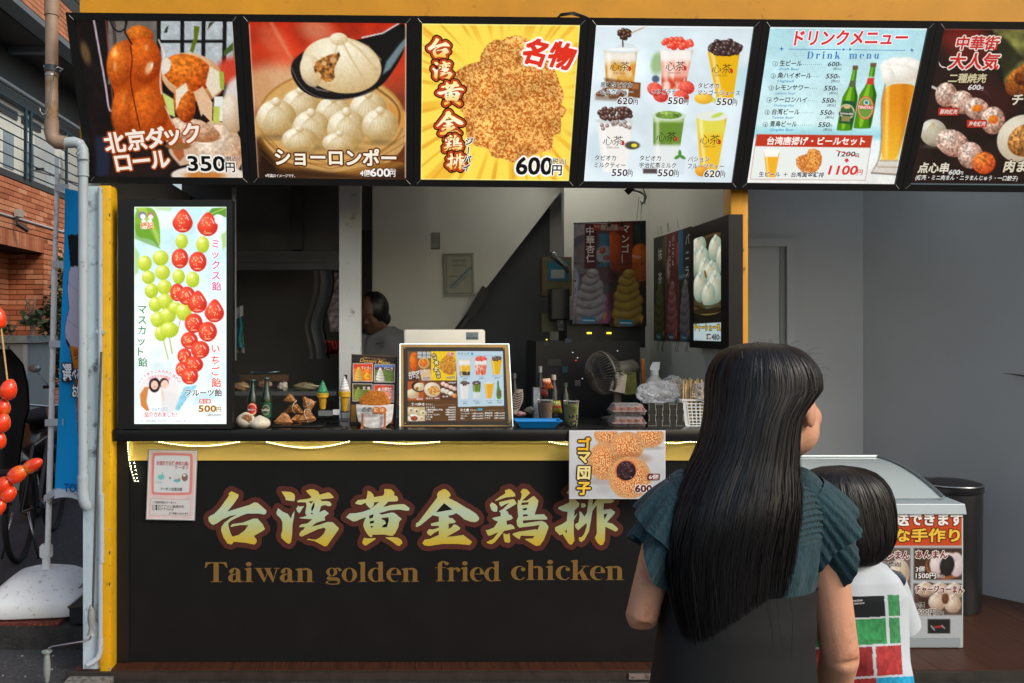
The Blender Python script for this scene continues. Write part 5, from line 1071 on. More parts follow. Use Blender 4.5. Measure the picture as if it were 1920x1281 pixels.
cup(p,893,1065,260,480,910,1050,(236,184,40),layers=((0,.35,(240,240,236),50),(.75,1,(60,40,20),30)),milky=.5,seed=3); cup(p,1118,1292,270,470,1140,1270,(226,120,90),layers=((0,.3,(242,236,234),40),(.75,1,(220,80,40),30)),milky=.8,seed=9); pearls(p,1205,245,76,28,30,(214,56,40),(250,110,90),16,3)
cup(p,1340,1496,250,465,1375,1470,(236,184,24),seed=4); pearls(p,1415,240,76,30,36,(60,44,40),(120,96,80),13,4)
cup(p,915,1045,600,810,930,1030,(232,230,230),milky=.5,seed=5); pearls(p,980,588,62,26,26,(60,44,40),(120,96,80),13,5); cup(p,1092,1210,600,800,1110,1195,(216,226,226),layers=((0,.55,(110,134,40),26),)); pearls(p,1148,582,58,24,24,(60,44,40),(120,96,80),13,6)
cup(p,1260,1388,590,800,1285,1365,(240,176,30),seed=6); p.ell(1323,580,56,18,(230,230,222)); p.poly([(1435,550),(1462,550),(1466,640),(1500,700),(1506,810),(1436,816),(1430,700),(1440,640)],(90,140,20),4); p.poly([(1440,690),(1500,690),(1500,770),(1440,772)],(110,100,60),4)
p.line([(180,560),(868,560)],5,(80,50,28)); p.line([(220,905),(850,893)],3,(190,170,150)); p.line([(930,985),(1550,968)],3,(190,170,150)); p.line([(1256,1010),(1262,1100)],5,(200,190,176)); p.rect(1172,945,1238,975,(60,170,210)); p.ell(1077,175,18,18,(60,170,210)); p.line([(885,205),(1495,200)],3,(140,180,200))
KW=(250,246,240); ob=[(.06,(96,50,24))]
for ch,x,y in zip('北京ダック',(192,238,292,350,402),(485,478,470,460,450)): p.text(ch,x,y,66,KW,.03,ob,rot=5)
p.text('ロール',206,530,66,KW,.03,ob,fit=140,rot=4); p.text('350円',392,538,48,(50,70,110),.02,[(.05,(236,236,240))],fit=104); p.text('600円',728,526,50,(50,60,90),.02,[(.05,(250,236,180))],fit=112)
for k,(x,y,h) in enumerate(((546,198,48),(560,236,44),(580,302,66),(580,385,66),(606,446,50),(614,494,44))): brush(p,k,x,y,h,(255,240,180),None,[(9,(40,26,12))])
p.text('名物',728,205,58,(214,80,90),.03,[(.05,(250,236,230))],fit=104)
p.text('ドリンク',885,188,36,(60,80,100),.03,fit=150)
for s_,x,y,w in (('ショーロンポー',200,795,150),('肉まん',440,812,100),('点心串',668,785,80),('4個600円',302,822,90),('480円',560,812,66),('二種焼売600円',745,590,110)): p.text(s_,x,y,24,KW,.02,[(.07,(110,60,40))],fit=w)
p.text('食べ歩き',230,905,46,KW,.03,fit=190); p.text('メニュー',436,893,24,KW,.02,fit=100); p.text('お土産',925,985,44,KW,.03,fit=122); p.text('メニュー',1064,975,24,KW,.02,fit=100)
for i,(s_,v_,w) in enumerate((('カヒレまん','500円',130),('二種焼売(豚肉と海老)','4個600円',236),('ゴマ団子','6個600円',108),('焼きショーロンポー','4個700円',200),('いちご飴','500円',92),('チマキ','500円',66))):
    y=942+i*34.5; p.text(s_,440,y,28,KW,.02,fit=w); p.text(v_,855,y,26,KW,.02,al='r',fit=96 if len(v_)<5 else 138)
for i,(s_,v_) in enumerate((('ショーロンポー','10個1000円'),('カヒレまん','3個1500円'),('肉まん','3個1500円'))): y=1028+i*36; p.text(s_,932,y,26,KW,.02,fit=len(s_)*19); p.text(v_,1090,y,24,KW,.02,fit=152)
for i,(s_,v_) in enumerate((('豚肉焼売','12個1000円'),('海老焼売','12個1000円'),('チマキ','3個1000円'))): y=1022+i*36; p.text(s_,1272,y,26,KW,.02,fit=len(s_)*27); p.text(v_,1408,y,24,KW,.02,fit=144)
for s_,v_,x,y,w in (('黒糖タピオカミルク','620円',918,502,140),('いちごラテ','550円',1172,498,84),('タピオカマンゴージュース','550円',1360,492,140),('ミルクティー','550円',938,852,104),('宇治抹茶ミルク','550円',1102,850,124),('フルーツティー','620円',1280,845,120),('青島ビール','550円',1438,840,82)): p.text(s_,x,y,18,(50,60,70),.01,fit=w); p.text(v_,x+w/2,y+30,26,(50,70,90),.01,al='c')
p.build(vmat('board_print',.72),t)

# register
t = thing('register', 'cream white register screen back with rounded corners behind the menu board', 'register', P(834,800,3.98))
d=3.95; q=MB(); x0,x1=P(757,0,d).x,P(910,0,d).x; z1=P(0,618,d).z; z0=P(0,735,d).z
MB().box(x0,x1,d,d+.035,z0,z1).build('screen_back', mat('cream_plastic',C3(226,222,206),.5,n=.03,ns=8), t, bevel=.012, smooth=30)
xs,zs=P(874,0,d).x,P(0,623,d).z; bx('sticker',mat('sticker',C3(120,140,146),.5),t,xs,P(897,0,d).x,d-.001,d+.001,P(0,637,d).z,zs)
bc=MB(); r=random.Random(4)
for i in range(16): x=xs+.003+i*.0033; bc.box(x,x+r.choice([.001,.002]),d-.0016,d-.0011,P(0,635.5,d).z,P(0,632,d).z)
for i in range(3): bc.box(xs+.003,xs+.03+r.random()*.02,d-.0016,d-.0011,P(0,626+i*2,d).z-.001,P(0,626+i*2,d).z)
bc.build('barcode',M_blackp,t)['kind']='stuff'
MB().box(P(800,0,d).x,P(865,0,d).x,d+.01,d+.04,P(0,800,d).z,z0+.01).build('stand',M_wplain,t); bx('foot',M_wplain,t,P(780,0,d).x,P(890,0,d).x,d-.06,d+.12,P(0,806,3.665).z+.0005,P(0,806,3.665).z+.018)
ZC=P(0,806,3.665).z   # counter top height

# dessert menu board
t = thing('dessert_board', 'small black dessert menu board with gold rim left of the illuminated board', 'menu board', P(700,797,3.86))
dd=3.86; TL=P(659,664,dd+.03); TR=P(746,669,dd+.03); BL=P(655,795,dd)
dq=[(1193,332),(1640,358),(1630,1010),(1168,1006)]
p=Print(dq,TL,TR,BL,110,150,off=.0012)
p.fill(34,30,32).noise(.1,60)
p.line([(1193,332),(1640,358),(1630,1010),(1168,1006),(1193,332)],9,(120,84,44),4); p.poly([(1190,815),(1240,818),(1240,985),(1180,985)],(140,100,40),8); p.poly([(1570,810),(1602,812),(1598,985),(1570,985)],(196,96,60),4)
def card(x0,y0,x1,y1,bg,hd,ice,f): 
    p.rect(x0-6,y0-6,x1+6,y1+6,(214,206,206)); p.rect(x0,y0,x1,y1,bg); p.rect(x0,y0,x1,y0+(y1-y0)*.3,hd); p.noise(.15,20,3,2,mask=p.pm([(x0,y0),(x1,y0),(x1,y1),(x0,y1)]))
    cx=x0+(x1-x0)*.28; h=y1-y0
    for k,(yy,r_) in enumerate(((.88,.24),(.72,.22),(.56,.18),(.42,.13),(.3,.08))): p.ball(cx,y0+h*yy,(x1-x0)*r_,h*.13,ice,tuple(int(c*.72) for c in ice),10)
    f()
card(1212,425,1398,585,(216,120,40),(214,70,30),(240,196,90),lambda:(p.ball(1350,500,36,20,(250,140,50),(206,80,20)),p.ball(1350,540,36,34,(246,190,50),(206,130,20),grain=.3,gs=12)))
card(1422,432,1608,590,(96,120,60),(90,50,50),(240,236,226),lambda:p.rect(1422,435,1608,455,(90,130,190)))
card(1208,617,1394,777,(110,120,50),(60,56,30),(150,170,80),lambda:p.ball(1350,740,40,26,(120,150,60),(70,90,30),grain=.3,gs=10))
card(1416,622,1602,777,(206,150,140),(200,70,50),(244,236,230),lambda:(p.ball(1540,720,44,30,(240,120,90),(214,190,190),grain=.5,gs=12)))
p.text('TOMIコミコのよくばりソフト',1306,372,20,(196,150,80),.01,fit=220,rot=-2.5); p.text('Dessert Menu',1275,406,52,(206,162,84),.01,fit=285,shear=.25,rot=-2)
for s_,x,y,w in (('マンゴー',1290,472,98),('バニラ',1508,478,86),('抹 茶',1305,665,74),('中華杏仁',1492,668,98)): p.text(s_,x,y,32,(244,236,230),.02,fit=w)
p.build(VM,t,gain=1.05)
MB().hexa([v+Vector((0,.002,0)) for v in (TL,TR,TR+(BL-TL),BL)],[v+Vector((0,.008,0)) for v in (TL,TR,TR+(BL-TL),BL)]).build('board',M_blackp,t)
b_=MB().bar(TL+(TR-TL)*.5+Vector((0,.01,-.05)),Vector(((TL+(TR-TL)*.5).x,dd+.11,ZC+.001)),.03,.004); b_.build('back_leg',M_blackp,t); MB().bar(BL+Vector((0,.004,-.001)),BL+(TR-TL)+Vector((0,.004,-.001)),.012,.008).build('foot',M_blackp,t)

# fried chicken sample in a paper bag on a wooden easel
t = thing('chicken_sample', 'golden fried chicken cutlet model in a printed white paper bag on a wooden easel', 'food model', P(705,806,3.76))
d=3.765
def fc(u,v):
    a=2*PI*u; r=v*(1+.05*math.sin(3*a)+.04*math.sin(7*a+1)+.02*math.sin(17*a)); x=703+28.5*r*math.cos(a); y=762-29*r*math.sin(a)*1.08
    return P(x,y,d-.012*math.sqrt(max(0,1-v*v))-.003*math.sin(v*23+9*a)*math.sin(11*a)*v)
o=MB().sheet(fc,64,14).build('cutlet',vmat('fried_crust',0,.55,.4,bump=.9,bs=220),t,smooth=True)
r=random.Random(2); setcol(o.data,[tuple(np.array((206,122,30))*(.72+.5*float(fbm(np.array([v.co.x*160]),np.array([v.co.z*160]),3)[0]))) for v in o.data.vertices])
MB().sheet(lambda u,v:P(703+28*(v*math.cos(2*PI*u)),762-30*v*math.sin(2*PI*u),d+.004),32,2).build('cutlet_back',mat('crust_back',C3(150,90,30),.7),t)
def bag(u,v):
    x=668+70*u+(2*u-1)*-5*v*v*1.2; y=759+ (6*math.sin(u*3.1)-3)*(1-v)*.5 + v*(40+4*math.sin(u*PI)) ; 
    if v>.8: x=703.5+(x-703.5)*(1-.5*(v-.8)/.2*abs(2*u-1)**3*.6)
    return P(x,y,d-.02-.012*math.sin(PI*u)+.0012*math.sin(u*25+v*9)+.0010*math.sin(v*22+u*9))
o=MB().sheet(bag,40,24).build('paper_bag',vmat('bag_paper',0,.7,.2,bump=.3,bs=70),t,smooth=True)
setcol(o.data,[(222,220,218)]*len(o.data.vertices))
TLb,TRb,BLb=P(672,762,d-.036),P(736,762,d-.036),P(672,800,d-.036)
p=Print([(1240,840),(1570,840),(1570,1060),(1240,1060)],TLb,TRb,BLb,2,2,off=.0)
for i,ch in enumerate('香脆'): p.text(ch,1270+i*52,898,58,(30,28,28),.0,shear=.1)
for cx in (1415,1475): p.outline([ellpts(cx,882,38,38,n=20)[:-1]],(214,120,50)); 
for i,ch in enumerate('鶏排'): p.text(ch,1392+i*58,898,44,(240,214,180),.02)
p.text('crispy chicken',1300,925,28,(40,36,36),.0,fit=145,shear=.2); p.text('(外酥内嫩 鮮嫩多汁)',1330,952,20,(70,60,60),.0,fit=120)
me=bpy.data.meshes.new('bag_print'); me.from_pydata(p.tv,[],p.tf); setcol(me,np.array(p.tc)); o=link('bag_print',me,VM,t); o['kind']='stuff'
M_easel=mat('easel_wood',C3(170,100,50),.5,n=.25,ns=30,stretch=(1,1,.2))
for px in (680,722):
    MB().bar(P(px,775,d-.045),P(px-1,803,d-.050),.0095,.008,up=(0,1,0)).bar(P(px-1,803.2,d-.075),P(px-1,805,d+.04),.014,.016).build('easel_arm',M_easel,t)

# steamed buns
def vb(name,label,px,py,rx,rz,d,parent_label=None,seed=0,split=False):
    t=thing('steamed_bun',label,'steamed bun',P(px,py+rz,d)); c=P(px,py,d)
    s=1/(F/d)
    def fn(q):
        a=math.atan2(q.y,q.x); k=1+.035*max(0,q.z)*math.cos(14*a+seed)*(1-q.z*.6); 
        if q.z<-.3: k*=1-.1*(-q.z-.3)
        return k
    o=MB().ell((0,0,0),rx*s,rx*s*.95,rz*s,56,28,fn); 
    for i,v in enumerate(o.v): o.v[i]=(v[0]+c.x,v[1]+c.y,v[2]+c.z+(.006*math.exp(-((v[0]/(rx*s*.3))**2+(v[1]/(rx*s*.3))**2)) if v[2]>0 else 0))
    o.build('bun',mat('bun_skin',C3(214,206,186),.5,n=.08,ns=40,bump=.15,bs=90,sss=.1,dirt=(C3(170,140,96),.15,50)),t,smooth=True)
    return t,c,s
t,c,s=vb('b','whole white steamed bun in front of the beer bottles',487,794,20,12.5,3.72,seed=1)
t,c,s=vb('b','broken open steamed bun showing brown meat filling, leaning left of the whole bun',461,789,18,14,3.73,seed=2)
r=random.Random(6); m_=MB()
for i in range(46): a,q=r.uniform(0,6.28),math.sqrt(r.random()); m_.ell(c+Vector((.013+.023*q*math.cos(a),-.036-.006*(1-q),.014+.017*q*math.sin(a))),.0042,.0042,.0042,6,4)
m_.build('meat_filling',mat('meat',C3(164,110,66),.5,n=.4,ns=90),t,smooth=True)['kind']='stuff'
MB().tube([c+Vector((.013+.026*math.cos(a),-.034+.002*math.sin(3*a),.014+.020*math.sin(a))) for a in [i*2*PI/24 for i in range(25)]],.0035,6).build('torn_rim',MATS['bun_skin'],t,smooth=True)

# beer bottles
def beer(px,ytop,ybot,d,label,lab):
    s=d/F; t=thing('beer_bottle',label,'bottle',P(px,ybot,d)); c=P(px,ybot,d); h=(ybot-ytop)*s; R=10.3*s
    pr_=[(R*.95,0),(R,.004),(R,h*.52),(R*.86,h*.62),(R*.5,h*.74),(R*.44,h*.93),(R*.5,h*.935),(R*.5,h*.97),(R*.44,h*.975)]
    MB().lathe(pr_,c,28).build('bottle_body',mat('bottle_green',C3(22,46,36),.08,spec=.7,coat=.6),t,smooth=40)
    MB().lathe([(R*.54,h*.97),(R*.56,h*.975),(R*.54,h),(R*.3,h*1.004)],c,24).build('cap',mat('cap_metal',C3(90,130,126),.35,metal=.7),t,smooth=30)
    MB().lathe([(R*.47,h*.76),(R*.465,h*.84)],c+Vector((0,0,0)),24,cap=False).build('neck_label',mat(lab+'n',C3(206,70,70) if lab=='red' else C3(60,96,80),.5),t,smooth=True)
    o=MB().sheet(lambda u,v:(c.x+R*1.015*math.sin((u-.5)*2.1),c.y-R*1.015*math.cos((u-.5)*2.1),c.z+h*(.12+.32*v)),24,24).build('label',vmat('bottle_label',0,.5),t,smooth=True)
    cs=[]
    for v in o.data.vertices:
        u=(math.asin(max(-1,min(1,(v.co.x-c.x)/(R*1.015)))))/1.05; w=((v.co.z-c.z)/h-.12)/.32*2-1; q=math.hypot(u,w)
        if lab=='red': col=(206,60,50) if q<1 else (20,40,34); col=(240,206,170) if .72<q<.85 else col; col=(60,120,150) if q<.25 and w>0 else col; col=(200,46,44) if abs(w+.1)<.2 else col
        else: col=(26,84,66); col=(180,150,90) if .6<q<.7 or q<.25 else col; col=(20,60,50) if abs(w+.15)<.18 else col
        cs.append(col)
    setcol(o.data,cs)
    pr=Print([(0,0),(1,0),(1,1),(0,1)],Vector((c.x-R*.8,c.y-R*1.06,c.z+h*.30)),Vector((c.x+R*.8,c.y-R*1.06,c.z+h*.30)),Vector((c.x-R*.8,c.y-R*1.06,c.z+h*.24)),2,2,off=0)
    pr.text('TSINGTAO' if lab=='red' else 'TAIWAN BEER',.05,.8,.9,(240,236,226),.02,fit=.9)
    me=bpy.data.meshes.new('label_lettering'); me.from_pydata(pr.tv,[],pr.tf); setcol(me,np.array(pr.tc)); link('label_lettering',me,VM,t)['kind']='stuff'
beer(474,712,788,3.82,'dark green beer bottle with red oval label behind the buns','red')
beer(500,708,791,3.80,'dark green beer bottle with green label next to the leaf parcels','grn')

# leaf wrapped rice parcels
leafm=vmat('bamboo_leaf',0,.45,.4,bump=.4,bs=40)
def parcel(label,c,size,rot,seed,flip=1,string=True):
    t=thing('rice_parcel',label,'rice dumpling',c-Vector((0,0,size*.5)),'leaf wrapped rice parcels piled on a black plate')
    base=[Vector((-1.15,-.55,-.55)),Vector((1.15,-.5,-.5)),Vector((.05,.75,-.5)),Vector((.0,-.12,.72*flip))]
    R=Matrix.Rotation(rot[2],3,'Z')@Matrix.Rotation(rot[1],3,'Y')@Matrix.Rotation(rot[0],3,'X')
    bm=bmesh.new(); vs=[bm.verts.new(q) for q in base]
    for f in ((0,1,2),(0,3,1),(1,3,2),(2,3,0)): bm.faces.new([vs[i] for i in f])
    bmesh.ops.recalc_face_normals(bm,faces=bm.faces); bmesh.ops.bevel(bm,geom=list(bm.edges),offset=.16,segments=3,affect='EDGES'); bmesh.ops.triangulate(bm,faces=bm.faces); bmesh.ops.subdivide_edges(bm,edges=bm.edges,cuts=7,use_grid_fill=True)
    cs=[]; r=random.Random(seed)
    for v in bm.verts:
        q=v.co.copy(); n=float(fbm(np.array([q.x*2+q.z*1.2+seed*3]),np.array([q.z*14-q.x*6+q.y*5]),seed)[0])
        bulge=.10*max(0,1-q.length); v.co+=q.normalized()*(bulge+.05*(n-.5)); k=.25+1.35*n; cs.append((176*k,120*k,68*k))
    for v in bm.verts: v.co=c+R@(v.co*size)
    me=bpy.data.meshes.new('leaf_wrap'); bm.to_mesh(me); bm.free(); setcol(me,cs); link('leaf_wrap',me,leafm,t,smooth=True)
    if string:
        pts=[c+R@(Vector((.15*math.sin(a*2),.62*math.cos(a),.66*math.sin(a)-.05))*size*.92) for a in [i*2*PI/20 for i in range(21)]]
        MB().tube(pts,.0016,5).build('string',mat('string',C3(206,196,180),.8),t,smooth=True)
bx('black_plate',M_counter,None,P(512,0,3.8).x,P(608,0,3.8).x,3.74,3.90,ZC+.0005,ZC+.010,bevel=.003); o=bpy.context.scene.objects['black_plate']; tag(o,'flat black plate under the leaf parcels','plate')
s_=3.8/F
for a in (('leaf parcel lying front left of the pile',P(533,783,3.80),.052,(.1,.1,.1),1,1,False),('leaf parcel standing tallest front right of the pile, tied with string',P(577,780,3.79),.056,(-.2,-.12,-.25),2,1,True),
          ('leaf parcel in the middle of the pile with white string loop',P(552,762,3.84),.052,(.9,.1,.05),3,1,True),('pointed leaf parcel standing at the back right of the pile',P(581,757,3.86),.050,(.2,1.35,.3),4,1,True),
          ('topmost leaf parcel on the pile',P(545,745,3.87),.040,(.3,.1,-.2),5,1,False),('leaf parcel half hidden between the two front ones',P(556,783,3.86),.046,(.3,.4,.9),6,1,False)):
    parcel(*a)

# soft cream models
def cone(px,ytop,ybot,d,label,col):
    s=d/F; t=thing('soft_cream_model',label,'ice cream model',P(px,ybot,d)); c=P(px,ybot,d); h=(ybot-ytop)*s
    yc=mat('cone_yellow',C3(214,170,40),.5,n=.1,ns=40)
    MB().lathe([(5.2*s,0),(8.0*s,h*.40),(8.2*s,h*.405)],c,24).build('cone',yc,t,smooth=40)
    MB().lathe([(10.5*s,h*.39),(11.2*s,h*.42),(10.8*s,h*.46),(11.5*s,h*.48),(11.6*s,h*.52),(10.2*s,h*.525)],c,28).build('cone_cup',yc,t,smooth=40)
    w=MB()
    for k in range(8):
        a=k*PI/4
        for sg in (1,-1):
            pts=[(c.x+(5.3+2.7*v)*s*math.sin(a+sg*v*1.2),c.y-(5.3+2.7*v)*s*math.cos(a+sg*v*1.2),c.z+h*.4*v) for v in (0,.25,.5,.75,1)]; w.tube(pts,.0007,4)
    w.build('waffle_ridge',mat('cone_dark',C3(176,130,24),.5),t)['kind']='stuff'
    k=MB(); pts=[];rs=[]
    for i in range(150):
        u=i/149; a=u*2*PI*5.6; R=8.2*s*(1-u)**.8; pts.append((c.x+R*math.cos(a)*.72,c.y+R*math.sin(a)*.72,c.z+h*(.53+.40*u**.92))); rs.append(max(.0006,4.6*s*(1-u*.86)))
    k.tube(pts,rs,9); k.build('swirl',mat('cream_'+str(col[1]),C3(*col),.4,n=.04,sss=.05),t,smooth=True)
    MB().lathe([(9.5*s,h*.52),(6*s,h*.7),(2*s,h*.86)],c,16).build('swirl_core',MATS['cream_'+str(col[1])],t,smooth=True)
cone(605,709,768,3.88,'green matcha soft cream model on yellow cone','x' and (70,150,110))
cone(646,700,772,3.84,'white vanilla soft cream model on yellow cone beside the dessert board',(226,224,224))
t=thing('wire_stand','thin black wire stand holding the two soft cream models','stand',P(622,790,3.88))
w=MB()
for x0,x1,y0,y1,d in ((596,622,748,779,3.89),(622,640,750,790,3.87)):
    for a_,b_ in (((x0,y0),(x1,y0)),((x1,y0),(x1,y1)),((x1,y1),(x0,y1)),((x0,y1),(x0,y0))): w.bar(P(*a_,d),P(*b_,d),.003)
w.bar(P(600,768,3.88),P(650,772,3.84),.004).bar(P(600,790,3.88),P(652,790,3.84),.004).bar(P(622,790,3.87),P(622,750,3.87),.003)
w.build('wire_frame',M_blackp,t); MB().lathe([(.02,0),(.02,.006)],P(605,769,3.88),16).build('holder',M_blackp,t); MB().lathe([(.02,0),(.02,.006)],P(646,773,3.84),16).build('holder',M_blackp,t)
for i,(x0,y0,x1,y1,c,l) in enumerate(((597,770,623,780,(110,116,118),'small clear name tag below the green cone'),(624,768,638,778,(206,210,214),'small white blank tag between the two cones'))):
    tag(bx('name_tag',mat('tag%d'%i,C3(*c),.2),None,P(x0,0,3.84).x,P(x1,0,3.84).x,3.84,3.842,P(0,y1,3.84).z,P(0,y0,3.84).z),l,'tag')
tag(bx('glue_spot',mat('redknob',C3(110,40,34),.5),None,*([P(645,0,3.95).x,P(651,0,3.95).x]),3.95,3.96,P(0,770,3.95).z,P(0,703,3.95).z),'thin dark red handle standing behind the white cone','handle')
# back shelf with wrapped samples
tag(bx('back_shelf',M_dark2,None,P(437,0,4.25).x,P(632,0,4.25).x,4.2,4.45,P(0,742,4.2).z,P(0,735,4.2).z),'low dark steel shelf behind the leaf parcels','shelf')
def lump(name,label,cat,px,py,rx,rz,d,col,seed,rough=.4,coat=.6,ry=None):
    s=d/F; c=P(px,py,d); r=random.Random(seed); ph=[r.uniform(0,6) for _ in range(6)]
    o=MB().ell(c,rx*s,(ry or min(rx,rz))*s,rz*s,28,16,lambda q:1+.08*math.sin(5*q.x+ph[0])+.07*math.sin(7*q.z+ph[1]+4*q.x)+.05*math.sin(11*q.x+ph[2])).build(name,mat(name+str(seed),C3(*col),rough,n=.25,ns=50,bump=.3,bs=60,coat=coat),None,smooth=True)
    return tag(o,label,cat)
lump('wrapped_roll','long brown roll in clear wrap on the dark shelf at far left','food sample',452,725,17,9,4.28,(128,104,74),1)
lump('dumpling_sample','small white dumpling sample in the middle of the dark shelf','food sample',531,725,10,9,4.27,(170,164,150),2)
lump('flatbread_sample','folded green flatbread in clear wrap on the dark shelf','food sample',574,725,25,8,4.28,(120,114,80),3)
lump('pink_sample','pale pink wrapped sausage sample behind the bottles','food sample',497,721,14,8,4.3,(140,104,90),4)
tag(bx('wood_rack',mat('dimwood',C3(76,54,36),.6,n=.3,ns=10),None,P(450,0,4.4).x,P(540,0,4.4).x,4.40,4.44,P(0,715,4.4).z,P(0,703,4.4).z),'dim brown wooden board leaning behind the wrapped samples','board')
tag(MB().tube([P(470,698,4.35),P(478,700,4.35),P(500,699,4.33),P(525,697,4.33)],[.006,.008,.003,.002],8).build('metal_ladle',mat('ladle',C3(120,150,170),.2,metal=.9),None,smooth=True),'thin metal ladle lying over the wooden board','ladle')

# blue tray
t=thing('blue_tray','shallow bright blue plastic tray right of the menu board','tray',P(1007,803,3.74))
d=3.76; s=d/F; B=MB(); c=P(1007,802,d)
xa,xb=965-1007,1050-1007; ya,yb=975-1007,1035-1007
h=17*s
lo=[Vector((c.x+ya*s,c.y-.03,ZC+.001)),Vector((c.x+yb*s,c.y-.03,ZC+.001)),Vector((c.x+yb*s,c.y+.03,ZC+.001)),Vector((c.x+ya*s,c.y+.03,ZC+.001))]
hi=[Vector((c.x+xa*s,c.y-.055,ZC+.034)),Vector((c.x+xb*s,c.y-.055,ZC+.034)),Vector((c.x+xb*s,c.y+.045,ZC+.036)),Vector((c.x+xa*s,c.y+.045,ZC+.036))]
B.add(lo+hi,[(0,3,2,1),(0,1,5,4),(1,2,6,5),(2,3,7,6),(3,0,4,7)])
B.build('tray_shell',mat('tray_blue',C3(0,130,206),.35,n=.04,ns=20),t,solid=0,bevel=0)
rim=MB(); 
for a_,b_ in zip(hi,hi[1:]+hi[:1]): rim.bar(a_,b_,.006,.003)
rim.build('rim',mat('tray_rim',C3(20,150,222),.3),t)
# drink cups
def cupobj(name,label,px,yt,yb,wt,wb,d,col,seed,pearls_=0,zb=None):
    s=d/F; c=P(px,yb,d); c.z=zb if zb is not None else ZC+.0008; h=(yb-yt)*s; t=thing(name,label,'cup',c)
    MB().lathe([(wb*s*.94,.003),(wt*s*.93,h*.9)],c,28).build('drink',mat('drink%d'%seed,C3(*col),.25,n=.15,ns=25,spec=.5),t,smooth=40)
    MB().lathe([(wb*s,0),(wt*s,h),(wt*s*1.06,h*1.01),(wt*s*1.04,h*1.03)],c,28,cap=False).build('cup_wall',glass('clear_plastic',op=.0),t,smooth=40)
    MB().lathe([(wt*s*1.04,h*1.02),(wt*s*.5,h*1.03)],c,28).build('film_lid',glass('film',op=.15),t,smooth=True)
    if pearls_:
        m_=MB(); r=random.Random(seed)
        for i in range(pearls_):
            a=r.uniform(PI,2*PI); z=h*(.03+.42*r.random()**1.6); R=(wb+(wt-wb)*z/h)*s*.95; m_.ell((c.x+R*math.cos(a),c.y+R*math.sin(a),c.z+z),.0045,.0045,.0045,8,5)
        m_.build('tapioca_pearl',mat('pearl',C3(30,28,20),.2),t,smooth=True)['kind']='stuff'
    return t,c,s,h
cupobj('tea_cup','clear plastic cup of brown milk tea in front of the orange snack packet',1022,735,781,14,11,3.84,(122,88,52),1)
t,c,s,h=cupobj('tea_cup','clear plastic cup of green tea with black pearls at the bottom',1071,736,781,14,11.5,3.82,(136,140,64),2,38)
pr=Print([(0,0),(1,0),(1,1),(0,1)],Vector((c.x-.018,c.y-.0365,c.z+h*.78)),Vector((c.x+.018,c.y-.0365,c.z+h*.78)),Vector((c.x-.018,c.y-.0345,c.z+h*.55)),2,2,off=0)
pr.outline([[(0,0),(1,0),(1,1),(0,1)],[(.06,.1),(.94,.1),(.94,.9),(.06,.9)]],(50,60,30)); pr.text('心茶',.12,.75,.6,(50,60,30),.01,fit=.76)
me=bpy.data.meshes.new('cup_print'); me.from_pydata(pr.tv,[],pr.tf); setcol(me,np.array(pr.tc)); link('cup_print',me,VM,t)['kind']='stuff'
def pouch(name,label,q,d,col,band=None,text=None,cat='packet'):
    """a small bag: four photo corners, pillow shaped"""
    t=thing(name,label,cat,P((q[2][0]+q[3][0])/2,max(q[2][1],q[3][1]),d))
    def fn(u,v,sg):
        x=(q[0][0]*(1-u)+q[1][0]*u)*(1-v)+(q[3][0]*(1-u)+q[2][0]*u)*v; y=(q[0][1]*(1-u)+q[1][1]*u)*(1-v)+(q[3][1]*(1-u)+q[2][1]*u)*v
        return P(x,y,d+sg*.014*(math.sin(PI*u)*math.sin(PI*v))**.5+.002*math.sin(u*20+v*13))
    o=MB().sheet(lambda u,v:fn(u,v,-1),16,16).sheet(lambda u,v:fn(u,v,1),10,10).build('pouch',vmat('pouch_film',0,.3,.5,coat=.4),t,smooth=True)
    cs=[]
    for i,v in enumerate(o.data.vertices):
        f=(i//17)/16 if i<289 else .5; g=(i%17)/16; c=col
        if band:
            for (a,b,cc) in band:
                if a<=f<=b: c=cc
        k=.85+.3*float(fbm(np.array([v.co.x*60]),np.array([v.co.z*60]),2)[0]); cs.append(tuple(x*k for x in c))
    setcol(o.data,cs)
    if text:
        pr=Print(q,P(*q[0],d-.018),P(*q[1],d-.018),P(*q[3],d-.018),2,2,off=0)
        for tx,fx,fy,hh,cc in text: 
            x=(q[0][0]*(1-fx)+q[1][0]*fx)*(1-fy)+(q[3][0]*(1-fx)+q[2][0]*fx)*fy; y=(q[0][1]*(1-fx)+q[1][1]*fx)*(1-fy)+(q[3][1]*(1-fx)+q[2][1]*fx)*fy
            pr.text(tx,x,y,hh,cc,.02)
        me=bpy.data.meshes.new('pouch_print'); me.from_pydata(pr.tv,[],pr.tf); setcol(me,np.array(pr.tc)); link('pouch_print',me,VM,t)['kind']='stuff'
    return t
pouch('snack_packet','orange snack packet with dark writing standing above the brown tea cup',[(1016,711),(1031,709),(1038,728),(1022,730)],3.9,(206,96,40),((0,.25,(214,170,140)),),[('のり',.15,.75,9,(40,30,26))])
pouch('snack_packet','yellow green snack packet between the two tea cups',[(1036,752),(1051,751),(1054,775),(1034,775)],3.9,(160,150,50),((.0,.4,(150,150,60)),(.4,.6,(180,60,40))))
pouch('snack_packet','small dark red packet peeking out behind the brown tea cup',[(1008,726),(1026,724),(1028,742),(1008,742)],3.93,(120,46,46))
tag(bx('milk_carton',mat('carton',C3(140,146,156),.5,n=.3,ns=60),None,P(1000,0,3.92).x,P(1012,0,3.92).x,3.91,3.95,ZC+.0005,P(0,727,3.92).z),'grey white milk carton left of the brown tea cup','carton')
t=thing('ribbed_sandal','beige ribbed plastic shaker leaning right of the menu board','shaker',P(968,780,3.86))
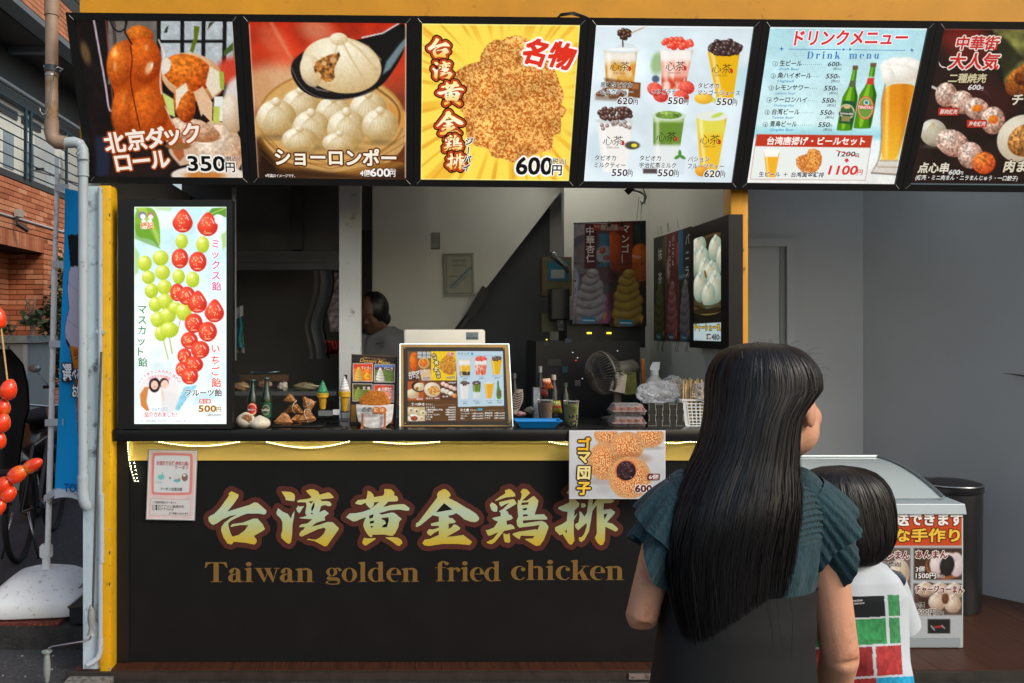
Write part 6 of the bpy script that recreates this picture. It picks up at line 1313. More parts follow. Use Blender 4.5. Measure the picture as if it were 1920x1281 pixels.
def rb(u,v): 
    a=-.9+1.8*u; x=969+14*math.sin(a)*(.55+.45*math.sin(PI*min(1,v*1.1)))+10*(1-v)-5; y=730+46*v; return P(x,y,3.86-.03*math.cos(a))
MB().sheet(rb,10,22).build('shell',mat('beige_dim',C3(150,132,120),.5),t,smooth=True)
w=MB()
for i in range(7): w.tube([rb(.1,.15+.1*i)+Vector((0,-.002,0)),rb(.5,.2+.1*i)+Vector((0,-.003,0)),rb(.85,.12+.1*i)+Vector((0,-.002,0))],.0022,5)
w.build('rib',M_blackp,t)['kind']='stuff'
t.name='plastic_shaker'
lump('rolled_towel','rolled pink towel behind the blue tray','towel',974,776,12,5,3.88,(150,104,110),7,coat=0)
lump('crumpled_wrap','crumpled pale wrapping right of the pink towel','wrap',994,770,11,7,3.92,(120,120,108),8,coat=.3)
# ---------------------------------------------------------------- right half of the counter
# desk fan seen side-on
t=thing('desk_fan','old beige desk fan seen from the side, its ribbed cage turned left','fan',P(1140,790,4.05))
d=4.05; s=d/F; c=P(1131,700,d); R=40*s; axis=Vector((.90,.30,.17)).normalized(); u_,v_=frame_of(axis)
M_fan=mat('fan_beige',C3(92,86,76),.5,n=.1,ns=30)
def ringpts(r,h,n=32): return [c+axis*h+(u_*math.cos(2*PI*i/n)+v_*math.sin(2*PI*i/n))*r for i in range(n+1)]
MB().tube(ringpts(R,0),.0075,8).build('rim_band',M_fan,t,smooth=True)
w=MB()
for k in range(44):
    a=2*PI*k/44; q=u_*math.cos(a)+v_*math.sin(a)
    w.tube([c+q*R,c+q*R*.96-axis*.03,c+q*R*.72-axis*.058,c+q*R*.2-axis*.07],.0013,4); w.tube([c+q*R,c+q*R*.96+axis*.03,c+q*R*.72+axis*.06,c+q*R*.3+axis*.075],.0013,4)
w.build('wire_cage',M_fan,t)['kind']='stuff'
w=MB()
for k in range(5):
    a=2*PI*k/5
    def bl(x,y,a=a):
        q=a+(x-.5)*.9; rr=R*(.15+.72*y); return c+(u_*math.cos(q)+v_*math.sin(q))*rr+axis*(.018*(x-.5))
    k0=len(w.v); w.sheet(bl,6,5)
w.build('blade',mat('fan_blade',C3(58,62,66),.4),t,smooth=True)['kind']='stuff'
MB().tube([c+axis*-.075,c+axis*-.066],.022,16).build('badge',M_fan,t); MB().tube([c+axis*.06,c+axis*.08,c+axis*.18,c+axis*.2],[.03,.042,.038,.02],18).build('motor',M_fan,t,smooth=40)
bx('stand_post',M_fan,t,c.x+.06,c.x+.095,d+.01,d+.045,ZC,c.z-.02); MB().lathe([(.07,0),(.07,.01),(.03,.02)],(c.x+.07,d+.03,ZC+.0005),24).build('foot',M_fan,t)
t=thing('price_card','tilted blank beige card with binder clip beside the desk fan','card',P(1160,738,3.98))
q=[P(1154,697,3.98),P(1176,703,3.98),P(1171,738,3.98),P(1142,732,3.98)]; MB().hexa([q[3],q[2],q[1],q[0]],[v+Vector((0,.004,0)) for v in (q[3],q[2],q[1],q[0])]).build('card',mat('beige_card',C3(168,158,144),.6,dirt=(C3(90,84,70),.1,60)),t); MB().bar(P(1164,698,3.975),P(1170,702,3.975),.012,.008).tube([P(1163,697,3.975),P(1167,694,3.975),P(1170,698,3.975)],.0012,5).build('binder_clip',M_steel,t)
t=thing('green_notice','faded yellow green notice sheet with writing behind the beige card','notice',P(1182,740,4.02))
TL,TR,BL=P(1168,699,4.02),P(1192,698,4.02),P(1171,740,4.02)
pr=Print([(0,0),(100,0),(100,170),(0,170)],TL,TR,BL,20,20,off=.001); pr.fill(104,106,40).noise(.2,30)
pr.text('注意事項',12,20,18,(40,44,20),.02,fit=76)
for i in range(7): pr.text('お客様各位手洗い消毒'[:10-i%3],8,42+i*17,12,(50,54,26),.0,fit=84-10*(i%3))
pr.build(VM,t)
# egg-like fried balls in clear packs
def pack(z0,label,k):
    d=3.80; s=d/F; t=thing('sesame_ball_pack',label,'food pack',Vector((P(1178,0,d).x,d,z0)),'clear packs of fried balls')
    x0,x1=P(1146,0,d).x,P(1204,0,d).x; h=.052
    m_=MB().lathe
    r=random.Random(k)
    for i in range(4):
        for j in range(2):
            o=MB().ell((x0+.022+.034*i,d-.018+.04*j,z0+.022),.0175,.0175,.0175,18,12,lambda q:1+.02*math.sin(9*q.x+k)).build('fried_ball',mat('fried_orange',C3(176,92,50),.5,n=.3,ns=120,bump=.5,bs=200),t,smooth=True)
    B=MB(); e=.012
    lo=[(x0,d-.045,z0),(x1,d-.045,z0),(x1,d+.045,z0),(x0,d+.045,z0)]; mid=[(x0-.006,d-.05,z0+.02),(x1+.006,d-.05,z0+.02),(x1+.006,d+.05,z0+.02),(x0-.006,d+.05,z0+.02)]; hi=[(x0+e,d-.036,z0+h),(x1-e,d-.036,z0+h),(x1-e,d+.036,z0+h),(x0+e,d+.036,z0+h)]
    B.add(lo+mid+hi,[(0,1,5,4),(1,2,6,5),(2,3,7,6),(3,0,4,7),(4,5,9,8),(5,6,10,9),(6,7,11,10),(7,4,8,11),(8,9,10,11)])
    B.build('clear_lid',glass('pack_plastic',op=.03),t,bevel=.003)
    w=MB()
    for a_,b_ in zip(mid,mid[1:]+mid[:1]): w.bar(a_,b_,.004,.003)
    for i in range(22): x=x0+e+i*(x1-x0-2*e)/21; w.bar((x,d-.0375,z0+h-.001),(x,d-.044,z0+h-.016),.0016,.001)
    w.build('crimped_edge',mat('plastic_shine',C3(170,170,172),.15,spec=.8),t)['kind']='stuff'
pack(ZC+.001,'lower of the two clear packs of fried balls',1); pack(ZC+.057,'upper of the two clear packs of fried balls',2)
# wooden stick and spray bottle
tag(MB().bar(P(1206,728,4.1),P(1205,672,4.1),.018,.014).build('wooden_stick',mat('orange_wood',C3(190,116,40),.5,n=.2,ns=20,stretch=(1,1,.2)),None),'upright orange wooden stick left of the spray bottle','stick')
t=thing('spray_bottle','white trigger spray bottle standing behind the plastic bags','spray bottle',P(1227,790,4.0))
d=4.0; s=d/F; c=P(1227,790,d); zz=lambda y: (790-y)*s
MB().lathe([(16*s,0),(17*s,zz(780)),(17*s,zz(722)),(14*s,zz(712)),(8*s,zz(706)),(7*s,zz(702))],c,24).build('bottle_body',mat('cloudy_plastic',C3(196,192,180),.35,n=.04,trans=0),t,smooth=40)
MB().lathe([(7.5*s,zz(703)),(7.5*s,zz(694))],c,20).build('collar',M_wplain,t,smooth=30)
hd=[(1221,695),(1236,695),(1237,686),(1238,679),(1224,679),(1218,690),(1219,694)]
a_=[P(x,y,d-.012) for x,y in hd]; b_=[P(x,y,d+.012) for x,y in hd]; n=len(hd)
MB().add(a_+b_,[tuple(range(n)),tuple(range(2*n-1,n-1,-1))]+[(i,i+n,(i+1)%n+n,(i+1)%n) for i in range(n)]).build('trigger_head',M_wplain,t,bevel=.002)
MB().bar(P(1221,693,d),P(1224,702,d),.006,.008).build('trigger',M_wplain,t)
# woven black basket with bags of cutlery
t=thing('woven_basket','black woven strip basket filled with clear plastic bags','basket',P(1247,803,3.82))
d=3.80; x0,x1=P(1215,0,d).x,P(1280,0,d).x; z1=P(0,757,d).z; z0=ZC+.0008
M_strip=mat('weave_black',C3(36,38,38),.4,n=.1); M_edge=mat('weave_edge',C3(176,170,150),.6)
MB().box(x0+.004,x1-.004,d+.004,d+.12,z0,z1-.004).build('inner_box',M_strip,t)
w=(x1-x0)/5.0; r=0; wv=MB(); n=0
for i in range(5):
    xa=x0+i*w; 
    if i%2==0: wv.hexa([(xa+.002,d-.004,z0),(xa+w-.002,d-.004,z0),(xa+w-.002,d+.002,z0),(xa+.002,d+.002,z0)],[(xa+.002,d-.004,z1),(xa+w-.002,d-.004,z1),(xa+w-.002,d+.002,z1),(xa+.002,d+.002,z1)])
rows=4; hh=(z1-z0)/rows
for i in range(5):
    for j in range(rows):
        xa=x0+i*w; za=z0+j*hh; out=(i+j)%2==0
        dd_=d-.009 if out else d-.004
        B=MB()
        if (i+j)%2: B.box(xa+.0015,xa+w-.0015,d-.010,d+.003,za-.004,za+hh+.004)
        else: B.box(xa-.003,xa+w+.003,d-.0075,d+.003,za+.002,za+hh-.002)
        B.build('strip',M_strip,t)
ed=MB()
for i in range(5):
    for j in range(rows):
        xa=x0+i*w; za=z0+j*hh; y=d-.0112
        if (i+j)%2: ed.bar((xa+.0015,y,za-.004),(xa+.0015,y,za+hh+.004),.0016,.0012).bar((xa+w-.0015,y,za-.004),(xa+w-.0015,y,za+hh+.004),.0016,.0012)
        else: ed.bar((xa-.003,y+.002,za+.002),(xa+w+.003,y+.002,za+.002),.0016,.0012).bar((xa-.003,y+.002,za+hh-.002),(xa+w+.003,y+.002,za+hh-.002),.0016,.0012)
ed.build('stitched_edge',M_edge,t)['kind']='stuff'
def crumple(name,label,cx,cy,rx,rz,d,seed,n=26,m=None,parent=None):
    s=d/F; c=P(cx,cy,d); r=random.Random(seed); B=MB()
    dirs=[(Vector((r.gauss(0,1),r.gauss(0,1),r.gauss(0,1))).normalized(), r.uniform(.7,1)) for _ in range(90)]
    def fn(q):
        k=.62
        for dv,a in dirs:
            t_=q.dot(dv)
            if t_>.9: k=max(k,.62+a*.42*(1-(1-t_)/.1))
        return k
    B.ell(c,rx*s,.05,rz*s,44,26,fn)
    o=B.build(name,m or glass('crinkle_plastic',op=.02,rough=.12,ior=1.5),parent)
    if parent is None: tag(o,label,'plastic bag')
    return o
gl=glass('crinkle_plastic',(.95,.96,1),op=.16,rough=.10,ior=1.6)
crumple('plastic_bag','crumpled heap of clear plastic bags on the black woven basket',1236,738,48,26,3.86,3,m=gl)
crumple('plastic_bag','small crumpled clear bag on top behind the basket rim',1262,722,24,18,3.9,5,m=gl)
t=thing('white_basket','white plastic basket with square holes holding wooden cutlery','basket',P(1315,803,3.80))
d=3.80; s=d/F; z0=ZC+.0008; z1=P(0,750,d).z
tx0,tx1,bx0,bx1=P(1277,0,d).x,P(1350,0,d).x,P(1286,0,d).x,P(1345,0,d).x
def wallp(u,v,o=0): 
    xa=bx0+(tx0-bx0)*v; xb=bx1+(tx1-bx1)*v; return Vector((xa+(xb-xa)*u,d-.03*v*.3+o,z0+(z1-z0)*v))
B=MB(); nc,nr=7,6
for i in range(nc+1): 
    u=.12+.8*i/nc; B.bar(wallp(u,.06),wallp(u,.90),.005,.004,up=(0,1,0))
for j in range(nr+1): v=.10+.76*j/nr; B.bar(wallp(.1,v,-.0002),wallp(.94,v,-.0002),.005,.0038,up=(0,1,0))
B.hexa([wallp(0,0),wallp(.13,0),wallp(.13,0)+Vector((0,.004,0)),wallp(0,0)+Vector((0,.004,0))],[wallp(0,1),wallp(.13,1),wallp(.13,1)+Vector((0,.004,0)),wallp(0,1)+Vector((0,.004,0))])
B.hexa([wallp(.93,0),wallp(1,0),wallp(1,0)+Vector((0,.004,0)),wallp(.93,0)+Vector((0,.004,0))],[wallp(.93,1),wallp(1,1),wallp(1,1)+Vector((0,.004,0)),wallp(.93,1)+Vector((0,.004,0))])
B.build('front_grid',M_wplain,t)
B=MB(); 
for i in range(6):
    v=.1+.8*i/5; B.bar((wallp(0,v).x,d,wallp(0,v).z),(wallp(0,v).x+.01,d+.13,wallp(0,v).z),.005,.004)
for i in range(8): y=d+.13*i/7; B.bar((bx0,y,z0),(tx0,y,z1),.005,.004)
B.build('side_grid',M_wplain,t)
MB().bar(wallp(-.02,1.0),wallp(1.02,1.0),.008,.008).bar(wallp(-.02,1.0),wallp(-.02,1.0)+Vector((.01,.13,0)),.008,.008).bar(wallp(-.02,1.0)+Vector((.01,.13,0)),wallp(1.02,1)+Vector((0,.13,0)),.008).bar(wallp(0,.0),wallp(1,.0),.006,.008).build('rim',M_wplain,t)
bx('basket_back',M_wplain,t,bx0+.01,bx1,d+.125,d+.128,z0,z1)
r=random.Random(9); w=MB()
for i in range(70):
    x=r.uniform(1283,1345); y=r.uniform(.01,.11); top=r.uniform(712,728); w.bar(Vector((P(x,0,d).x,d+y,z0+.01)),Vector((P(x+r.uniform(-4,6),0,d).x,d+y,P(0,top,d).z)),.006,.002)
    xx=P(x+2,0,d).x; 
o=w.build('wooden_fork',mat('pale_wood',C3(214,182,130),.6,n=.15,ns=60),None); tag(o,'bunch of pale wooden forks standing in the white basket','cutlery',kind='stuff')
w=MB()
for i in range(40):
    x=r.uniform(1258,1310); w.ell(P(x,r.uniform(711,726),3.93+r.uniform(-.03,.03)),.007,.007,.010,6,4)
tag(w.build('noodle_bag',mat('noodle',C3(206,178,120),.6,n=.3,ns=80),None,smooth=True),'pile of pale yellow snack sticks behind the white basket','snacks',kind='stuff')
crumple('plastic_bag','clear plastic bag lying over the wooden forks in the white basket',1322,735,26,20,3.80,8,m=gl)

# ---------------------------------------------------------------- dim gear behind the counter
M_mach=mat('machine_black',C3(38,38,40),.3,n=.2,ns=12,spec=.5)
t=thing('drinks_machine','tall black drinks machine with small lights under the mango poster','machine',P(1090,800,4.5))
bx('body',M_mach,t,P(1005,0,4.5).x,P(1200,0,4.5).x,4.5,4.85,.9,P(0,640,4.5).z); bx('upper',M_mach,t,P(1060,0,4.75).x,P(1205,0,4.75).x,4.70,4.95,1.5,P(0,600,4.75).z)
M_y=mat('led_yellow',C3(250,220,60),emit=2); M_w=mat('led_white',C3(200,206,220),emit=1.2); M_r=mat('led_red',C3(230,60,40),emit=1.5)
def dot(x,y,r,m,nm='indicator',w=1): p_=P(x,y,4.495); bx(nm,m,t,p_.x-r*w,p_.x+r*w,4.492,4.4995,p_.z-r,p_.z+r)
for (x,y,w,m) in ((1105,622,3,M_y),(1142,622,2.5,M_y)): 
    p_=P(x,y+3,4.69); bx('tap_light',m,t,p_.x-.012,p_.x+.012,4.685,4.699,p_.z-.004,p_.z+.006)
dot(1025,637,.003,M_y); dot(965,664,.003,M_w,w=2) if False else None
for x,y,m in ((1080,676,M_r),(1083,671,M_w),(1074,661,M_w),(1158,658,M_w),(1092,710,M_w)): dot(x,y,.0022,m)
for (x0,y0,x1,y1,c) in ((1026,674,1052,686,(66,62,54)),(1059,635,1072,643,(70,80,84)),(1019,642,1027,647,(64,64,60)),(1054,688,1065,699,(34,80,86)),(1078,713,1089,724,(110,98,96)),(1160,670,1178,672,(60,50,46))):
    p0=P(x0,y0,4.49); p1=P(x1,y1,4.49); bx('label_plate',mat('lp%d'%x0,C3(*c),.5,n=.2,ns=50),t,p0.x,p1.x,4.492,4.4992,p1.z,p0.z)
def mini(px,ytop,ybot,R,d,label,body,cap):
    s=d/F; c=P(px,ybot,d); h=(ybot-ytop)*s; R*=s; t=thing('plastic_bottle',label,'bottle',c)
    MB().lathe([(R,0),(R,h*.6),(R*.45,h*.82),(R*.42,h*.88)],c,18).build('bottle_body',mat('mb%d'%px,C3(*body),.15,spec=.7),t,smooth=40); MB().lathe([(R*.5,h*.88),(R*.5,h)],c,16).build('cap',mat('mc%d'%px,C3(*cap),.5),t,smooth=30)
mini(1013,687,780,7,4.05,'dark bottle with white cap left of the orange snack packet',(40,44,48),(150,150,146)); mini(1038,703,780,9,4.0,'dark bottle with beige cap right of the orange snack packet',(36,38,42),(186,176,156)); mini(1060,718,780,8,4.02,'small dark bottle behind the green tea cup',(40,46,40),(60,80,70)); mini(964,700,780,8,4.1,'slim dark bottle behind the beige shaker',(36,38,40),(90,90,90))
t=thing('coffee_grinder','dim beige dispenser with blue label hanging left of the dessert posters','dispenser',P(1040,620,4.9))
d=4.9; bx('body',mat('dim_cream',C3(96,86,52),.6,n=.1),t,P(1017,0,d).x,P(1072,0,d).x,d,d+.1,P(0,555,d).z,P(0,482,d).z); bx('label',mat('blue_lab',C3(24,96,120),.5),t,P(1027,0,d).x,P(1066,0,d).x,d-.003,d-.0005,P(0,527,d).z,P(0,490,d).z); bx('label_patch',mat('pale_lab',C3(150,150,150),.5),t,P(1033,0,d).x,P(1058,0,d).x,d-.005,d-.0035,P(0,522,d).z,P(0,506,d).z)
tag(MB().box(P(1028,0,4.85).x,P(1062,0,4.85).x,4.75,4.88,P(0,600,4.85).z,P(0,542,4.85).z).build('black_box',M_mach,None,bevel=.006),'small black appliance below the cream dispenser','appliance')
tag(MB().tube([P(1033,472,4.7),P(1037,478,4.7),P(1048,488,4.7),P(1060,500,4.7),P(1066,512,4.7)],[.012,.022,.020,.016,.010],8).build('foil_bag',mat('foil',C3(120,126,126),.18,metal=.9,bump=.8,bs=30),None,smooth=True),'twisted silver foil bag hanging left of the dessert posters','bag')
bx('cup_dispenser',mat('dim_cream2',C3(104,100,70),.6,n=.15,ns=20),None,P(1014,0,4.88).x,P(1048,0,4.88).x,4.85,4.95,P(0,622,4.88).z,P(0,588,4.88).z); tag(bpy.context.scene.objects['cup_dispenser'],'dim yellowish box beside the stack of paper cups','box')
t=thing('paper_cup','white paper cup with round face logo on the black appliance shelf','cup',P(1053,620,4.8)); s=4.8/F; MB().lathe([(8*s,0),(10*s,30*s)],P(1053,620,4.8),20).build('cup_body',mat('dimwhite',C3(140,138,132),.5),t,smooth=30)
pr=Print([(0,0),(30,0),(30,30),(0,30)],P(1044,595,4.765),P(1062,595,4.765),P(1044,616,4.765),2,2,off=0); pr.outline([ellpts(15,13,8,8,n=14)[:-1],ellpts(15,13,6.4,6.4,n=14)[:-1]],(40,40,40)); pr.text('YANG',5,28,6,(40,40,40),.02); me=bpy.data.meshes.new('cup_logo'); me.from_pydata(pr.tv,[],pr.tf); setcol(me,np.array(pr.tc)); link('cup_logo',me,VM,t)['kind']='stuff'
bx('low_shelf',M_mach,None,P(960,0,4.4).x,P(1210,0,4.4).x,4.22,4.45,1.0,1.09); tag(bpy.context.scene.objects['low_shelf'],'low black cabinet behind the counter under the machine','cabinet')
# ceiling spot
t=thing('ceiling_spot','small black ceiling spot lamp with cables at the top of the kitchen','lamp',P(1190,360,4.3))
MB().tube([P(1176,352,4.3),P(1184,360,4.3)],.022,14).build('lamp_head',M_blackp,t); MB().tube([P(1184,356,4.3),P(1200,360,4.3),P(1209,366,4.3),P(1208,378,4.3),P(1202,384,4.3)],.006,6).build('bracket',M_pipe,t,smooth=True)
w=MB().tube([P(1206,354,4.3),P(1212,370,4.3),P(1208,382,4.3),P(1200,378,4.3)],.003,5).tube([P(1198,370,4.3),P(1196,392,4.3),P(1193,418,4.6)],.0012,4).tube([P(1203,380,4.3),P(1202,400,4.35),P(1202,418,4.6)],.0012,4); w.build('cable',M_blackp,t)

# ---------------------------------------------------------------- soft cream posters
def cream_art(p,x0,y0,x1,y1,bg,ice,ice2,seed,extra=None):
    W_,H_=x1-x0,y1-y0
    p.mix(p.pm([(x0,y0),(x1,y0),(x1,y1),(x0,y1)]),bg)
    if extra: extra()
    m=None
    for k,(fx,fy,rx,ry) in enumerate(((.5,.93,.42,.07),(.46,.84,.44,.085),(.5,.74,.42,.085),(.46,.65,.37,.08),(.5,.57,.32,.07),(.47,.49,.25,.065),(.52,.425,.17,.05))):
        p.ball(x0+W_*fx,y0+H_*(.50+(fy-.425)*.86),W_*rx,H_*ry,ice,ice2,-14,soft=4,pl=(-.2,-.8))
        p.line([(x0+W_*(fx-rx*.9),y0+H_*(.50+(fy-.425)*.86+ry*.4)),(x0+W_*fx,y0+H_*(.50+(fy-.425)*.86+ry*.95)),(x0+W_*(fx+rx*.8),y0+H_*(.50+(fy-.425)*.86+ry*.2))],W_*.022,tuple(c*.62 for c in ice2),W_*.03,.6)
    p.line([(x0+W_*.66,y0+H_*.52),(x0+W_*.44,y0+H_*.485),(x0+W_*.3,y0+H_*.53)],W_*.03,tuple(c*.7 for c in ice2),W_*.03,.5)
def poster(label,q,dT,bg,ice,ice2,words,band,seed,extra=None,tag_=True,d2=None,noise=.12):
    """q: photo corners TL,TR,BL; dT: depth or three depths"""
    ds=dT if isinstance(dT,tuple) else (dT,)*3
    TL,TR,BL=[P(*a,b) for a,b in zip(q,ds)]
    t=thing('dessert_poster',label,'poster',(TL+TR)/2,'soft cream posters on the stall walls')
    p=Print([(0,0),(100,0),(100,290),(0,290)],TL,TR,BL,60,150,off=.0012)
    cream_art(p,0,0,100,290,bg,ice,ice2,seed,extra and (lambda:extra(p)))
    p.noise(noise,14,seed)
    if band: p.rect(band[0],0,band[1],130,band[2])
    words(p); 
    if tag_: p.outline([[(24,270),(62,272),(62,288),(24,286)]],(20,130,170)); p.outline([[(27,277),(59,278.5),(59,282.5),(27,281)]],(190,200,206)); p.outline([[(80,262),(92,262),(86,284)]],(206,140,60)); 
    p.build(VM,t)
    n=p.n; A=[TL-n*.0005,TR-n*.0005,TR+(BL-TL)-n*.0005,BL-n*.0005]; MB().hexa(A,[a-n*.002 for a in A]).build('sheet',mat('poster_back',C3(190,190,186),.6),t)
    return t,p
def vs(p,s,x,y,h,col,step=None,b=.02):
    for i,ch in enumerate(s): p.text(ch if ch!='ー' else '｜',x-h/2,y+h*.86+i*(step or h*1.02),h,col,b)
def e1(p):
    p.poly([(0,0),(42,0),(30,60),(0,90)],(150,146,160),8); p.ell(20,90,44,60,(96,90,110),20,6); p.ell(24,100,34,46,(120,110,120),20,8); p.rect(68,30,100,125,(60,110,150)); p.ell(84,90,24,26,(150,160,176),0,6); p.ball(78,78,9,10,(190,100,80),(130,60,50)); p.ell(90,100,10,8,(150,90,80)); p.poly([(0,180),(40,140),(100,190),(100,290),(0,290)],(90,84,96),10); p.poly([(80,210),(100,200),(100,290),(60,290)],(150,70,110),8); p.poly([(0,120),(16,150),(10,230),(0,290)],(150,170,190),8)
t,p=poster('soft cream poster with white swirl and almond jelly, left of the hanging pair',[(1076,420),(1145,419),(1074,608)],4.62,(96,70,76),(196,190,194),(120,112,118),
 lambda p:(vs(p,'中華杏仁',47,8,26,(226,222,222)),vs(p,'TOMIコミコのソフト',6,134,12,(170,50,60)),p.text('やさしい味・パイン果肉入り',2,118,10,(30,26,30),.01,fit=92)),(30,62,(84,36,36)),1,e1)
def e2(p):
    p.poly([(0,0),(30,0),(30,290),(0,290)],(120,40,24),4); p.ball(10,80,30,55,(206,90,34),(120,40,20)); p.rect(66,0,100,60,(30,44,40)); p.line([(78,8),(84,56)],3,(50,80,60)); p.line([(72,10),(76,52)],3,(50,80,60)); p.ball(84,112,30,52,(214,110,34),(140,60,20)); 
    for k in range(5): p.line([(70,110+k*14),(100,104+k*14)],3,(150,96,30),3)
    p.poly([(0,130),(100,180),(100,290),(0,290)],(36,28,28),20); p.rect(12,236,60,290,(40,30,28)); 
    for x in (30,44): p.ell(x,258,8,9,(190,180,176)); p.ell(x,270,7,8,(190,180,176)); p.ell(x,254,4,3,(150,60,60))
t,p=poster('mango soft cream poster with yellow swirl, right of the hanging pair',[(1143,417),(1211,416),(1144,613)],4.60,(70,34,26),(190,160,70),(130,100,30),
 lambda p:(vs(p,'マンゴー',46,6,25,(226,218,214),28),vs(p,'TOMIコミコのソフト',7,134,12,(120,30,34)),p.text('Mango',62,100,13,(220,206,190),.0,fit=24),p.text('ジューシーなマンゴー感',8,120,10,(30,26,30),.01,fit=84),p.text('人気No.1の味',16,284,11,(150,60,56),.02,fit=60)),(30,62,(116,44,30)),2,e2)
t=thing('price_tag','pink and white handwritten price tag clipped over the two hanging posters','price tag',P(1146,430,4.58))
TL,TR,BL=P(1112,420,4.585),P(1170,421,4.585),P(1112,432,4.585); p=Print([(0,0),(240,0),(240,50),(0,50)],TL,TR,BL,30,8,off=.0012); p.fill(170,66,64); p.rect(60,6,190,46,(196,186,176)); p.text('350',84,42,40,(30,30,34),.0,fit=80,shear=.2); p.text('各種',8,28,22,(226,200,196),.0); p.text('円',206,38,26,(226,200,196),.0); p.build(VM,t)
w=MB()
for x in (1142,1166): w.bar(P(x-3,422,4.57),P(x+3,422,4.57),.012,.02).tube([P(x-3,420,4.57),P(x,413,4.57),P(x+3,420,4.57)],.001,4)
w.build('binder_clip',M_blackp,t)['kind']='stuff'
MB().tube([P(1075,419,4.63),P(1142,417,4.63),P(1211,415,4.63)],.004,6).build('hanging_rod',M_blackp,None); tag(bpy.context.scene.objects['hanging_rod'],'thin dark rod carrying the two hanging dessert posters','rod')
# on the side wall (plane X = 1.562)
XW=1.5625
def onwall(px,py): d=XW*F/(px-CX); return (px,py),d
def wposter(label,a,b,c_,*rest,**k):
    (q0,d0),(q1,d1),(q2,d2)=onwall(*a),onwall(*b),onwall(*c_); return poster(label,[q0,q1,q2],(d0,d1,d2),*rest,**k)
wposter('matcha soft cream poster on the side wall, farthest back of three',(1226,447),(1248.5,440),(1226,638),(34,34,26),(110,116,50),(60,70,24),lambda p:(vs(p,'抹茶',56,34,34,(206,206,200),66),p.text('ふんわり濃厚',6,128,12,(90,90,80),.0,fit=80),vs(p,'TOMIコミコのソフト',7,134,13,(150,40,50))),None,3,lambda p:(p.rect(0,0,100,130,(36,34,26)),p.ell(90,40,16,50,(90,84,50),0,10)))
wposter('vanilla and strawberry soft cream poster, middle of three on the side wall',(1249,440),(1272.5,432),(1249,639),(110,44,44),(196,150,156),(150,70,80),lambda p:(vs(p,'ストロベリー',34,20,18,(226,214,214),19.5),vs(p,'バニラ&',62,8,20,(226,214,214),21),p.text('2種のおいしさ',6,124,11,(40,24,24),.01,fit=84),vs(p,'TOMIコミコのソフト',7,134,13,(170,60,60))),None,4,lambda p:(p.rect(0,0,100,125,(104,38,40)),p.poly([(4,80),(24,60),(30,120),(6,124)],(190,160,150),6),p.ell(92,60,14,30,(170,70,70),0,6)))
wposter('vanilla soft cream poster on the side wall, partly behind the dumpling lightbox',(1273,432),(1297,424),(1273,640),(30,34,40),(176,166,170),(110,104,112),lambda p:(vs(p,'バニラ',70,16,30,(230,230,230),40),p.text('なめらかな口どけ',6,126,11,(220,220,220),.01,fit=84),vs(p,'TOMIコミコのソフト',7,134,13,(150,50,50))),(0,34,(20,110,160)),5,lambda p:(p.rect(0,100,50,130,(50,96,50))))
w=MB(); r=random.Random(8)
for i in range(9):
    x=r.uniform(1230,1292); (a,d0)=onwall(x,641); q=P(x,641,d0-.01); w.tube([q,q+Vector((-.006,0,-.02)),q+Vector((-.012,0,-.045)),q+Vector((-.004,0,-.055))],.0011,4)
for i in range(7):
    x=r.uniform(1230,1280); (a,d0)=onwall(x,430+ (1280-x)*.2); q=P(x,444-(x-1226)*.33,d0-.01); w.tube([q,q+Vector((-.004,0,.05))],.0008,4)
tag(w.build('poster_string',M_blackp,None),'thin dark strings hanging above and below the three wall posters','strings',kind='stuff')

# dumpling lightbox on the side wall
t=thing('dumpling_lightbox','tall lightbox of white pork buns mounted on the side wall by the yellow post','illuminated sign',(1.52,3.95,1.5))
XB=1.505
def ow_(px,py,X=XB): d=X*F/(px-CX); return P(px,py,d)
fr=[(1293,423),(1368,402),(1370,657),(1297,652)]
dA=XB*F/(1295-CX); dBb=XB*F/(1369-CX); zt_,zb_=P(0,402,dBb).z,P(0,656,dBb).z
pa,pb=XB*F/(1301-CX),XB*F/(1354-CX)
y0,y1=P(0,432,pb).z,P(0,640,pb).z
B=MB().box(XB,1.5635,pb,dBb if dBb<pb else pb,zb_,zt_) if False else MB()
ya,yb=min(dA,dBb),max(dA,dBb); pa_,pb_=min(pa,pb),max(pa,pb)
B.box(XB-.006,XB+.01,ya,pa_,zb_,zt_).box(XB-.006,XB+.01,pb_,yb,zb_,zt_).box(XB-.006,XB+.01,pa_,pb_,zb_,y1).box(XB-.006,XB+.01,pa_,pb_,y0,zt_)
B.build('frame',M_frame,t); bx('housing',M_frame,t,XB+.0101,1.5635,ya,yb,zb_,zt_)
TL,TR,BL=Vector((XB,pb_,y0)),Vector((XB,pa_,y0)),Vector((XB,pb_,y1))
p=Print([(520,222),(738,222),(744,1115),(522,1105)],TL,TR,BL,90,220,off=.001)
p.fill(26,22,16); p.ell(660,330,130,110,(90,66,34),0,6); p.ell(660,335,112,92,(50,38,20),0,6); p.ell(640,760,150,120,(96,72,34),0,6); p.ell(640,742,140,110,(54,38,18),0,6)
for (x,y,rx,ry,s_) in ((560,300,60,90,1),(690,360,52,110,2),(530,430,44,120,3),(590,440,58,130,4),(738,450,40,120,5),(610,520,52,110,6),(660,560,66,110,7),(575,650,60,130,8),(690,680,60,140,9),(640,730,52,110,10)):
    bun(p,x,y,rx,ry,s_,(240,246,226),(150,170,150),8,True)
p.line([(610,520),(622,570)],16,(120,80,20),8,.8); p.line([(520,755),(600,820),(700,820),(744,780)],20,(80,70,40),10,.9); p.line([(520,850),(600,890),(700,885),(744,860)],9,(170,150,80),6,.8); p.rect(500,835,760,880,(30,24,16),14,.7)
p.rect(500,960,760,1130,(200,222,226),10)
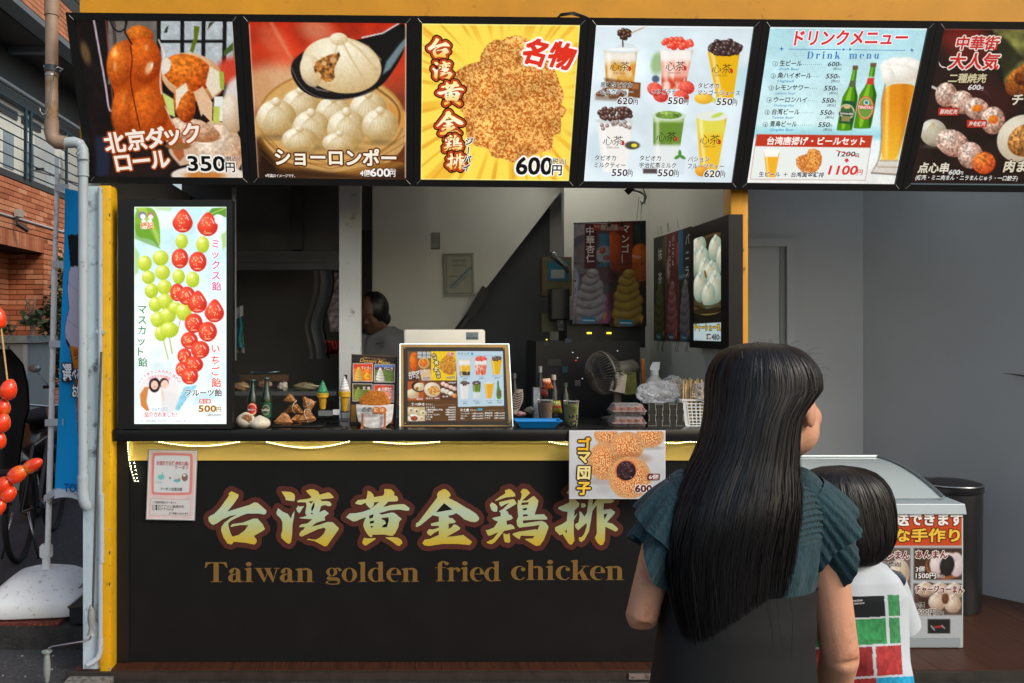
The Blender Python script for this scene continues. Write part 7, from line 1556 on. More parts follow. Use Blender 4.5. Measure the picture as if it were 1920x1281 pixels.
p.text('チャーシューまん',528,1015,62,(230,190,40),.05,[(.07,(20,18,18))],fit=232); p.outline([[(628,1052),(658,1052),(662,1060),(662,1098),(628,1098),(624,1090)]],(96,30,30)); p.text('1個',628,1090,34,(250,246,240),.02,fit=32); p.text('480',668,1102,68,(30,28,30),.03,fit=56); p.text('円',724,1102,34,(30,28,30),.02); p.text('※写真はイメージです',532,1100,12,(60,60,60),.0,fit=60)
p.build(vmat('backlit_side',.62),t)
# old wall notice
t=thing('wall_notice','faded chart with blue diagonal drawing on the kitchen wall','notice',P(860,555,5.23))
TL,TR,BL=P(832,476,5.235),P(888,475,5.235),P(834,555,5.235); p=Print([(0,0),(100,0),(100,140),(0,140)],TL,TR,BL,40,56,off=.0012)
p.fill(166,164,150).noise(.06,20); p.line([(8,8),(92,8),(92,132),(8,132),(8,8)],1.6,(80,104,104),1); p.line([(88,48),(20,112)],7,(80,116,130),4,.8); p.line([(80,70),(30,116)],3,(80,116,130),3,.7)
for i in range(6): p.line([(18,66+i*9),(50-i*3,66+i*9)],1,(90,100,100),1,.7)
p.rect(0,0,100,3,(70,66,56))
p.text('営業許可証',28,28,11,(84,90,84),.0,fit=44); p.text('食品衛生責任者',26,42,7,(84,90,84),.0,fit=50); p.build(VM,t); 
MB().hexa([v+Vector((0,.0005,0)) for v in (TL,TR,TR+(BL-TL),BL)],[v+Vector((0,.004,0)) for v in (TL,TR,TR+(BL-TL),BL)]).build('backing',mat('nb',C3(100,96,84),.7),t)
# ================================================================ the lane on the left
# pipes on the stall's corner
t=thing('drain_pipe','brown drain pipe turning grey at its elbow, left of the menu boxes','pipe',P(156,925,3.62))
d=3.60
MB().tube([P(97,-40,d),P(97,20,d),P(97,236,d)],.0275,20).build('brown_pipe',M_brownpipe,t,smooth=40)
MB().tube([P(97,-20,d),P(97,30,d)],.0315,20).build('pipe_socket',M_brownpipe,t,smooth=40)
MB().tube([P(97,226,d),P(97,250,d),P(99,261,d),P(107,267,d),P(124,268,d)],.031,20).build('brown_elbow',M_brownpipe,t,smooth=50)
MB().tube([P(120,268,d),P(140,267,d),P(149,270,d+.01),P(155,280,d+.01),P(156,300,d+.01)],.0245,18).build('grey_elbow',M_pipe,t,smooth=50)
MB().tube([P(156,290,d+.02),P(156,890,d+.02)],.0212,20).build('grey_pipe',M_pipe,t,smooth=40)
MB().tube([P(156,286,d+.02),P(156,330,d+.02)],.0245,20).build('grey_socket',M_pipe,t,smooth=40)
for y in (300,328,893,897): MB().tube([P(156,y,d+.02),P(156,y+3,d+.02)],.0262,20).build('pipe_ring',M_pipe,t,smooth=40)
MB().tube([P(156,890,d+.02),P(156,922,d+.02)],.0245,20).tube([P(156,922,d+.02),P(157,935,d+.02),P(160,944,d+.025),P(166,950,d+.035)],.0262,20).build('end_bend',M_pipe,t,smooth=50)
MB().tube([P(97,124,d),P(97,136,d)],.0315,20).build('clamp',mat('clamp_dark',C3(56,68,76),.5,metal=.3),t,smooth=30); MB().bar(P(84,123,d),P(88,130,d),.012).tube([P(108,126,d-.01),P(118,130,d-.005),P(112,134,d)],.004,6).build('clamp_screw',M_pipe,t)
MB().tube([P(97,141,d),P(97,144,d)],.0295,20).build('tie_wire',M_steel,t)
t=thing('wire_hook','bent steel wire hook hanging from the clamp of the brown pipe','hook',P(76,205,3.55))
MB().tube([P(114,130,3.57),P(108,126,3.55),P(103,130,3.555),P(98,160,3.56),P(92,200,3.56),P(86,213,3.56),P(80,215,3.555),P(75,208,3.55),P(75,200,3.55)],.0022,7).build('wire',M_steel,t,smooth=True)
MB().tube([P(155,265,3.55),P(146,280,3.55),P(143,290,3.56),P(150,284,3.57)],.003,6).build('loop_wire',M_pipe,None,smooth=True); tag(bpy.context.scene.objects['loop_wire'],'short grey cable loop beside the grey pipe elbow','cable')
t=thing('wall_conduit','thin grey conduit running down the pale blue wall edge','conduit',P(188,1240,3.64))
d=3.645
MB().tube([P(188,352,d),P(188,1200,d)],.0105,14).build('conduit_tube',M_pipe,t,smooth=40)
MB().tube([P(188,1195,d),P(188,1218,d),P(185,1232,d),P(176,1240,d-.01),P(163,1247,d-.02)],.0135,14,cap=False).build('outlet_bend',M_pipe,t,smooth=50)
MB().tube([P(190,926,d),P(190,1055,d)],.0125,14).build('sleeve',M_pipe,t,smooth=40)
MB().bar(P(180,621,d-.005),P(196,624,d-.005),.006,.014).build('bracket',M_pipe,t)
t=thing('awning_crank','long steel crank rod with two grey handles hanging beside the yellow post','crank',P(85,1275,3.6))
MB().tube([P(190,660,3.60),P(181,900,3.60),P(174,1140,3.60)],.0052,10).build('crank_rod',mat('dark_rod',C3(96,98,92),.4,metal=.5),t,smooth=40)
M_h=mat('handle_grey',C3(128,138,136),.5,n=.08,ns=30,dirt=(C3(80,80,74),.15,40))
MB().lathe([(.006,.132),(.0075,.13),(.015,.10),(.0165,.07),(.010,.03),(.0145,.008),(.020,.0),(.012,-.003)],P(171,1190,3.6),18).build('upper_handle',M_h,t,smooth=50)
MB().tube([P(172,1190,3.6),P(168,1199,3.6),P(160,1202,3.59),P(100,1212,3.57),P(92,1215,3.57),P(88,1222,3.57)],.0042,8).build('crank_arm',M_steel,t,smooth=50)
MB().lathe([(.006,0),(.009,-.004),(.022,-.004),(.022,-.009),(.0105,-.016),(.0145,-.05),(.016,-.085),(.012,-.125),(.008,-.143)],P(88,1219,3.57),18).build('lower_handle',M_h,t,smooth=50)

# flag stand
t=thing('banner_pole','white jointed banner pole standing in the weighted base','pole',P(88,1065,4.28))
d=4.28
MB().tube([P(89,1040,d),P(96,800,d),P(102,520,d)],.0150,14).build('lower_tube',M_white,t,smooth=40)
MB().tube([P(102,524,d),P(108,328,d)],.0125,14).build('upper_tube',M_white,t,smooth=40)
MB().tube([P(102,508,d),P(101.6,530,d)],.0165,14).tube([P(108,326,d),P(108,336,d)],.0155,14).tube([P(107,354,d),P(107,362,d)],.0145,14).build('joint',M_white,t,smooth=40)
MB().tube([P(58,318,d),P(100,330,d),P(150,346,d+.02)],.004,8).build('cross_rod',mat('tan_rod',C3(130,124,112),.5),t,smooth=40)
t=thing('blue_banner','blue vertical banner with soft ice cream print tied to the white pole','banner',P(125,930,4.2))
def flag(u,v):
    y=353+v*582; xl=np.interp(y,[353,500,640,800,935],[122,119,113,108,102]); x=xl+(158-xl)*u+ (8 if u>.95 else 0)
    return P(x,y+u*8-(6*math.sin(u*PI) if v>.98 else 0),4.20+.012*math.sin(v*9+u*3)+.03*u)
nu,nv=40,220
mb=MB().sheet(flag,nu,nv); o=mb.build('cloth',vmat('banner_cloth',0,.7,.2,bump=.06,bs=12),t,smooth=True)
cs=[]
def inpoly(x,y,L):
    c=False
    for (x0,y0),(x1,y1) in zip(L,L[1:]+L[:1]):
        if (y0>y)!=(y1>y) and x<(x1-x0)*(y-y0)/(y1-y0)+x0: c=not c
    return c
swirl=[(134,500),(129,512),(128,530),(127,545),(130,580),(125,598),(122,618),(123,632),(132,648),(148,652),(175,652),(175,500)]
swo=[(x-(1.2 if x<170 else 0),y) for x,y in swirl]
cone_=[(126,633),(123,642),(131,655),(134,680),(138,694),(141,720),(145,800),(150,930),(175,930),(175,640),(148,652),(135,648)]
for i in range(nv+1):
    for j in range(nu+1):
        q=flag(j/nu,i/nv); x=(q.x*F/q.y)+CX; y=CY-(q.z-CAMZ)*F/q.y
        c=(14,160,236)
        if 440<y<500 and x>127+(y-440)*.08: c=(24,28,32)
        if inpoly(x,y,cone_): c=(212,132,36)
        if inpoly(x,y,cone_) and (x<np.interp(y,[633,655,694,720,800,930],[127,132,139,142.3,146,151])): c=(50,36,60)
        if 655<y<668 and x>138: c=(176,96,30)
        if inpoly(x,y,swo): c=(70,70,110)
        if inpoly(x,y,swirl): c=(198,194,220) if not (abs((y-530)-(x-128)*.9)<1.5 or abs((y-600)-(x-125)*.7)<1.5) else (176,174,206)
        if y>917: c=(206,216,226)
        cs.append(c)
setcol(o.data,cs)
w=(4.205)/F
pr=Print([(0,0),(100,0),(100,300),(0,300)],P(113,700,4.19),P(165,702,4.19),P(113,858,4.19),2,2,off=.0)
pr.text('選',8,22,46,(246,246,250),.03,[(.09,(30,34,60))],sy=1.5,fit=32); pr.text('べる',42,18,30,(246,246,250),.03,[(.09,(30,34,60))],sy=1.5,fit=30); pr.text('コ',78,18,30,(246,246,250),.03,[(.09,(30,34,60))],sy=1.5); pr.text('お好',44,80,36,(246,246,250),.03,[(.09,(30,34,60))],sy=1.4,fit=34)
pr.text('ス',52,-50,26,(120,60,20),.04); pr.text('TOMIX',14,420,40,(20,96,170),.04,fit=98)
me=bpy.data.meshes.new('banner_print'); me.from_pydata(pr.tv,[],pr.tf); setcol(me,np.array(pr.tc)); link('banner_print',me,VM,t)['kind']='stuff'
M_strap=mat('strap_clear',C3(186,190,196),.35,n=.08,ns=40)
for (y,xa,xb,dy) in ((352,102,129,0),(495,97,124,2),(645,92,121,0),(793,84,119,-2),(936,82,110,-18)):
    MB().sheet(lambda u,v,y=y,xa=xa,xb=xb,dy=dy: P(xa+(xb-xa)*u,y+dy*u+13*(v-.5),4.262-.05*u-.008*math.sin(PI*min(1,u*1.6))),10,3).build('strap',M_strap,t,smooth=True)
# weighted base
t=thing('banner_base','scuffed white plastic weighted base holding the banner pole','base',(P(83,0,4.3).x,4.3,.126))
c=Vector((P(84,0,4.3).x,4.30,.126)); B=MB()
def sq(r,e,n=48,z=0): 
    out=[]
    for i in range(n):
        a=2*PI*i/n; k=(abs(math.cos(a))**e+abs(math.sin(a))**e)**(-1/e); out.append((c.x+r*k*math.cos(a+.12),c.y+r*k*math.sin(a+.12),c.z+z))
    return out
prof=[(.215,0,7),(.243,.012,7),(.250,.03,7),(.250,.075,7),(.243,.088,6.5),(.205,.128,5.5),(.150,.170,4),(.095,.192,3),(.07,.196,2.2),(.05,.194,2)]
n=48
for r,z,e in prof: B.v+=sq(r,e,n,z)
for i in range(len(prof)-1):
    for j in range(n): a=i*n+j; b_=i*n+(j+1)%n; B.f.append((a,b_,b_+n,a+n))
B.f.append(tuple(range((len(prof)-1)*n,len(prof)*n))); B.f.append(tuple(reversed(range(n))))
B.build('tank',mat('scuffed_white',C3(222,226,228),.55,n=.04,ns=8,bump=.06,bs=80,dirt=(C3(128,124,120),.12,34)),t,smooth=40)
MB().lathe([(.072,.194),(.074,.198),(.066,.199),(.064,.195)],c,32).build('socket_rim',M_white,t,smooth=40)
MB().lathe([(.024,.19),(.021,.23),(.021,.265)],c+Vector((.008,0,0)),20).build('neck',M_white,t,smooth=40)
k=MB()
for i in range(12): a=2*PI*i/12; p0=c+Vector((.008+.030*math.cos(a),.030*math.sin(a),.262)); k.bar(p0,p0+Vector((0,0,.055)),.005)
MB().lathe([(.030,.258),(.031,.26),(.0285,.322),(.024,.326),(.015,.326)],c+Vector((.008,0,0)),28).build('collar',M_white,t,smooth=40); k.build('collar_grip',M_white,t)['kind']='stuff'
bx('handle_recess',mat('recess',C3(130,134,134),.6),t,c.x+.19,c.x+.226,c.y-.10,c.y+.02,c.z+.075,c.z+.125)
# low platform, mat, clutter at its edge
S('kerb_platform',MB().box(-3.2,-1.56,4.02,4.72,-.004,.112),mat('dark_kerb',C3(44,42,42),.85,n=.4,ns=12,bump=.5,bs=60,dirt=(C3(110,106,100),.06,50)))
tag(MB().box(-2.9,-1.72,4.03,4.6,.1125,.1255).build('red_mat',mat('red_mat',C3(104,44,36),.9,n=.4,ns=60,bump=.6,bs=160,dirt=(C3(150,110,40),.2,60)),None),'dirty red mat under the white banner base','mat')
t=thing('folded_board','black corrugated board pieces leaning right of the white base','board',P(145,1150,4.08))
MB().bar(P(132,1145,4.03),P(166,1116,4.06),.05,.008,up=(0,1,0)).build('board',M_blackp,t); MB().bar(P(130,1136,4.02),P(166,1106,4.05),.004,.03,up=(0,1,0)).build('pale_edge',mat('pale_edge',C3(140,146,150),.5),t)
bx('side_block',M_rubber,t,P(131,0,4.03).x,P(166,0,4.03).x,4.025,4.2,.1257,P(0,1140,4.03).z)
r=random.Random(12); k=MB()
for i in range(60):
    x,y=r.uniform(-2.6,-1.35),r.uniform(3.35,4.0); q=r.uniform(.003,.010); k.box(x,x+q,y,y+q*.8,-.004,-.004+q*.5)
tag(k.build('litter',mat('litter_pale',C3(150,150,146),.8,n=.3,ns=90),None),'small pale grit and litter scattered on the dark ground','litter',kind='stuff')
k=MB().box(-1.5,-1.30,3.56,3.634,.0065,.03); 
for i in range(14): k.ell((r.uniform(-1.46,-1.3),r.uniform(3.50,3.62),.008),r.uniform(.01,.03),r.uniform(.01,.02),.012,7,4)
tag(k.build('concrete_crumbs',mat('crumb',C3(120,118,112),.9,n=.5,ns=60,bump=.6,dirt=(C3(40,40,40),.6,40)),None),'crumbled concrete at the foot of the yellow post','rubble',kind='stuff')
t=thing('metal_bracket','scuffed aluminium bracket plate at the deck edge in front of the woman','bracket',P(1200,1262,3.6)); p0=P(1180,1255,3.62); p1=P(1225,1264,3.62); bx('plate',mat('scuffed_alu',C3(130,126,120),.5,metal=.4,dirt=(C3(60,54,46),.5,30)),t,p0.x,p1.x,3.625,3.6345,.018,.044)
for x in (p0.x+.02,p1.x-.02): MB().lathe([(.006,0),(.006,.003)],(x,0,0),10).rot(0,Matrix.Translation(Vector((0,3.623,.03)))@Matrix.Rotation(0,4,'X')).build('screw',M_steel,t)

# ---- brick apartment building down the lane
bt=thing('brick_building','orange brick apartment building with balcony down the lane on the left','building',(-5,10,0))
XW_=-4.70
mort=mat('mortar',C3(60,44,38),.9,n=.2,ns=20)
bx('wall_core',mort,bt,XW_-.3,XW_-.012,8.0,10.55,2.62,3.44)
bx('wall_core',mort,bt,XW_-1.2,XW_-.012,10.562,17,0,3.44)
bx('wall_core',mort,bt,XW_-1.2,XW_-.47,8.0,10.555,0,2.62)
bx('lintel_soffit',mort,bt,XW_-.47,XW_-.31,8.0,10.55,2.60,3.44)
bm_=bpy.data.materials.new('brick_face'); bm_.use_nodes=True; N=bm_.node_tree.nodes; L=bm_.node_tree.links; bs_=N['Principled BSDF']; oi=N.new('ShaderNodeObjectInfo'); cr=N.new('ShaderNodeValToRGB'); cr.color_ramp.elements[0].color=(*C3(176,100,66),1); cr.color_ramp.elements[1].color=(*C3(226,156,118),1); e_=cr.color_ramp.elements.new(.5); e_.color=(*C3(206,126,86),1)
L.new(oi.outputs['Random'],cr.inputs[0]); tc=N.new('ShaderNodeTexCoord'); nz=N.new('ShaderNodeTexNoise'); nz.inputs['Scale'].default_value=40; L.new(tc.outputs['Object'],nz.inputs[0]); mr=N.new('ShaderNodeMapRange'); mr.inputs['To Min'].default_value=.75; mr.inputs['To Max'].default_value=1.2; L.new(nz.outputs[0],mr.inputs[0]); vm_=N.new('ShaderNodeVectorMath'); vm_.operation='SCALE'; L.new(cr.outputs[0],vm_.inputs[0]); L.new(mr.outputs[0],vm_.inputs['Scale']); L.new(vm_.outputs[0],bs_.inputs['Base Color']); bs_.inputs['Roughness'].default_value=.85
def brickmesh(name,lx,ly,lz):
    me=bpy.data.meshes.new(name); b=MB().box(-lx/2,lx/2,-ly/2,ly/2,-lz/2,lz/2); me.from_pydata(b.v,[],b.f); me.materials.append(bm_); return me
BS=brickmesh('brick_long',.014,.224,.058); BH=brickmesh('brick_half',.014,.108,.058); BV=brickmesh('brick_upright',.014,.058,.196); BJ=brickmesh('brick_jamb',.216,.014,.058); BJ2=brickmesh('brick_jamb_half',.104,.014,.058)
nb=[0]; rest=MB()
def put(me,x,y,z):
    # only the bricks the lane view shows are objects; the others are joined
    px,py=x*F/y+CX,CY-(z-CAMZ)*F/y
    if -8<px<125 and py<720 and nb[0]<296:
        o=bpy.data.objects.new('brick',me); COL.objects.link(o); o.location=(x,y,z); o.parent=bt; o.matrix_parent_inverse=Matrix.Translation(-bt.location); nb[0]+=1
    else:
        s={BS:(.014,.224,.058),BH:(.014,.108,.058),BV:(.014,.058,.196),BJ:(.216,.014,.058),BJ2:(.104,.014,.058)}[me]; rest.box(x-s[0]/2,x+s[0]/2,y-s[1]/2,y+s[1]/2,z-s[2]/2,z+s[2]/2)
XF=XW_-.006
for j in range(10):
    z=2.83+.029+.0675*j
    if z>3.42: break
    y=8.1+(.116 if j%2 else 0)
    while y<12.6: put(BS,XF,y+.112,z); y+=.234
y=8.05
while y<10.5: put(BV,XF,y+.03,2.72); y+=.0675
put(BH,XF,10.62,2.77)
for j in range(41):
    z=2.81-.029-.0675*j
    if z<.05: break
    y=10.562+(0 if j%2 else .116)
    if j%2==0: put(BH,XF,10.562+.052,z)
    while y<12.4: put(BS,XF,y+.112,z); y+=.234
    if z<2.6:
        if j%2: put(BJ,XW_-.125,10.556,z); put(BJ,XW_-.352,10.556,z)
        else: put(BJ2,XW_-.07,10.556,z); put(BJ,XW_-.24,10.556,z); put(BJ2,XW_-.41,10.556,z)
        put(BS,XW_-.464,10.43,z); put(BS,XW_-.464,10.19,z)
for j in range(7):
    z=5.70+.0675*j; y=8.6+(.116 if j%2 else 0)
    while y<13.5: rest.box(XF-.007,XF+.007,y,y+.224,z,z+.058); y+=.234
o=rest.build('brick_field',mat('brick_far',C3(190,124,90),.85,n=.3,ns=3),bt); o['kind']='stuff'
bx('parapet_core',mort,bt,XW_-.2,XW_-.012,8.0,15,5.68,6.2); bx('slab_edge',mat('slab_grey',C3(108,116,122),.7,n=.1),bt,XW_-.25,XW_+.01,8.0,15,5.60,5.679)
bx('upper_slab',mat('soffit_dark',C3(58,55,52),.8,n=.1),bt,-7.2,XW_-.251,8,15,5.58,5.80)
bx('balcony_slab',mat('slab_dark',C3(70,72,76),.8),bt,-6.6,XW_+.01,8.0,15,3.44,3.52)
bx('balcony_back_wall',mat('white_wall',C3(226,226,220),.7,n=.05),bt,-5.75,-5.6,8,15,3.52,5.58); bx('end_wall',mat('end_grey',C3(92,96,100),.8),bt,-5.6,-4.71,14.6,14.8,3.52,5.58)
bx('upper_wall',mat('upper_dark',C3(60,62,64),.8),bt,-7.0,-5.6,8,15,5.81,10)
M_rail=mat('teal_rail',C3(38,62,72),.4,metal=.2)
rl=MB()
for k in range(7): z=3.56+k*.135; MB().tube([(XW_+.03,8,z),(XW_+.03,14.5,z)],.009 if k<6 else .016,8).build('rail_bar',M_rail,bt,smooth=40)
for y in (8.2,9.2,9.98,10.12,11.2,11.95,13): bx('rail_post',M_rail,bt,XW_+.015,XW_+.045,y-.02,y+.02,3.5,4.38)
for k in range(3): MB().tube([(XW_+.03,8,6.35+k*.16),(XW_+.03,14.5,6.35+k*.16)],.010,8).build('rail_bar',M_rail,bt,smooth=40)
MB().tube([(XW_-.02,8,4.56),(XW_-.02,14.5,4.56)],.035,12).build('grey_beam',mat('beam_grey',C3(104,112,116),.5),bt,smooth=40)
for i,y in enumerate((10.6,11.36,12.12,12.88)):
    f_=bx('door',mat('door_cream',C3(232,232,224),.6),bt,-5.6,-5.56,y-.355,y+.355,3.53,4.62); bx('door_window',mat('door_glass',C3(146,164,174),.2,spec=.6),bt,-5.56,-5.55,y-.16,y+.14,3.9,4.4); bx('transom',mat('transom',C3(60,62,64),.4),bt,-5.6,-5.57,y-.3,y+.3,4.66,4.78)
bx('dark_fascia',mat('transom',C3(60,62,64),.4),bt,-5.6,-5.5,8,14.6,4.86,5.579)
t=bx('ac_panel',mat('ac_white',C3(200,208,210),.5),bt,P(64,0,11.6).x,P(86,0,11.6).x,11.6,11.9,3.53,P(0,250,11.6).z); bx('panel_slot',M_blackp,bt,P(67,0,11.59).x,P(82,0,11.59).x,11.585,11.598,P(0,319,11.59).z,P(0,315,11.59).z)
bx('white_screen',mat('ac_white2',C3(190,194,194),.6),bt,P(120,0,13).x,P(147,0,13).x,13,13.05,3.53,P(0,278,13).z)
MB().box(-5.49,-4.97,11.2,11.32,5.50,5.579).build('ceiling_fixture',mat('fixture',C3(96,108,116),.5),bt)
MB().tube([(XW_+.012,8,2.975),(XW_+.012,12.4,2.975)],.014,8).build('conduit',mat('conduit_w',C3(196,200,202),.5),bt,smooth=40)
t=thing('security_camera','black security camera hanging from a pale junction box on the brick wall','camera',(XW_+.05,10,2.9)); d=4.66*F/(CX-31)
p0=P(30,401,d); MB().box(p0.x-.0,p0.x+.07,d-.055,d+.055,p0.z-.045,p0.z+.05).build('junction_box',mat('jbox',C3(176,170,158),.6),t,bevel=.006)
MB().tube([p0+Vector((.04,-.06,-.04)),p0+Vector((.05,-.07,-.13)),p0+Vector((.07,-.05,-.15))],.014,8).build('mount_arm',M_blackp,t,smooth=40); MB().tube([p0+Vector((.05,-.07,-.13)),p0+Vector((.16,-.02,-.21))],.030,14).build('camera_body',M_blackp,t,smooth=40)

# planters, cabinet, shrubs
t=thing('utility_cabinet','pale grey utility cabinet with mossy lid at the left edge','cabinet',(-4.1,8,0))
d=8.0
bx('cabinet_body',mat('cab_grey',C3(158,168,170),.6,n=.08,ns=4,dirt=(C3(90,94,84),.3,6)),t,P(-60,0,d).x,P(48,0,d).x,d,d+.6,0,P(0,645,d).z); bx('cabinet_lid',mat('cab_lid',C3(150,162,160),.7,n=.15,ns=8,dirt=(C3(70,92,50),.35,10)),t,P(-60,0,d).x,P(57,0,d).x,d-.05,d+.65,P(0,643,d).z,P(0,630,d).z)
for x in (16,): bx('door_gap',mat('gapd',C3(80,88,90),.8),t,P(x-2,0,d).x,P(x+2,0,d).x,d-.004,d-.0005,.1,P(0,648,d).z)
bx('corner_post',mat('cp',C3(186,196,198),.6),t,P(45,0,d).x,P(52,0,d).x,d-.02,d-.0005,0,P(0,645,d).z)
def leafy(name,label,cat,centre,rad,n,ls,cols,seed,trunk=None,loc=None):
    r=random.Random(seed); t=thing(name,label,cat,loc or centre); lv=MB(); cs=[]
    for i in range(n):
        while True:
            q=Vector((r.uniform(-1,1),r.uniform(-1,1),r.uniform(-1,1)))
            if q.length<1 and (math.sin(q.x*5+seed)*math.sin(q.z*6)+r.uniform(-.6,1))>-.2: break
        c=Vector(centre)+Vector((q.x*rad[0],q.y*rad[1],q.z*rad[2])); a=Vector((r.gauss(0,1),r.gauss(0,1),r.gauss(0,.8))).normalized(); u,w=frame_of(a); l=ls*r.uniform(.6,1.3); wd=l*.28
        lv.add([c,c+u*l*.5+w*wd,c+u*l,c+u*l*.5-w*wd],[(0,1,2,3)]); k=r.uniform(.5,1.2); cc=r.choice(cols); cs+=[tuple(x*k for x in cc)]*4
    o=lv.build('foliage',vmat('leaf_print',0,.5,.3),t); setcol(o.data,cs); o['kind']='stuff'
    if trunk:
        for tr in trunk: MB().tube(tr[0],tr[1],7).build('branch',mat('bark',C3(150,126,110),.8,n=.3,ns=40,bump=.4),t,smooth=True)
    return t
G=[(70,84,44),(96,108,66),(50,62,34),(120,128,90)]
d=9.6
leafy('shrub','leafy green shrub between the bare tree and the banner pole','shrub',P(104,630,d),(.16,.2,.6),900,.075,G,3,[([P(98,760,d),P(100,680,d),P(106,600,d)],[.02,.015,.006]),([P(100,690,d),P(92,620,d)],[.012,.005])],loc=(P(104,0,d).x,d,0))
leafy('shrub','taller shrub with small leaves behind the blue banner','shrub',P(118,600,10.2),(.14,.2,.9),900,.07,G,5,[([P(118,760,10.2),P(118,560,10.2)],[.02,.008])],loc=(P(118,0,10.2).x,10.2,0))
d=9.2
leafy('pruned_tree','pruned bare tree with few leaves in front of the brick pier','tree',P(60,598,d),(.10,.1,.09),120,.08,[(96,120,84),(120,140,110)],8,[([P(55,770,d),P(57,700,d),P(62,600,d)],[.045,.038,.028]),([P(62,602,d),P(52,572,d),P(50,562,d)],[.022,.016,.010]),([P(61,600,d),P(64,580,d),P(66,560,d)],[.022,.014,.010]),([P(52,572,d),P(56,564,d)],[.012,.006])],loc=(P(55,0,d).x,d,0))
leafy('potted_plant','dry twigs and small green leaves on top of the grey cabinet','plant',P(8,618,8.2),(.08,.1,.05),60,.06,G,9,[([P(24,634,8.2),P(16,600,8.2),P(22,590,8.2)],[.010,.007,.004]),([P(22,632,8.2),P(10,606,8.2)],[.006,.003])])
t=thing('plant_pot','pale grey square plant pot on the ground below the pruned tree','pot',P(63,730,8.9)); p0=P(63,725,8.9); MB().hexa([(p0.x-.06,8.84,0),(p0.x+.06,8.84,0),(p0.x+.06,8.96,0),(p0.x-.06,8.96,0)],[(p0.x-.09,8.8,P(0,703,8.9).z),(p0.x+.09,8.8,P(0,703,8.9).z),(p0.x+.09,9.0,P(0,703,8.9).z),(p0.x-.09,9.0,P(0,703,8.9).z)]).build('pot_body',mat('pot',C3(140,144,144),.7),t); MB().box(p0.x-.10,p0.x+.10,8.79,9.01,P(0,703,8.9).z,P(0,698,8.9).z).build('pot_rim',mat('potr',C3(160,164,164),.7),t)

# bicycle parked end-on behind the base
t=thing('bicycle','dark parked bicycle with child seat, half hidden by the candied strawberries','bicycle',(-2.7,6,0))
A=Vector((P(38,0,5.57).x,5.57,.335)); Bf=Vector((P(118,0,6.5).x-.05,6.45,.335)); dr=(Bf-A).normalized(); sd=Vector((dr.y,-dr.x,0))
for c_ in (A,Bf):
    ring_=[c_+(dr*math.cos(2*PI*i/40)+Vector((0,0,1))*math.sin(2*PI*i/40))*.325 for i in range(41)]
    wh=MB().tube(ring_,.020,8,cap=False).build('tyre',M_rubber,t,smooth=True)
    ring2=[c_+(dr*math.cos(2*PI*i/40)+Vector((0,0,1))*math.sin(2*PI*i/40))*.302 for i in range(41)]; MB().tube(ring2,.009,6,cap=False).build('rim',M_steel,wh,smooth=True)
    sp=MB()
    for i in range(28): a=2*PI*i/28; s_=(1 if i%2 else -1)*.03; sp.tube([c_+sd*s_+(dr*math.cos(a+.3*(1 if i%4<2 else -1))+Vector((0,0,1))*math.sin(a+.3*(1 if i%4<2 else -1)))*.02,c_+(dr*math.cos(a)+Vector((0,0,1))*math.sin(a))*.30],.0016,4)
    sp.build('spoke',mat('spoke',C3(200,206,210),.25,metal=.9),wh)['kind']='stuff'; MB().tube([c_-sd*.06,c_+sd*.06],.018,12).build('hub',M_steel,wh,smooth=40)
fz=Vector((0,0,1)); bb=A+dr*.44-fz*.05; st_=A+dr*.30+fz*.42; hd_=Bf-dr*.16+fz*.45
M_bf=mat('bike_frame',C3(36,36,40),.3,spec=.6)
MB().tube([A,bb,st_,A],.011,8).tube([bb,hd_,st_],.015,8).tube([hd_+fz*.14,hd_-fz*.02,Bf],.014,8).build('frame_tubes',M_bf,t,smooth=40)
MB().tube([hd_+fz*.14,hd_+fz*.22-dr*.02],.012,8).tube([hd_+fz*.22-sd*.28-dr*.16,hd_+fz*.24-sd*.2,hd_+fz*.22,hd_+fz*.24+sd*.2,hd_+fz*.22+sd*.28-dr*.16],.012,8).build('handlebar',M_steel,t,smooth=40)
MB().tube([hd_+fz*.22+sd*.28-dr*.16,hd_+fz*.215+sd*.30-dr*.26],.018,10).tube([hd_+fz*.22-sd*.28-dr*.16,hd_+fz*.215-sd*.30-dr*.26],.018,10).build('grip',M_rubber,t,smooth=40)
MB().tube([A+(dr*math.cos(a)+fz*math.sin(a))*.355 for a in [(-.3+i*.17) for i in range(20)]],.016,6).build('mudguard',M_blackp,t,smooth=True)
MB().lathe([(.09,0),(.092,.012),(.02,.016)],bb+sd*.05,20).build('chain_wheel',M_steel,t,smooth=40)
MB().tube([bb-sd*.05,bb-sd*.05+dr*.15-fz*.08,bb-sd*.16+dr*.15-fz*.08],.009,6).tube([bb+sd*.05,bb+sd*.05-dr*.15+fz*.08,bb+sd*.16-dr*.15+fz*.08],.009,6).build('pedal_crank',M_steel,t,smooth=True)
MB().tube([A+sd*.05-fz*.0,A+sd*.12-fz*.33],.008,6).tube([A-sd*.05,A-sd*.12-fz*.32],.008,6).build('kick_stand',M_steel,t,smooth=True)
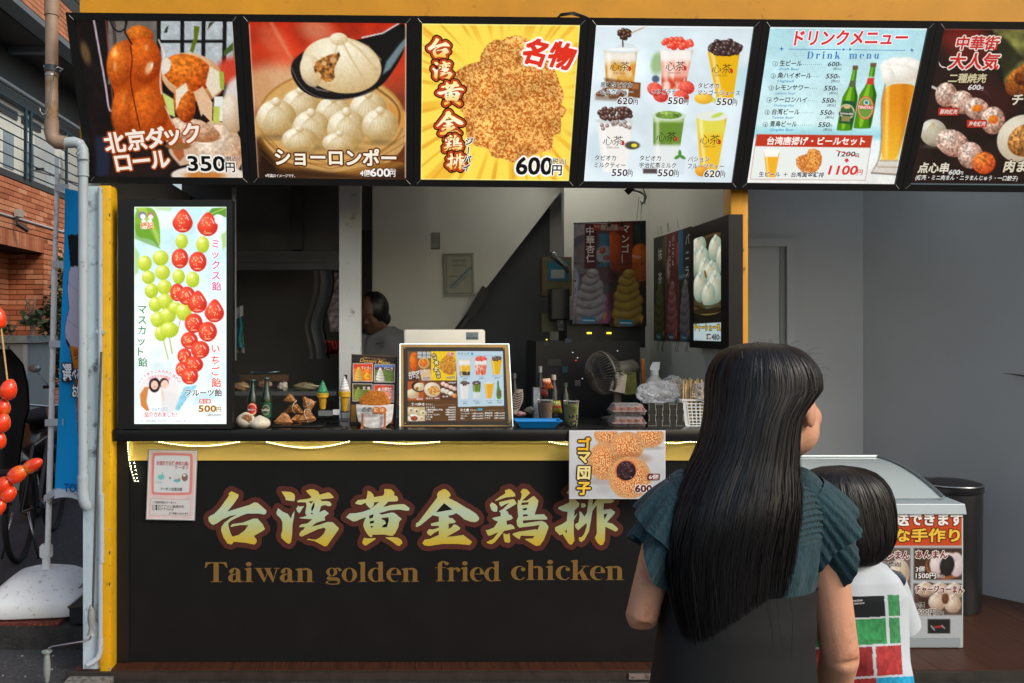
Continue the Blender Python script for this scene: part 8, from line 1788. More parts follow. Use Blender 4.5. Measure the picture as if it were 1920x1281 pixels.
# child seat shell, seen from behind
def shell(u,v):
    a=(u-.5)*2.6; y=655+225*v; hw=np.interp(v,[0,.12,.3,.5,.62,.8,1],[10,34,44,46,38,32,26]); x=6+hw*math.sin(a)/math.sin(1.3)
    return P(x,y,5.25+.16*(1-math.cos(a))*-1+.05*v)
MB().sheet(shell,24,24).build('child_seat',mat('seat_black',C3(26,26,28),.5,n=.1),t,smooth=True); MB().sheet(lambda u,v: shell(u,v)+Vector((0,.03,0)),24,24).build('child_seat_lining',M_rubber,t,smooth=True)
MB().box(A.x-.12,A.x+.12,5.0,5.6,.62,.66).tube([A+fz*.05+sd*.06,A+fz*.3+sd*.08],.008,6).tube([A+fz*.05-sd*.06,A+fz*.3-sd*.08],.008,6).build('rear_rack',M_blackp,t)
t=thing('scooter','dark scooter parked behind the bicycle, mostly in shadow','scooter',(-3.1,7.4,0))
MB().ell((-3.12,7.3,.62),.26,.55,.30,20,12,lambda q:1-.25*max(0,-q.z)).build('scooter_body',mat('scooter_dark',C3(34,30,32),.25,spec=.6,coat=.4),t,smooth=True)
MB().ell((-3.12,7.0,.86),.15,.34,.07,18,8).build('seat',M_rubber,t,smooth=True); MB().tube([(-3.12,7.85,.25),(-3.12,7.75,.9),(-3.12,7.7,1.05)],.05,10).tube([(-3.4,7.62,1.06),(-3.12,7.7,1.08),(-2.84,7.62,1.06)],.016,8).build('steering_column',M_blackp,t,smooth=True)
for y in (6.85,7.9): MB().tube([Vector((-3.12,y+.19*math.cos(2*PI*i/24),.24+.19*math.sin(2*PI*i/24))) for i in range(25)],.05,10,cap=False).build('tyre',M_rubber,t,smooth=True)
MB().tube([(-3.36,7.64,1.08),(-3.44,7.6,1.2)],.005,5).ell((-3.46,7.58,1.24),.06,.015,.04,12,8).tube([(-2.88,7.64,1.08),(-2.80,7.6,1.2)],.005,5).ell((-2.78,7.58,1.24),.06,.015,.04,12,8).build('mirror',mat('mirror_shell',C3(130,136,140),.2,metal=.6),t,smooth=True)

# candied strawberries on skewers, close to the lens at the left edge
M_berry=mat('candied_strawberry',C3(232,62,20),.18,spec=.5,coat=.5,n=.25,ns=24,dirt=(C3(226,120,30),.15,18),sss=.08)
def strawberry(t,c,ax,L_,R_):
    u,w=frame_of(ax); B=MB(); prof=[(.02,-.5),(.55,-.47),(.86,-.34),(1,-.12),(.97,.1),(.78,.3),(.5,.44),(.2,.52),(.02,.54)]; n=22
    for r_,h in prof:
        for j in range(n): a=2*PI*j/n; q=c+ax*h*L_+(u*math.cos(a)+w*math.sin(a))*r_*R_*(1+.04*math.sin(3*a+h*5)); B.v.append(tuple(q))
    for i in range(len(prof)-1):
        for j in range(n): a=i*n+j; b_=i*n+(j+1)%n; B.f.append((a,b_,b_+n,a+n))
    B.f.append(tuple(reversed(range(n)))); B.f.append(tuple((len(prof)-1)*n+j for j in range(n)))
    B.build('strawberry',M_berry,t,smooth=True)
def skewer(label,pts,ax_last,stick):
    t=thing('strawberry_skewer',label,'candied fruit',P(*stick[-1],2.0),'skewers of candied strawberries')
    MB().tube([P(x,y,2.0) for x,y in stick],.0022,6).build('stick',mat('bamboo',C3(200,160,100),.6),t)
    for i,(x,y,rx,ry) in enumerate(pts):
        if i+1<len(pts): ax=(P(x,y,2.0)-P(pts[i+1][0],pts[i+1][1],2.0)).normalized()
        strawberry(t,P(x,y,2.0-.004*(i%2)),ax,(ry*2.05)*2/F,rx*2/F*1.0)
skewer('upper vertical skewer of candied strawberries at the left edge',[(-2,596,20*.62,20),(16,731,15,19),(6,764,13,15),(4,792,15,18),(-2,826,13,16)],None,[(-2,580),(16,731),(5,780),(-6,860),(-40,980)])
skewer('candied strawberry skewer with its tip pointing right towards the white pole',[(61,873,12,19),(34,889,15,19),(8,909,15,17),(-12,925,14,16)],None,[(70,870),(-20,930),(-60,990)])
skewer('lower candied strawberry skewer half out of frame',[(16,926,14,15),(-4,953,13,18)],None,[(20,915),(-40,985)])
t=thing('candy_stand','white foam block stand holding the strawberry skewers','stand',(-1.16,2.0,0)); bx('foam_block',mat('foam',C3(220,220,216),.8,bump=.3,bs=60),t,-1.22,-1.10,1.93,2.05,1.08,1.2)
bx('stand_top',M_wplain,t,-1.45,-1.10,1.8,2.06,1.05,1.079)
for x in (-1.43,-1.14):
    for y in (1.83,2.03): bx('leg',M_steel,t,x-.012,x+.012,y-.012,y+.012,0,1.049)
bx('front_wing',MATS['brick_far'],bt,-6.6,-4.712,4.2,7.99,0,6.2)
t=thing('neighbour_building','plain pale rendered building with dark door beyond the right bay wall','building',(6,6,0)); bx('wall',mat('render_pale',C3(150,148,142),.8,n=.06,ns=2,bump=.05,bs=80),t,3.995,9,3.9,9,0,6); bx('door',mat('nb_door',C3(70,76,80),.4),t,4.9,5.8,3.87,3.899,.0,2.1); bx('window',mat('nb_glass',C3(60,72,80),.1,spec=.8),t,6.4,7.8,3.87,3.899,1.0,2.1)
# ================================================================ chest freezer and bin in the right bay
t=thing('chest_freezer','white chest freezer with curved glass lid and orange poster front','freezer',(2.25,4.0,.05))
xl,xr,yf,yb=1.66,2.748,3.90,4.52; zt=P(0,945,yf).z
M_fz=mat('freezer_white',C3(182,190,196),.35,n=.03,ns=6)
bx('cabinet',M_fz,t,xl,xr,yf,yb,.052,zt-.05,bevel=.006)
MB().hexa([(xl-.008,yf-.012,zt-.05),(xr+.008,yf-.012,zt-.05),(xr+.008,yb,zt-.05),(xl-.008,yb,zt-.05)],[(xl-.008,yf+.0,zt),(xr+.008,yf+.0,zt),(xr+.008,yb,zt+.03),(xl-.008,yb,zt+.03)]).build('top_rim',mat('freezer_rim',C3(170,184,190),.3,n=.03),t,bevel=.004)
zb2=P(0,857,yb).z
def lid(u,v,o=0):
    y=yf+.07+(yb-yf-.07)*v; z=zt+.012+(zb2-zt-.012)*(1-(1-v)**2.1); return Vector((xl+.05+(xr-xl-.10)*u,y,z+o))
MB().sheet(lid,4,16).build('glass_lid',glass('lid_glass',(.45,.52,.54),op=.03,rough=.03),t,smooth=True)
w=MB()
for u in (0,1): w.tube([lid(u,v/16,.004) for v in range(17)],.009,8)
w.tube([lid(0,1,.004),lid(1,1,.004)],.010,8).build('lid_frame',mat('lid_alu',C3(150,160,164),.3,metal=.6),t,smooth=40)
w=MB(); 
for x in (xl+.05,xr-.05): w.add([lid(0 if x<2 else 1,v/8) for v in range(9)]+[Vector((x,yb,zt+.0)),Vector((x,yf+.07,zt))],[tuple(range(11))])
w.build('lid_side',glass('side_glass',(.45,.52,.54),op=.04),t); bx('inner_well',mat('well',C3(58,66,70),.5),t,xl+.05,xr-.05,yf+.08,yb-.02,zt-.03,zt+.002)
# front prints
q=[(335,335),(908,335),(895,1040),(330,1040)]
def fz(px,py): return P(1500+px/2.905,840+py/2.905,yf)
x0=2*1500; sc_=lambda X,Y:(X,Y)
L0=-640   # drawing x of the freezer's left edge
TL,TR,BL=Vector((xl+.012,yf-.0015,P(0,840+336/2.905,yf).z)),Vector((xr-.010,yf-.0015,P(0,840+336/2.905,yf).z)),Vector((xl+.012,yf-.0015,P(0,840+1035/2.905,yf).z))
dl=((xl+.012)*F/yf+CX-1500)*2.905; drr=((xr-.010)*F/yf+CX-1500)*2.905
p=Print([(dl,336),(drr,336),(drr,1035),(dl,1035)],TL,TR,BL,200,130,off=.001)
p.fill(178,184,190); p.rect(dl,336,drr,532,(206,74,30)); 
def cell(x0,y0,x1,y1,bg): p.rect(x0,y0,x1,y1,(90,70,60)); p.rect(x0+3,y0+3,x1-3,y1-3,bg)
cell(618,545,893,718,(62,44,36)); p.ell(790,640,108,76,(150,90,50)); p.ell(790,632,98,66,(70,40,26)); p.ball(740,635,34,58,(240,226,226),(196,176,180),0,soft=5); p.ball(850,635,42,66,(240,226,226),(196,176,180)); p.ball(800,600,60,30,(240,228,228),(206,190,190)); p.ball(800,640,40,58,(40,32,34),(20,16,18),10,grain=.4,gs=8)
cell(618,738,888,910,(80,60,54)); p.ell(700,800,60,70,(60,36,26)); 
for (x,y,rx,ry) in ((680,770,50,40),(760,770,50,36),(840,780,50,44),(745,840,46,48),(830,850,46,50)): bun(p,x,y,rx,ry,3,(240,230,222),(176,150,130),7)
p.ball(790,820,20,30,(130,80,50),(80,40,20),grain=.4,gs=6)
for k in range(3):
    xo=600-k*290; cell(xo-275,545,xo,780,(110,92,80)); bun(p,xo-60,680,56,76,4,(240,232,222),(180,160,140),7,False); p.ball(xo-62,700,18,30,(176,110,40),(110,60,20)); cell(xo-275,800,xo,1030,(140,96,60)); p.ball(xo-30,930,50,46,(214,150,80),(150,90,40),grain=.3,gs=8); p.ball(xo-120,930,60,50,(226,180,120),(160,110,60),grain=.3,gs=8); p.ell(xo-40,1000,60,18,(226,206,180),0,10)
p.rect(694,932,816,1010,(30,28,30)); p.line([(712,968),(730,990)],6,(160,190,200),4); p.line([(730,975),(775,972)],7,(206,50,60),4); p.line([(770,965),(786,980)],4,(220,220,220),3); p.noise(.04,6,3)
TI=[(.09,(60,24,16))]
p.text('冷凍地方発送できます',882,416,74,(250,244,240),.045,[(.05,(90,30,16))],al='r',fit=730)
p.text('本格的な手作り',866,504,76,(246,200,70),.045,[(.05,(90,30,10))],al='r',fit=640)
p.text('あんまん',628,598,48,(120,30,34),.04,[(.06,(244,236,230))],fit=172); p.text('3個',628,672,34,(244,240,236),.02,[(.06,(50,36,30))],fit=48); p.text('1500円',628,708,38,(244,240,236),.025,[(.06,(50,36,30))],fit=108); p.text('(税込)',740,704,20,(240,236,230),.01,[(.06,(50,36,30))],fit=44)
p.text('チャージューまん',626,786,46,(120,30,34),.04,[(.06,(244,236,230))],fit=262); p.text('3個',626,868,34,(40,34,34),.02,[(.06,(236,230,226))],fit=48); p.text('1500円',626,906,38,(40,34,34),.025,[(.06,(236,230,226))],fit=108); p.text('(税込)',740,902,20,(40,34,34),.01,[(.06,(236,230,226))],fit=40)
p.text('カヒレまん',592,602,50,(120,30,34),.04,[(.06,(244,236,230))],al='r',fit=210); p.text('1500円(税込)',548,640,28,(40,34,34),.02,[(.06,(236,230,226))],al='r',fit=170)
p.build(VM,t)
bx('kick_plate',mat('kick',C3(150,158,164),.5),t,xl+.02,xr-.02,yf-.004,yf-.0005,.06,.10)
t=thing('waste_bin','tall black cylindrical bin in the dark corner behind the freezer','bin',(3.085,4.5,.05)); MB().lathe([(.15,.042),(.155,.07),(.16,.66),(.158,.69),(.166,.70),(.166,.725),(.156,.728),(.15,.70)],(3.085,4.5,.010),36).build('bin_body',mat('bin_black',C3(30,30,32),.3,n=.1,spec=.6),t,smooth=40); MB().tube([Vector((3.085+.160*math.cos(2*PI*i/36),4.5+.160*math.sin(2*PI*i/36),.745)) for i in range(37)],.006,8,cap=False).build('rim_ring',M_steel,t,smooth=True); MB().lathe([(.15,.77),(.145,.79),(.08,.80)],(3.085,4.5,-.04),30).build('bin_lid',M_blackp,t,smooth=40)
tag(MB().tube([P(1880,700,4.58),P(1900,702,4.56),P(1925,706,4.53)],[.001,.004,.006],6).build('wall_scuff',mat('scuff',C3(70,68,66),.9),None),'short dark scratch mark on the right bay wall','scratch')

# ================================================================ people
def skinmat(name,c): return mat(name,c,.5,n=.09,ns=16,bump=.12,bs=220,sss=.1,spec=.35,dirt=(tuple(k*f for k,f in zip(c,(.82,.66,.6))),.35,22))
def bodymesh(name,parts,m,parent,vox=.006,it=4):
    """one continuous surface from overlapping closed pieces"""
    me=bpy.data.meshes.new(name+'_src'); me.from_pydata(parts.v,[],parts.f); o=bpy.data.objects.new(name,me); COL.objects.link(o)
    r=o.modifiers.new('r','REMESH'); r.mode='VOXEL'; r.voxel_size=vox; s=o.modifiers.new('s','SMOOTH'); s.iterations=it; s.factor=.6
    dg=bpy.context.evaluated_depsgraph_get(); me2=bpy.data.meshes.new_from_object(o.evaluated_get(dg)); bpy.data.objects.remove(o); me2.materials.clear()
    return link(name,me2,m,parent,smooth=True)
def hand(B,w,d,side,up,s=1.0,curl=.5):
    """palm and five fingers from wrist w pointing along d; side = thumb direction, up = back of the hand"""
    w,d,side,up=Vector(w),Vector(d).normalized(),Vector(side).normalized(),Vector(up).normalized()
    for k in range(4):
        o=(k-1.5)*.019*s; B.tube([w+side*-o*.7,w+d*.045*s-side*o,w+d*.085*s-side*o],[.014*s,.0135*s,.0105*s],8)
        L_=(.066,.074,.070,.056)[k]*s; p0=w+d*.082*s-side*o; q=p0; dirn=d.copy(); pts=[q-d*.015*s]; rs=[.0095*s]
        for j in range(3):
            dirn=(dirn*math.cos(curl*.75)-up*math.sin(curl*.75)).normalized(); up2=up; q=q+dirn*L_*(.42,.32,.26)[j]; pts.append(q); rs.append((.0088,.0080,.0066)[j]*s)
        B.tube(pts,rs,8)
    th=w+d*.03*s+side*.026*s; B.tube([w+d*.01*s+side*.012*s,th,th+(d*.7+side*.7-up*.3).normalized()*.034*s,th+(d*.95+side*.5-up*.45).normalized()*.060*s],[.014*s,.0125*s,.0105*s,.0075*s],8)
def head(B,c,yaw,s=1.0,pitch=0):
    """head with brow, nose, lips, chin, ears; faces +y turned by yaw towards +x"""
    R=Matrix.Translation(c)@Matrix.Rotation(-yaw,4,'Z')@Matrix.Rotation(pitch,4,'X')
    k0=len(B.v); E=lambda x,y,z,a,b_,c_:B.ell((x*s,y*s,z*s),a*s,b_*s,c_*s,20,14)
    E(0,-.012,.03,.074,.092,.085); E(0,.010,-.035,.062,.072,.080); E(0,.046,-.085,.036,.040,.034); E(0,.062,.035,.050,.024,.030); E(.032,.055,-.028,.028,.028,.030); E(-.032,.055,-.028,.028,.028,.030)
    E(.018,.030,-.055,.046,.052,.052); E(-.018,.030,-.055,.046,.052,.052)
    B.tube([(0,.078*s,.020*s),(0,.090*s,-.008*s),(0,.101*s,-.024*s)],[.007*s,.009*s,.011*s],8); E(.010,.088,-.027,.009,.010,.008); E(-.010,.088,-.027,.009,.010,.008)
    E(0,.080,-.052,.022,.012,.006); E(0,.079,-.063,.019,.012,.007); E(.030,.070,.008,.014,.012,.011); E(-.030,.070,.008,.014,.012,.011)
    for sx in (1,-1): E(sx*.074,-.008,-.012,.008,.018,.030)
    B.rot(k0,R)
def eyes(t,c,yaw,s,dark):
    for sx in (1,-1):
        q=Matrix.Translation(c)@Matrix.Rotation(-yaw,4,'Z')@Vector((sx*.030*s,.080*s,.008*s)); MB().ell(q,.008*s,.006*s,.005*s,10,6).build('eye',dark,t,smooth=True)
def ringshell(rings,th,z=None):
    pass
def hair(parent,rings,face,m,strands,seed,w=.0011,ends=(.8,1.0),inner=True,flow=.0,lay=(.985,1.035),it=1.0):
    """rings: rows (z, x centre, y centre, half width, half depth) crown to tips; strands follow the rows"""
    R=np.array(rings,float); n=len(R); T=np.linspace(0,1,n)
    def surf(th,t,k,face=face):
        z,cx,cy,a,b=[np.interp(t,T,R[:,i]) for i in range(5)]
        kk=k*np.ones_like(t)
        if face:
            fa,fw,zf=face; dth=np.abs((th-fa+PI)%(2*PI)-PI); inn=np.clip((fw-dth)/.25,0,1)*np.clip((zf-z)/.02,0,1); kk=kk*(1-.42*inn)
        return np.stack([cx+a*kk*np.cos(th),cy+b*kk*np.sin(th),z],-1)
    if inner:
        nu,nv=64,70; B=MB()
        for i in range(nv+1):
            t_=it*i/nv; th=np.linspace(0,2*PI,nu,endpoint=False); q=surf(th,np.full(nu,t_),.955+.012*np.sin(th*23)+.01*np.sin(th*41+2)); B.v+=[tuple(v) for v in q]
        for i in range(nv):
            for j in range(nu): a=i*nu+j; b_=i*nu+(j+1)%nu; B.f.append((a,a+nu,b_+nu,b_))
        B.build('hair_mass',m,parent,smooth=True)
    rg=np.random.RandomState(seed); S_=26; V=[];Fs=[]
    th0=rg.uniform(0,2*PI,strands); clump=np.round(th0*14)/14; k0=rg.uniform(lay[0],lay[1],strands); e=rg.uniform(ends[0],ends[1],strands); ph=rg.uniform(0,6.28,strands); am=rg.uniform(0,.035,strands)
    tt=np.linspace(0,1,S_); VV=np.zeros((strands,S_,2,3))
    for i in range(strands):
        t_=tt*e[i]; th=th0[i]+(clump[i]-th0[i])*.25*tt+am[i]*np.sin(t_*7+ph[i])+.02*np.sin(t_*23+ph[i]*3)*tt+flow*t_; kz=k0[i]+.012*np.sin(t_*9+ph[i]*2); q=surf(th,t_,1.0)*0+surf(th,t_,kz)
        tang=np.stack([-np.sin(th),np.cos(th),np.zeros(S_)],-1); ww=w*np.clip((1.02-tt)*6,.15,1)[:,None]; roll_=rg.uniform(-.5,.5); nrm=np.stack([np.cos(th),np.sin(th),np.zeros(S_)],-1)
        side=tang*math.cos(roll_)+nrm*math.sin(roll_); VV[i,:,0]=q-side*ww; VV[i,:,1]=q+side*ww
    V=VV.reshape(-1,3); base=(np.arange(strands)*S_*2)[:,None]+(np.arange(S_-1)*2)[None]; f=np.stack([base,base+1,base+3,base+2],-1).reshape(-1,4)
    me=bpy.data.meshes.new('hair'); me.vertices.add(len(V)); me.vertices.foreach_set('co',V.ravel()); me.loops.add(f.size); me.loops.foreach_set('vertex_index',f.ravel().astype(np.int32)); me.polygons.add(len(f)); me.polygons.foreach_set('loop_start',np.arange(0,f.size,4,dtype=np.int32)); me.update(calc_edges=True)
    o=link('hair',me,m,parent,smooth=True); o['kind']='stuff'; return o
M_hair=mat('black_hair',C3(17,15,17),.44,spec=.5,n=.3,ns=90)
M_hair2=mat('child_hair',C3(22,18,18),.4,spec=.5,n=.3,ns=90)
S1=1.7/F
X1=lambda px:(px-CX)*S1
Z1=lambda py:CAMZ-(py-CY)*S1
# ---- the woman
wt=thing('person','woman seen from behind with long straight black hair and teal ruffled blouse','person',(.76,1.72,0))
M_skin=skinmat('woman_skin',C3(206,152,124))
B=MB(); hc=Vector((X1(1476),1.74,Z1(764))); yaw=math.radians(56)
head(B,hc,yaw,1.02,.06)
B.tube([(hc.x-.01,1.725,hc.z-.06),(X1(1415),1.715,Z1(905)),(X1(1408),1.715,Z1(960))],[.050,.047,.06],16)
# torso
for z0,z1_ in ((0,0),): pass
TB=[(Z1(905),X1(1405),.10,.05),(Z1(935),X1(1402),.165,.07),(Z1(990),X1(1400),.175,.085),(Z1(1080),X1(1392),.150,.090),(Z1(1180),X1(1384),.128,.085),(Z1(1280),X1(1378),.150,.095),(.74,X1(1378),.165,.105),(.66,X1(1378),.15,.10)]
n=28; k0=len(B.v)
for z,x,a,b_ in TB:
    for j in range(n): th=2*PI*j/n; B.v.append((x+a*math.cos(th),1.715+b_*math.sin(th),z))
for i in range(len(TB)-1):
    for j in range(n): a=k0+i*n+j; b_=k0+i*n+(j+1)%n; B.f.append((a,a+n,b_+n,b_))
B.f.append(tuple(k0+j for j in range(n))); B.f.append(tuple(k0+(len(TB)-1)*n+j for j in reversed(range(n))))
shL=Vector((X1(1262),1.715,Z1(952))); elL=Vector((X1(1207),1.72,Z1(1165))); wrL=Vector((X1(1300),1.90,Z1(1120)))
shR=Vector((X1(1535),1.715,Z1(948))); elR=Vector((X1(1570),1.69,Z1(1225))); wrR=Vector((X1(1605),1.83,Z1(1405)))
B.tube([shL+Vector((.03,0,.005)),shL,shL.lerp(elL,.45),elL],[.045,.043,.037,.033],14); B.tube([elL+Vector((0,-.012,-.012)),elL,elL.lerp(wrL,.35),wrL],[.026,.034,.034,.024],14)
B.tube([shR+Vector((-.03,0,.005)),shR,shR.lerp(elR,.45),elR],[.047,.046,.044,.038],14); B.tube([elR+Vector((0,-.014,.01)),elR,elR.lerp(wrR,.35),wrR],[.03,.038,.037,.025],14)
hand(B,wrL,(wrL-elL),(-.3,0,1),(0,-1,.2),.95,.6); hand(B,wrR,(wrR-elR)+Vector((0,.05,0)),(-1,.2,0),(.3,-1,0),.95,.45)
for sx in (-1,1): B.tube([(X1(1378)+sx*.08,1.72,.74),(X1(1378)+sx*.085,1.72,.45),(X1(1378)+sx*.09,1.73,.09)],[.085,.058,.036],14); B.tube([(X1(1378)+sx*.09,1.69,.035),(X1(1378)+sx*.095,1.80,.03),(X1(1378)+sx*.10,1.88,.022)],[.034,.036,.022],10)
bodymesh('body',B,M_skin,wt,.0055,5); eyes(wt,hc,yaw,1.0,M_hair)
# blouse: torso shell with gathered yoke
M_teal=mat('teal_gauze',C3(8,54,64),.8,n=.22,ns=50,bump=.55,bs=150,sheen=.15,stretch=(1,1,.5))
M_bottom=mat('trousers_and_blouse_shade',C3(13,14,16),.8,n=.15,ns=30)
BT=[(Z1(889),X1(1418),.064,.058),(Z1(897),X1(1415),.095,.068),(Z1(908),X1(1410),.130,.080),(Z1(925),X1(1405),.160,.090),(Z1(950),X1(1402),.176,.098),(Z1(1000),X1(1400),.170,.106),(Z1(1060),X1(1396),.160,.110),(Z1(1130),X1(1390),.150,.106),(Z1(1200),X1(1382),.150,.108),(Z1(1300),X1(1378),.160,.115),(.76,X1(1378),.165,.118)]
ar=np.array(BT)
def tor(u,v):
    z=ar[0,0]+(Z1(1175)-ar[0,0])*v; x,a,b_=[np.interp(-z,-ar[:,0],ar[:,i]) for i in (1,2,3)]; th=2*PI*u
    g=0
    if z>Z1(1010): g=.0035*math.sin(z*520+math.sin(th*9)*1.2)*min(1,(z-Z1(1010))/.03)
    else: g=.005*math.sin(th*16+z*6)*min(1,(Z1(1010)-z)/.1)*min(1,max(0,(z-Z1(1095))/.03))
    return Vector((x+(a+g)*math.cos(th),1.715+(b_+g)*math.sin(th),z))
MB().sheet(tor,150,190).build('blouse',M_teal,wt,smooth=True)
# sleeves: two tiers of flounce round each shoulder
def flounce(sh,out,down,seam,L_,r0,r1,seed,nw,ph0=0):
    """out = unit vector along the arm, starts as a ring round the shoulder and flares"""
    u_=down; v_=out.cross(down).normalized()
    def fn(u,v):
        a=2*PI*u; ln=L_*(1+.18*math.cos(a*1-.3)+.06*math.sin(a*3+seed)); rr=(r0+(r1-r0)*v**.8)*(1+.02*math.sin(a*2+seed)); rr+=.0075*v*math.sin(a*nw+seed+1.5*math.sin(a*2))+.0018*math.sin(a*nw*3.7+v*3)*(.4+.6*v)
        base=sh+out*(seam+ln*v)+(u_*math.cos(a)+v_*math.sin(a))*rr; base+=down*.010*v*v
        base.y=1.715+(base.y-1.715)*1.05
        return base
    return fn
for sh,el,rr,nm in ((shL,elL,.060,'sleeve'),(shR,elR,.064,'sleeve')):
    sx=1 if el.x>sh.x else -1
    ax=(Vector((sx*.62,0,-.80))).normalized(); dn=Vector((-sx*.80,0,-.62)).normalized()
    c=sh+Vector((-sx*.028,0,.010))
    b1=flounce(c,ax,dn,-.015,.118,rr*.92,rr*1.26,1+sx,7); b2=flounce(c+dn*.012,ax,dn,-.01,.165,rr*.86,rr*1.04,4+sx,6)
    MB().sheet(b1,150,26).build(nm,M_teal,wt,smooth=True); MB().sheet(b2,150,26).build(nm,M_teal,wt,smooth=True)
    MB().ell(c+ax*-.012,.050,.060,.058,28,16,lambda q:1+.05*math.sin(14*math.atan2(q.y,q.x)+8*q.z)).build('sleeve_head',M_teal,wt,smooth=True)
# dark wide trousers, then a black band for the blouse's shade
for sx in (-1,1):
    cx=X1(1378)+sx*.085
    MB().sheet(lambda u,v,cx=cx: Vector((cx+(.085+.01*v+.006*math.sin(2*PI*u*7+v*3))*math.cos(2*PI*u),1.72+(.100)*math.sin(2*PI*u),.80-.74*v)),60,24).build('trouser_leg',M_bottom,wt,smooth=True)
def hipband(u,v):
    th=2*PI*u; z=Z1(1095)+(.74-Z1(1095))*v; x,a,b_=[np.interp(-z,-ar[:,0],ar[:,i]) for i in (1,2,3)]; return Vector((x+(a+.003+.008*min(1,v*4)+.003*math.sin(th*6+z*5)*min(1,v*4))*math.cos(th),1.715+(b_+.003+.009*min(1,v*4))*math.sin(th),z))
MB().sheet(hipband,100,30).build('blouse_shade_band',M_bottom,wt,smooth=True)  # black cloth colour stands in for shade on the blouse's lower part
for sx in (-1,1): MB().ell((X1(1378)+sx*.097,1.785,.035),.045,.115,.04,20,10).build('shoe',M_rubber,wt,smooth=True)
# hair
HR=[(642,1440,1444,1.735,.012),(646,1402,1482,1.735,.040),(654,1380,1503,1.733,.066),(667,1363,1518,1.731,.085),(685,1351,1531,1.729,.098),(705,1344,1539,1.728,.104),(730,1341,1539,1.727,.107),(750,1339,1522,1.722,.106),(776,1335,1498,1.714,.102),(815,1325,1490,1.706,.098),(850,1310,1489,1.698,.094),(880,1290,1488,1.688,.092),(910,1272,1491,1.680,.092),(940,1256,1487,1.668,.088),(970,1248,1483,1.660,.080),(1010,1240,1478,1.655,.068),(1060,1240,1474,1.652,.056),(1110,1246,1468,1.650,.046),(1160,1260,1456,1.650,.040),(1215,1282,1438,1.652,.030)]
rings=[(Z1(y),X1((a+b_)/2),cy,(X1(b_)-X1(a))/2,dp) for y,a,b_,cy,dp in HR]
FA=PI/2-yaw
hair(wt,rings,(FA,1.25,Z1(742)),M_hair,13000,4,.00062,(.66,1.0),lay=(.955,1.045),it=.80)
r=random.Random(21); k=MB()
for i in range(34):
    a=r.uniform(-.9,1.3); x=X1(1440)+.113*math.sin(a)*1.0; z=Z1(735)+.105*math.cos(a); L_=r.uniform(.012,.032); q=Vector((x,1.70+r.uniform(-.04,.04),z)); dv=Vector((math.sin(a)+r.uniform(-.4,.9),r.uniform(-.3,.3),math.cos(a)*.4+r.uniform(-.2,.5))).normalized(); k.tube([q-dv*.01,q+dv*L_*.5+Vector((0,0,-.002)),q+dv*L_+Vector((.004,0,-.010))],[.0004,.0003,.00015],3)
for i in range(12):
    x=r.uniform(1242,1480); y=r.uniform(990,1100); k.tube([Vector((X1(x),1.585,Z1(y))),Vector((X1(x+r.uniform(-6,6)),1.57,Z1(y+60))),Vector((X1(x+r.uniform(-16,10)),1.575,Z1(y+r.uniform(90,150))))],[.0005,.0004,.00015],4)
k.build('stray_hair',M_hair,wt)['kind']='stuff'

# ---- the child
S2=1.98/F; X2=lambda px:(px-CX)*S2; Z2=lambda py:CAMZ-(py-CY)*S2; D2=1.99
kt=thing('person','child with black bobbed hair in white t-shirt printed with coloured blocks','person',(X2(1585),D2,0))
B=MB(); hc=Vector((X2(1592),D2+.01,Z2(968))); head(B,hc,-.2,.93)
cx=X2(1582)
B.tube([(hc.x,D2,hc.z-.05),(cx,D2,Z2(1070))],[.040,.042],14)
TB=[(Z2(1052),.06,.045),(Z2(1075),.105,.062),(Z2(1120),.115,.072),(Z2(1200),.105,.075),(Z2(1290),.105,.08),(.58,.12,.09),(.50,.11,.085)]; n=24; k0=len(B.v)
for z,a,b_ in TB:
    for j in range(n): th=2*PI*j/n; B.v.append((cx+a*math.cos(th),D2+b_*math.sin(th),z))
for i in range(len(TB)-1):
    for j in range(n): a=k0+i*n+j; b_=k0+i*n+(j+1)%n; B.f.append((a,a+n,b_+n,b_))
B.f.append(tuple(k0+j for j in range(n))); B.f.append(tuple(k0+(len(TB)-1)*n+j for j in reversed(range(n))))
for sx in (-1,1):
    s0=Vector((cx+sx*.105,D2,Z2(1092))); e0=s0+Vector((sx*.03,.05,-.17)); w0=e0+Vector((-sx*.02,.14,-.05)); B.tube([s0,s0.lerp(e0,.5),e0],[.034,.030,.027],12); B.tube([e0,e0.lerp(w0,.4),w0],[.027,.026,.019],12); hand(B,w0,w0-e0,(-sx,0,.3),(0,-.3,1),.72,.5)
    B.tube([(cx+sx*.06,D2,.56),(cx+sx*.062,D2,.32),(cx+sx*.065,D2,.08)],[.062,.045,.030],12); B.tube([(cx+sx*.065,D2-.02,.03),(cx+sx*.07,D2+.09,.026),(cx+sx*.07,D2+.14,.02)],[.028,.03,.018],10)
bodymesh('body',B,skinmat('child_skin',C3(214,160,130)),kt,.006,5); eyes(kt,hc,-.2,.93,M_hair)
sr=np.array([(Z2(1046),.052,.05),(Z2(1052),.075,.056),(Z2(1062),.103,.066),(Z2(1080),.124,.078),(Z2(1110),.138,.088),(Z2(1160),.143,.094),(Z2(1230),.148,.099),(Z2(1300),.153,.104),(.60,.158,.11)])
def shirt(u,v):
    z=sr[0,0]+(sr[-1,0]-sr[0,0])*v; a,b_=[np.interp(-z,-sr[:,0],sr[:,i]) for i in (1,2)]; th=2*PI*u; g=.004*math.sin(th*3+z*30)+.003*math.sin(th*7-z*24)+.004*math.sin(z*38+th*2.5)*math.sin(th*2+z*9)
    return Vector((cx+.012+(a+g)*math.cos(th),D2+(b_+g)*math.sin(th),z))
nu,nv=420,250
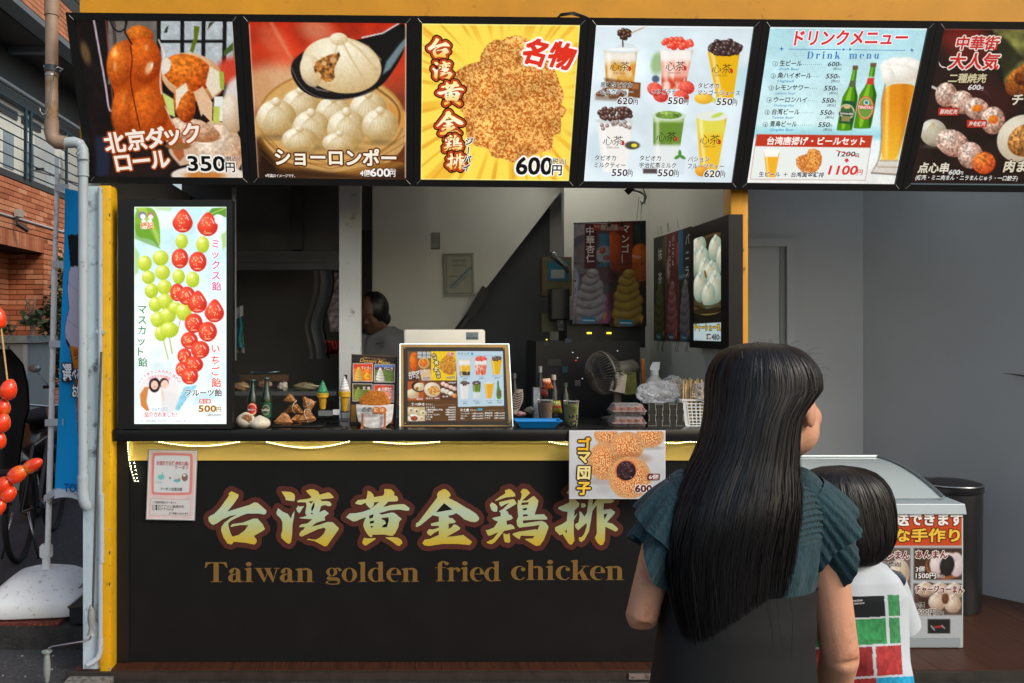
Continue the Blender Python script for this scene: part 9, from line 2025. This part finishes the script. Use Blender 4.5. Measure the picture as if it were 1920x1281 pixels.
o=MB().sheet(shirt,nu,nv).build('t_shirt',vmat('shirt_cloth',0,.8,.2,bump=.12,bs=18),kt,smooth=True)
def tint(q):
    if q.y>D2+.01: return (190,198,206)
    x=q.x*F/q.y+CX; y=CY-(q.z-CAMZ)*F/q.y; x-=(y-1120)*.06; W_=(194,202,210)
    if y<1118+(x-1620)*-.04: return W_
    yy=y+(x-1620)*.05; n_=.75+.5*float(_fb(x,y))
    def g(c): return tuple(k*n_ for k in c)
    if yy<1158:
        if x<1658: return (28,32,36)
        if 1664<x<1686: return g((66,138,88))
        return W_
    if yy<1209 and yy>1161:
        if x<1658: return g((58,140,84))
        if 1664<x<1684: return g((66,138,88))
        return W_
    if 1213<yy<1268:
        if x<1630: return g((146,50,52))
        if 1636<x<1684: return g((168,56,56))
        return W_
    if yy>1272: return g((40,160,206)) if x>1634 else g((150,44,48)) if x>1590 else W_
    return W_
_nt=np.array([[v for v in r_] for r_ in fbm(*np.meshgrid(np.arange(0,60)/3.0,np.arange(0,60)/6.0),5,3)])
def _fb(x,y): return _nt[int(y*.6)%60,int(x*.6)%60]
setcol(o.data,[tint(v.co) for v in o.data.vertices])
pr=Print([(0,0),(100,0),(100,40),(0,40)],P(1594,1124,1.893),P(1626,1122,1.893),P(1594,1136,1.893),2,2,off=.0); pr.text('WHATEVER',8,16,15,(220,224,228),.02,fit=66); pr.text('IT TAKES NOW',8,34,15,(220,224,228),.02,fit=76)
me=bpy.data.meshes.new('shirt_print'); me.from_pydata(pr.tv,[],pr.tf); setcol(me,np.array(pr.tc)); link('shirt_print',me,VM,kt)['kind']='stuff'
MB().tube([Vector((cx+.012+.056*math.cos(2*PI*i/30),D2+.054*math.sin(2*PI*i/30),Z2(1048))) for i in range(31)],.006,8,cap=False).build('neck_band',mat('band_white',C3(206,212,216),.8),kt,smooth=True)
for sx in (-1,1):
    s0=Vector((cx+.008+sx*.100,D2,Z2(1090))); e0=s0+Vector((sx*.045,.03,-.12)); B=MB(); B.tube([s0,s0.lerp(e0,.4),e0],[.046,.050,.056],20,cap=False); B.build('shirt_sleeve',mat('sleeve_white',C3(190,198,206),.8,bump=.1,bs=20),kt,smooth=True)
    MB().tube([(cx+sx*.066,D2,.62),(cx+sx*.07,D2,.40),(cx+sx*.07,D2,.30)],[.085,.08,.078],20).build('shorts_leg',mat('navy',C3(40,46,64),.8,n=.1),kt,smooth=40); MB().ell((cx+sx*.07,D2+.06,.03),.038,.09,.032,16,8).build('shoe',mat('shoe_white',C3(190,190,188),.6),kt,smooth=True)
HC=[(875,1578,1590,D2,.01),(879,1545,1622,D2,.035),(886,1528,1640,D2,.055),(897,1514,1652,D2,.072),(912,1505,1662,D2,.084),(932,1501,1669,D2,.092),(955,1501,1672,D2,.096),(980,1506,1672,D2-.002,.097),(1005,1512,1668,D2-.006,.094),(1028,1520,1655,D2-.010,.086),(1045,1532,1636,D2-.014,.072),(1052,1545,1618,D2-.016,.055)]
rings=[(Z2(y),X2((a+b_)/2),cy,(X2(b_)-X2(a))/2,dp) for y,a,b_,cy,dp in HC]
hair(kt,rings,(PI/2+.2,.8,Z2(935)),M_hair2,8000,9,.0007,(.80,1.0),flow=.25,lay=(.96,1.04),it=.93)

# ---- clerk in the back of the kitchen
S3=4.9/F; X3=lambda px:(px-CX)*S3; Z3=lambda py:CAMZ-(py-CY)*S3
ck=thing('person','stall clerk in a pale grey t-shirt bending forward beside the pale pillar','person',(X3(715),4.9,0))
B=MB(); hc=Vector((X3(698),4.86,Z3(588))); head(B,hc,-2.6,1.0,-.5); B.tube([hc+Vector((.02,.02,-.06)),(X3(718),4.92,Z3(625))],[.05,.055],14)
B.tube([(X3(724),4.94,Z3(632)),(X3(728),4.95,Z3(700)),(X3(728),4.95,Z3(790)),(X3(728),4.95,.85)],[.10,.13,.12,.13],20)
for sx in (-1,1):
    s0=Vector((X3(725)+sx*.14,4.93,Z3(640))); e0=s0+Vector((sx*.06,-.08,-.26)); w0=e0+Vector((-sx*.08,-.2,-.05)); B.tube([s0+Vector((-sx*.06,0,.01)),s0,e0],[.05,.048,.036],12); B.tube([e0,w0],[.036,.024],12); hand(B,w0,w0-e0,(-sx,0,.3),(0,0,1),.95,.5)
    B.tube([(X3(728)+sx*.08,4.95,.9),(X3(728)+sx*.085,4.95,.48),(X3(728)+sx*.09,4.95,.08)],[.09,.06,.04],12); B.tube([(X3(728)+sx*.09,4.97,.03),(X3(728)+sx*.09,4.82,.025)],[.035,.03],8)
bodymesh('body',B,skinmat('clerk_skin',C3(104,76,60)),ck,.009,4); eyes(ck,hc,-2.6,1.0,M_hair)
def cs_(u,v):
    th=2*PI*u; z=Z3(612)+(.98-Z3(612))*v; a=np.interp(v,[0,.04,.1,.25,1],[.055,.11,.165,.175,.165]); b_=np.interp(v,[0,.1,.3,1],[.055,.11,.13,.13]); g=.006*math.sin(th*5+z*22)+.004*math.sin(th*9-z*31); return Vector((X3(722)+.03*v+(a+g)*math.cos(th),4.93+(b_+g)*math.sin(th),z))
MB().sheet(cs_,80,60).build('t_shirt',mat('clerk_shirt',C3(112,114,118),.8,bump=.2,bs=20),ck,smooth=True)
for sx in (-1,1): s0=Vector((X3(725)+sx*.13,4.93,Z3(634))); MB().tube([s0,s0+Vector((sx*.05,-.05,-.17))],[.068,.07],18,cap=False).build('shirt_sleeve',MATS['clerk_shirt'],ck,smooth=40)
pr=Print([(0,0),(100,0),(100,60),(0,60)],P(704,641,4.78),P(722,640,4.78),P(706,654,4.78),2,2,off=.0); pr.text('MEMORY',4,24,22,(50,52,58),.03,fit=88); pr.text('TO',40,52,22,(50,52,58),.03)
me=bpy.data.meshes.new('shirt_print'); me.from_pydata(pr.tv,[],pr.tf); setcol(me,np.array(pr.tc)); link('shirt_print',me,VM,ck)['kind']='stuff'
MB().ell(hc+Vector((.012,.02,.03)),.092,.105,.105,28,18,lambda q:1+.02*math.sin(20*math.atan2(q.y,q.x))).ell(hc+Vector((.075,.05,-.03)),.04,.045,.045,16,10).build('hair',M_hair,ck,smooth=True)
MB().tube([(X3(728)-.08,4.95,.98),(X3(728)-.085,4.95,.1)],[.11,.08],18).build('trouser_leg',M_bottom,ck,smooth=40); MB().tube([(X3(728)+.08,4.95,.98),(X3(728)+.085,4.95,.1)],[.11,.08],18).build('trouser_leg',M_bottom,ck,smooth=40)
for me in list(bpy.data.meshes):
    if me.users == 0: bpy.data.meshes.remove(me)
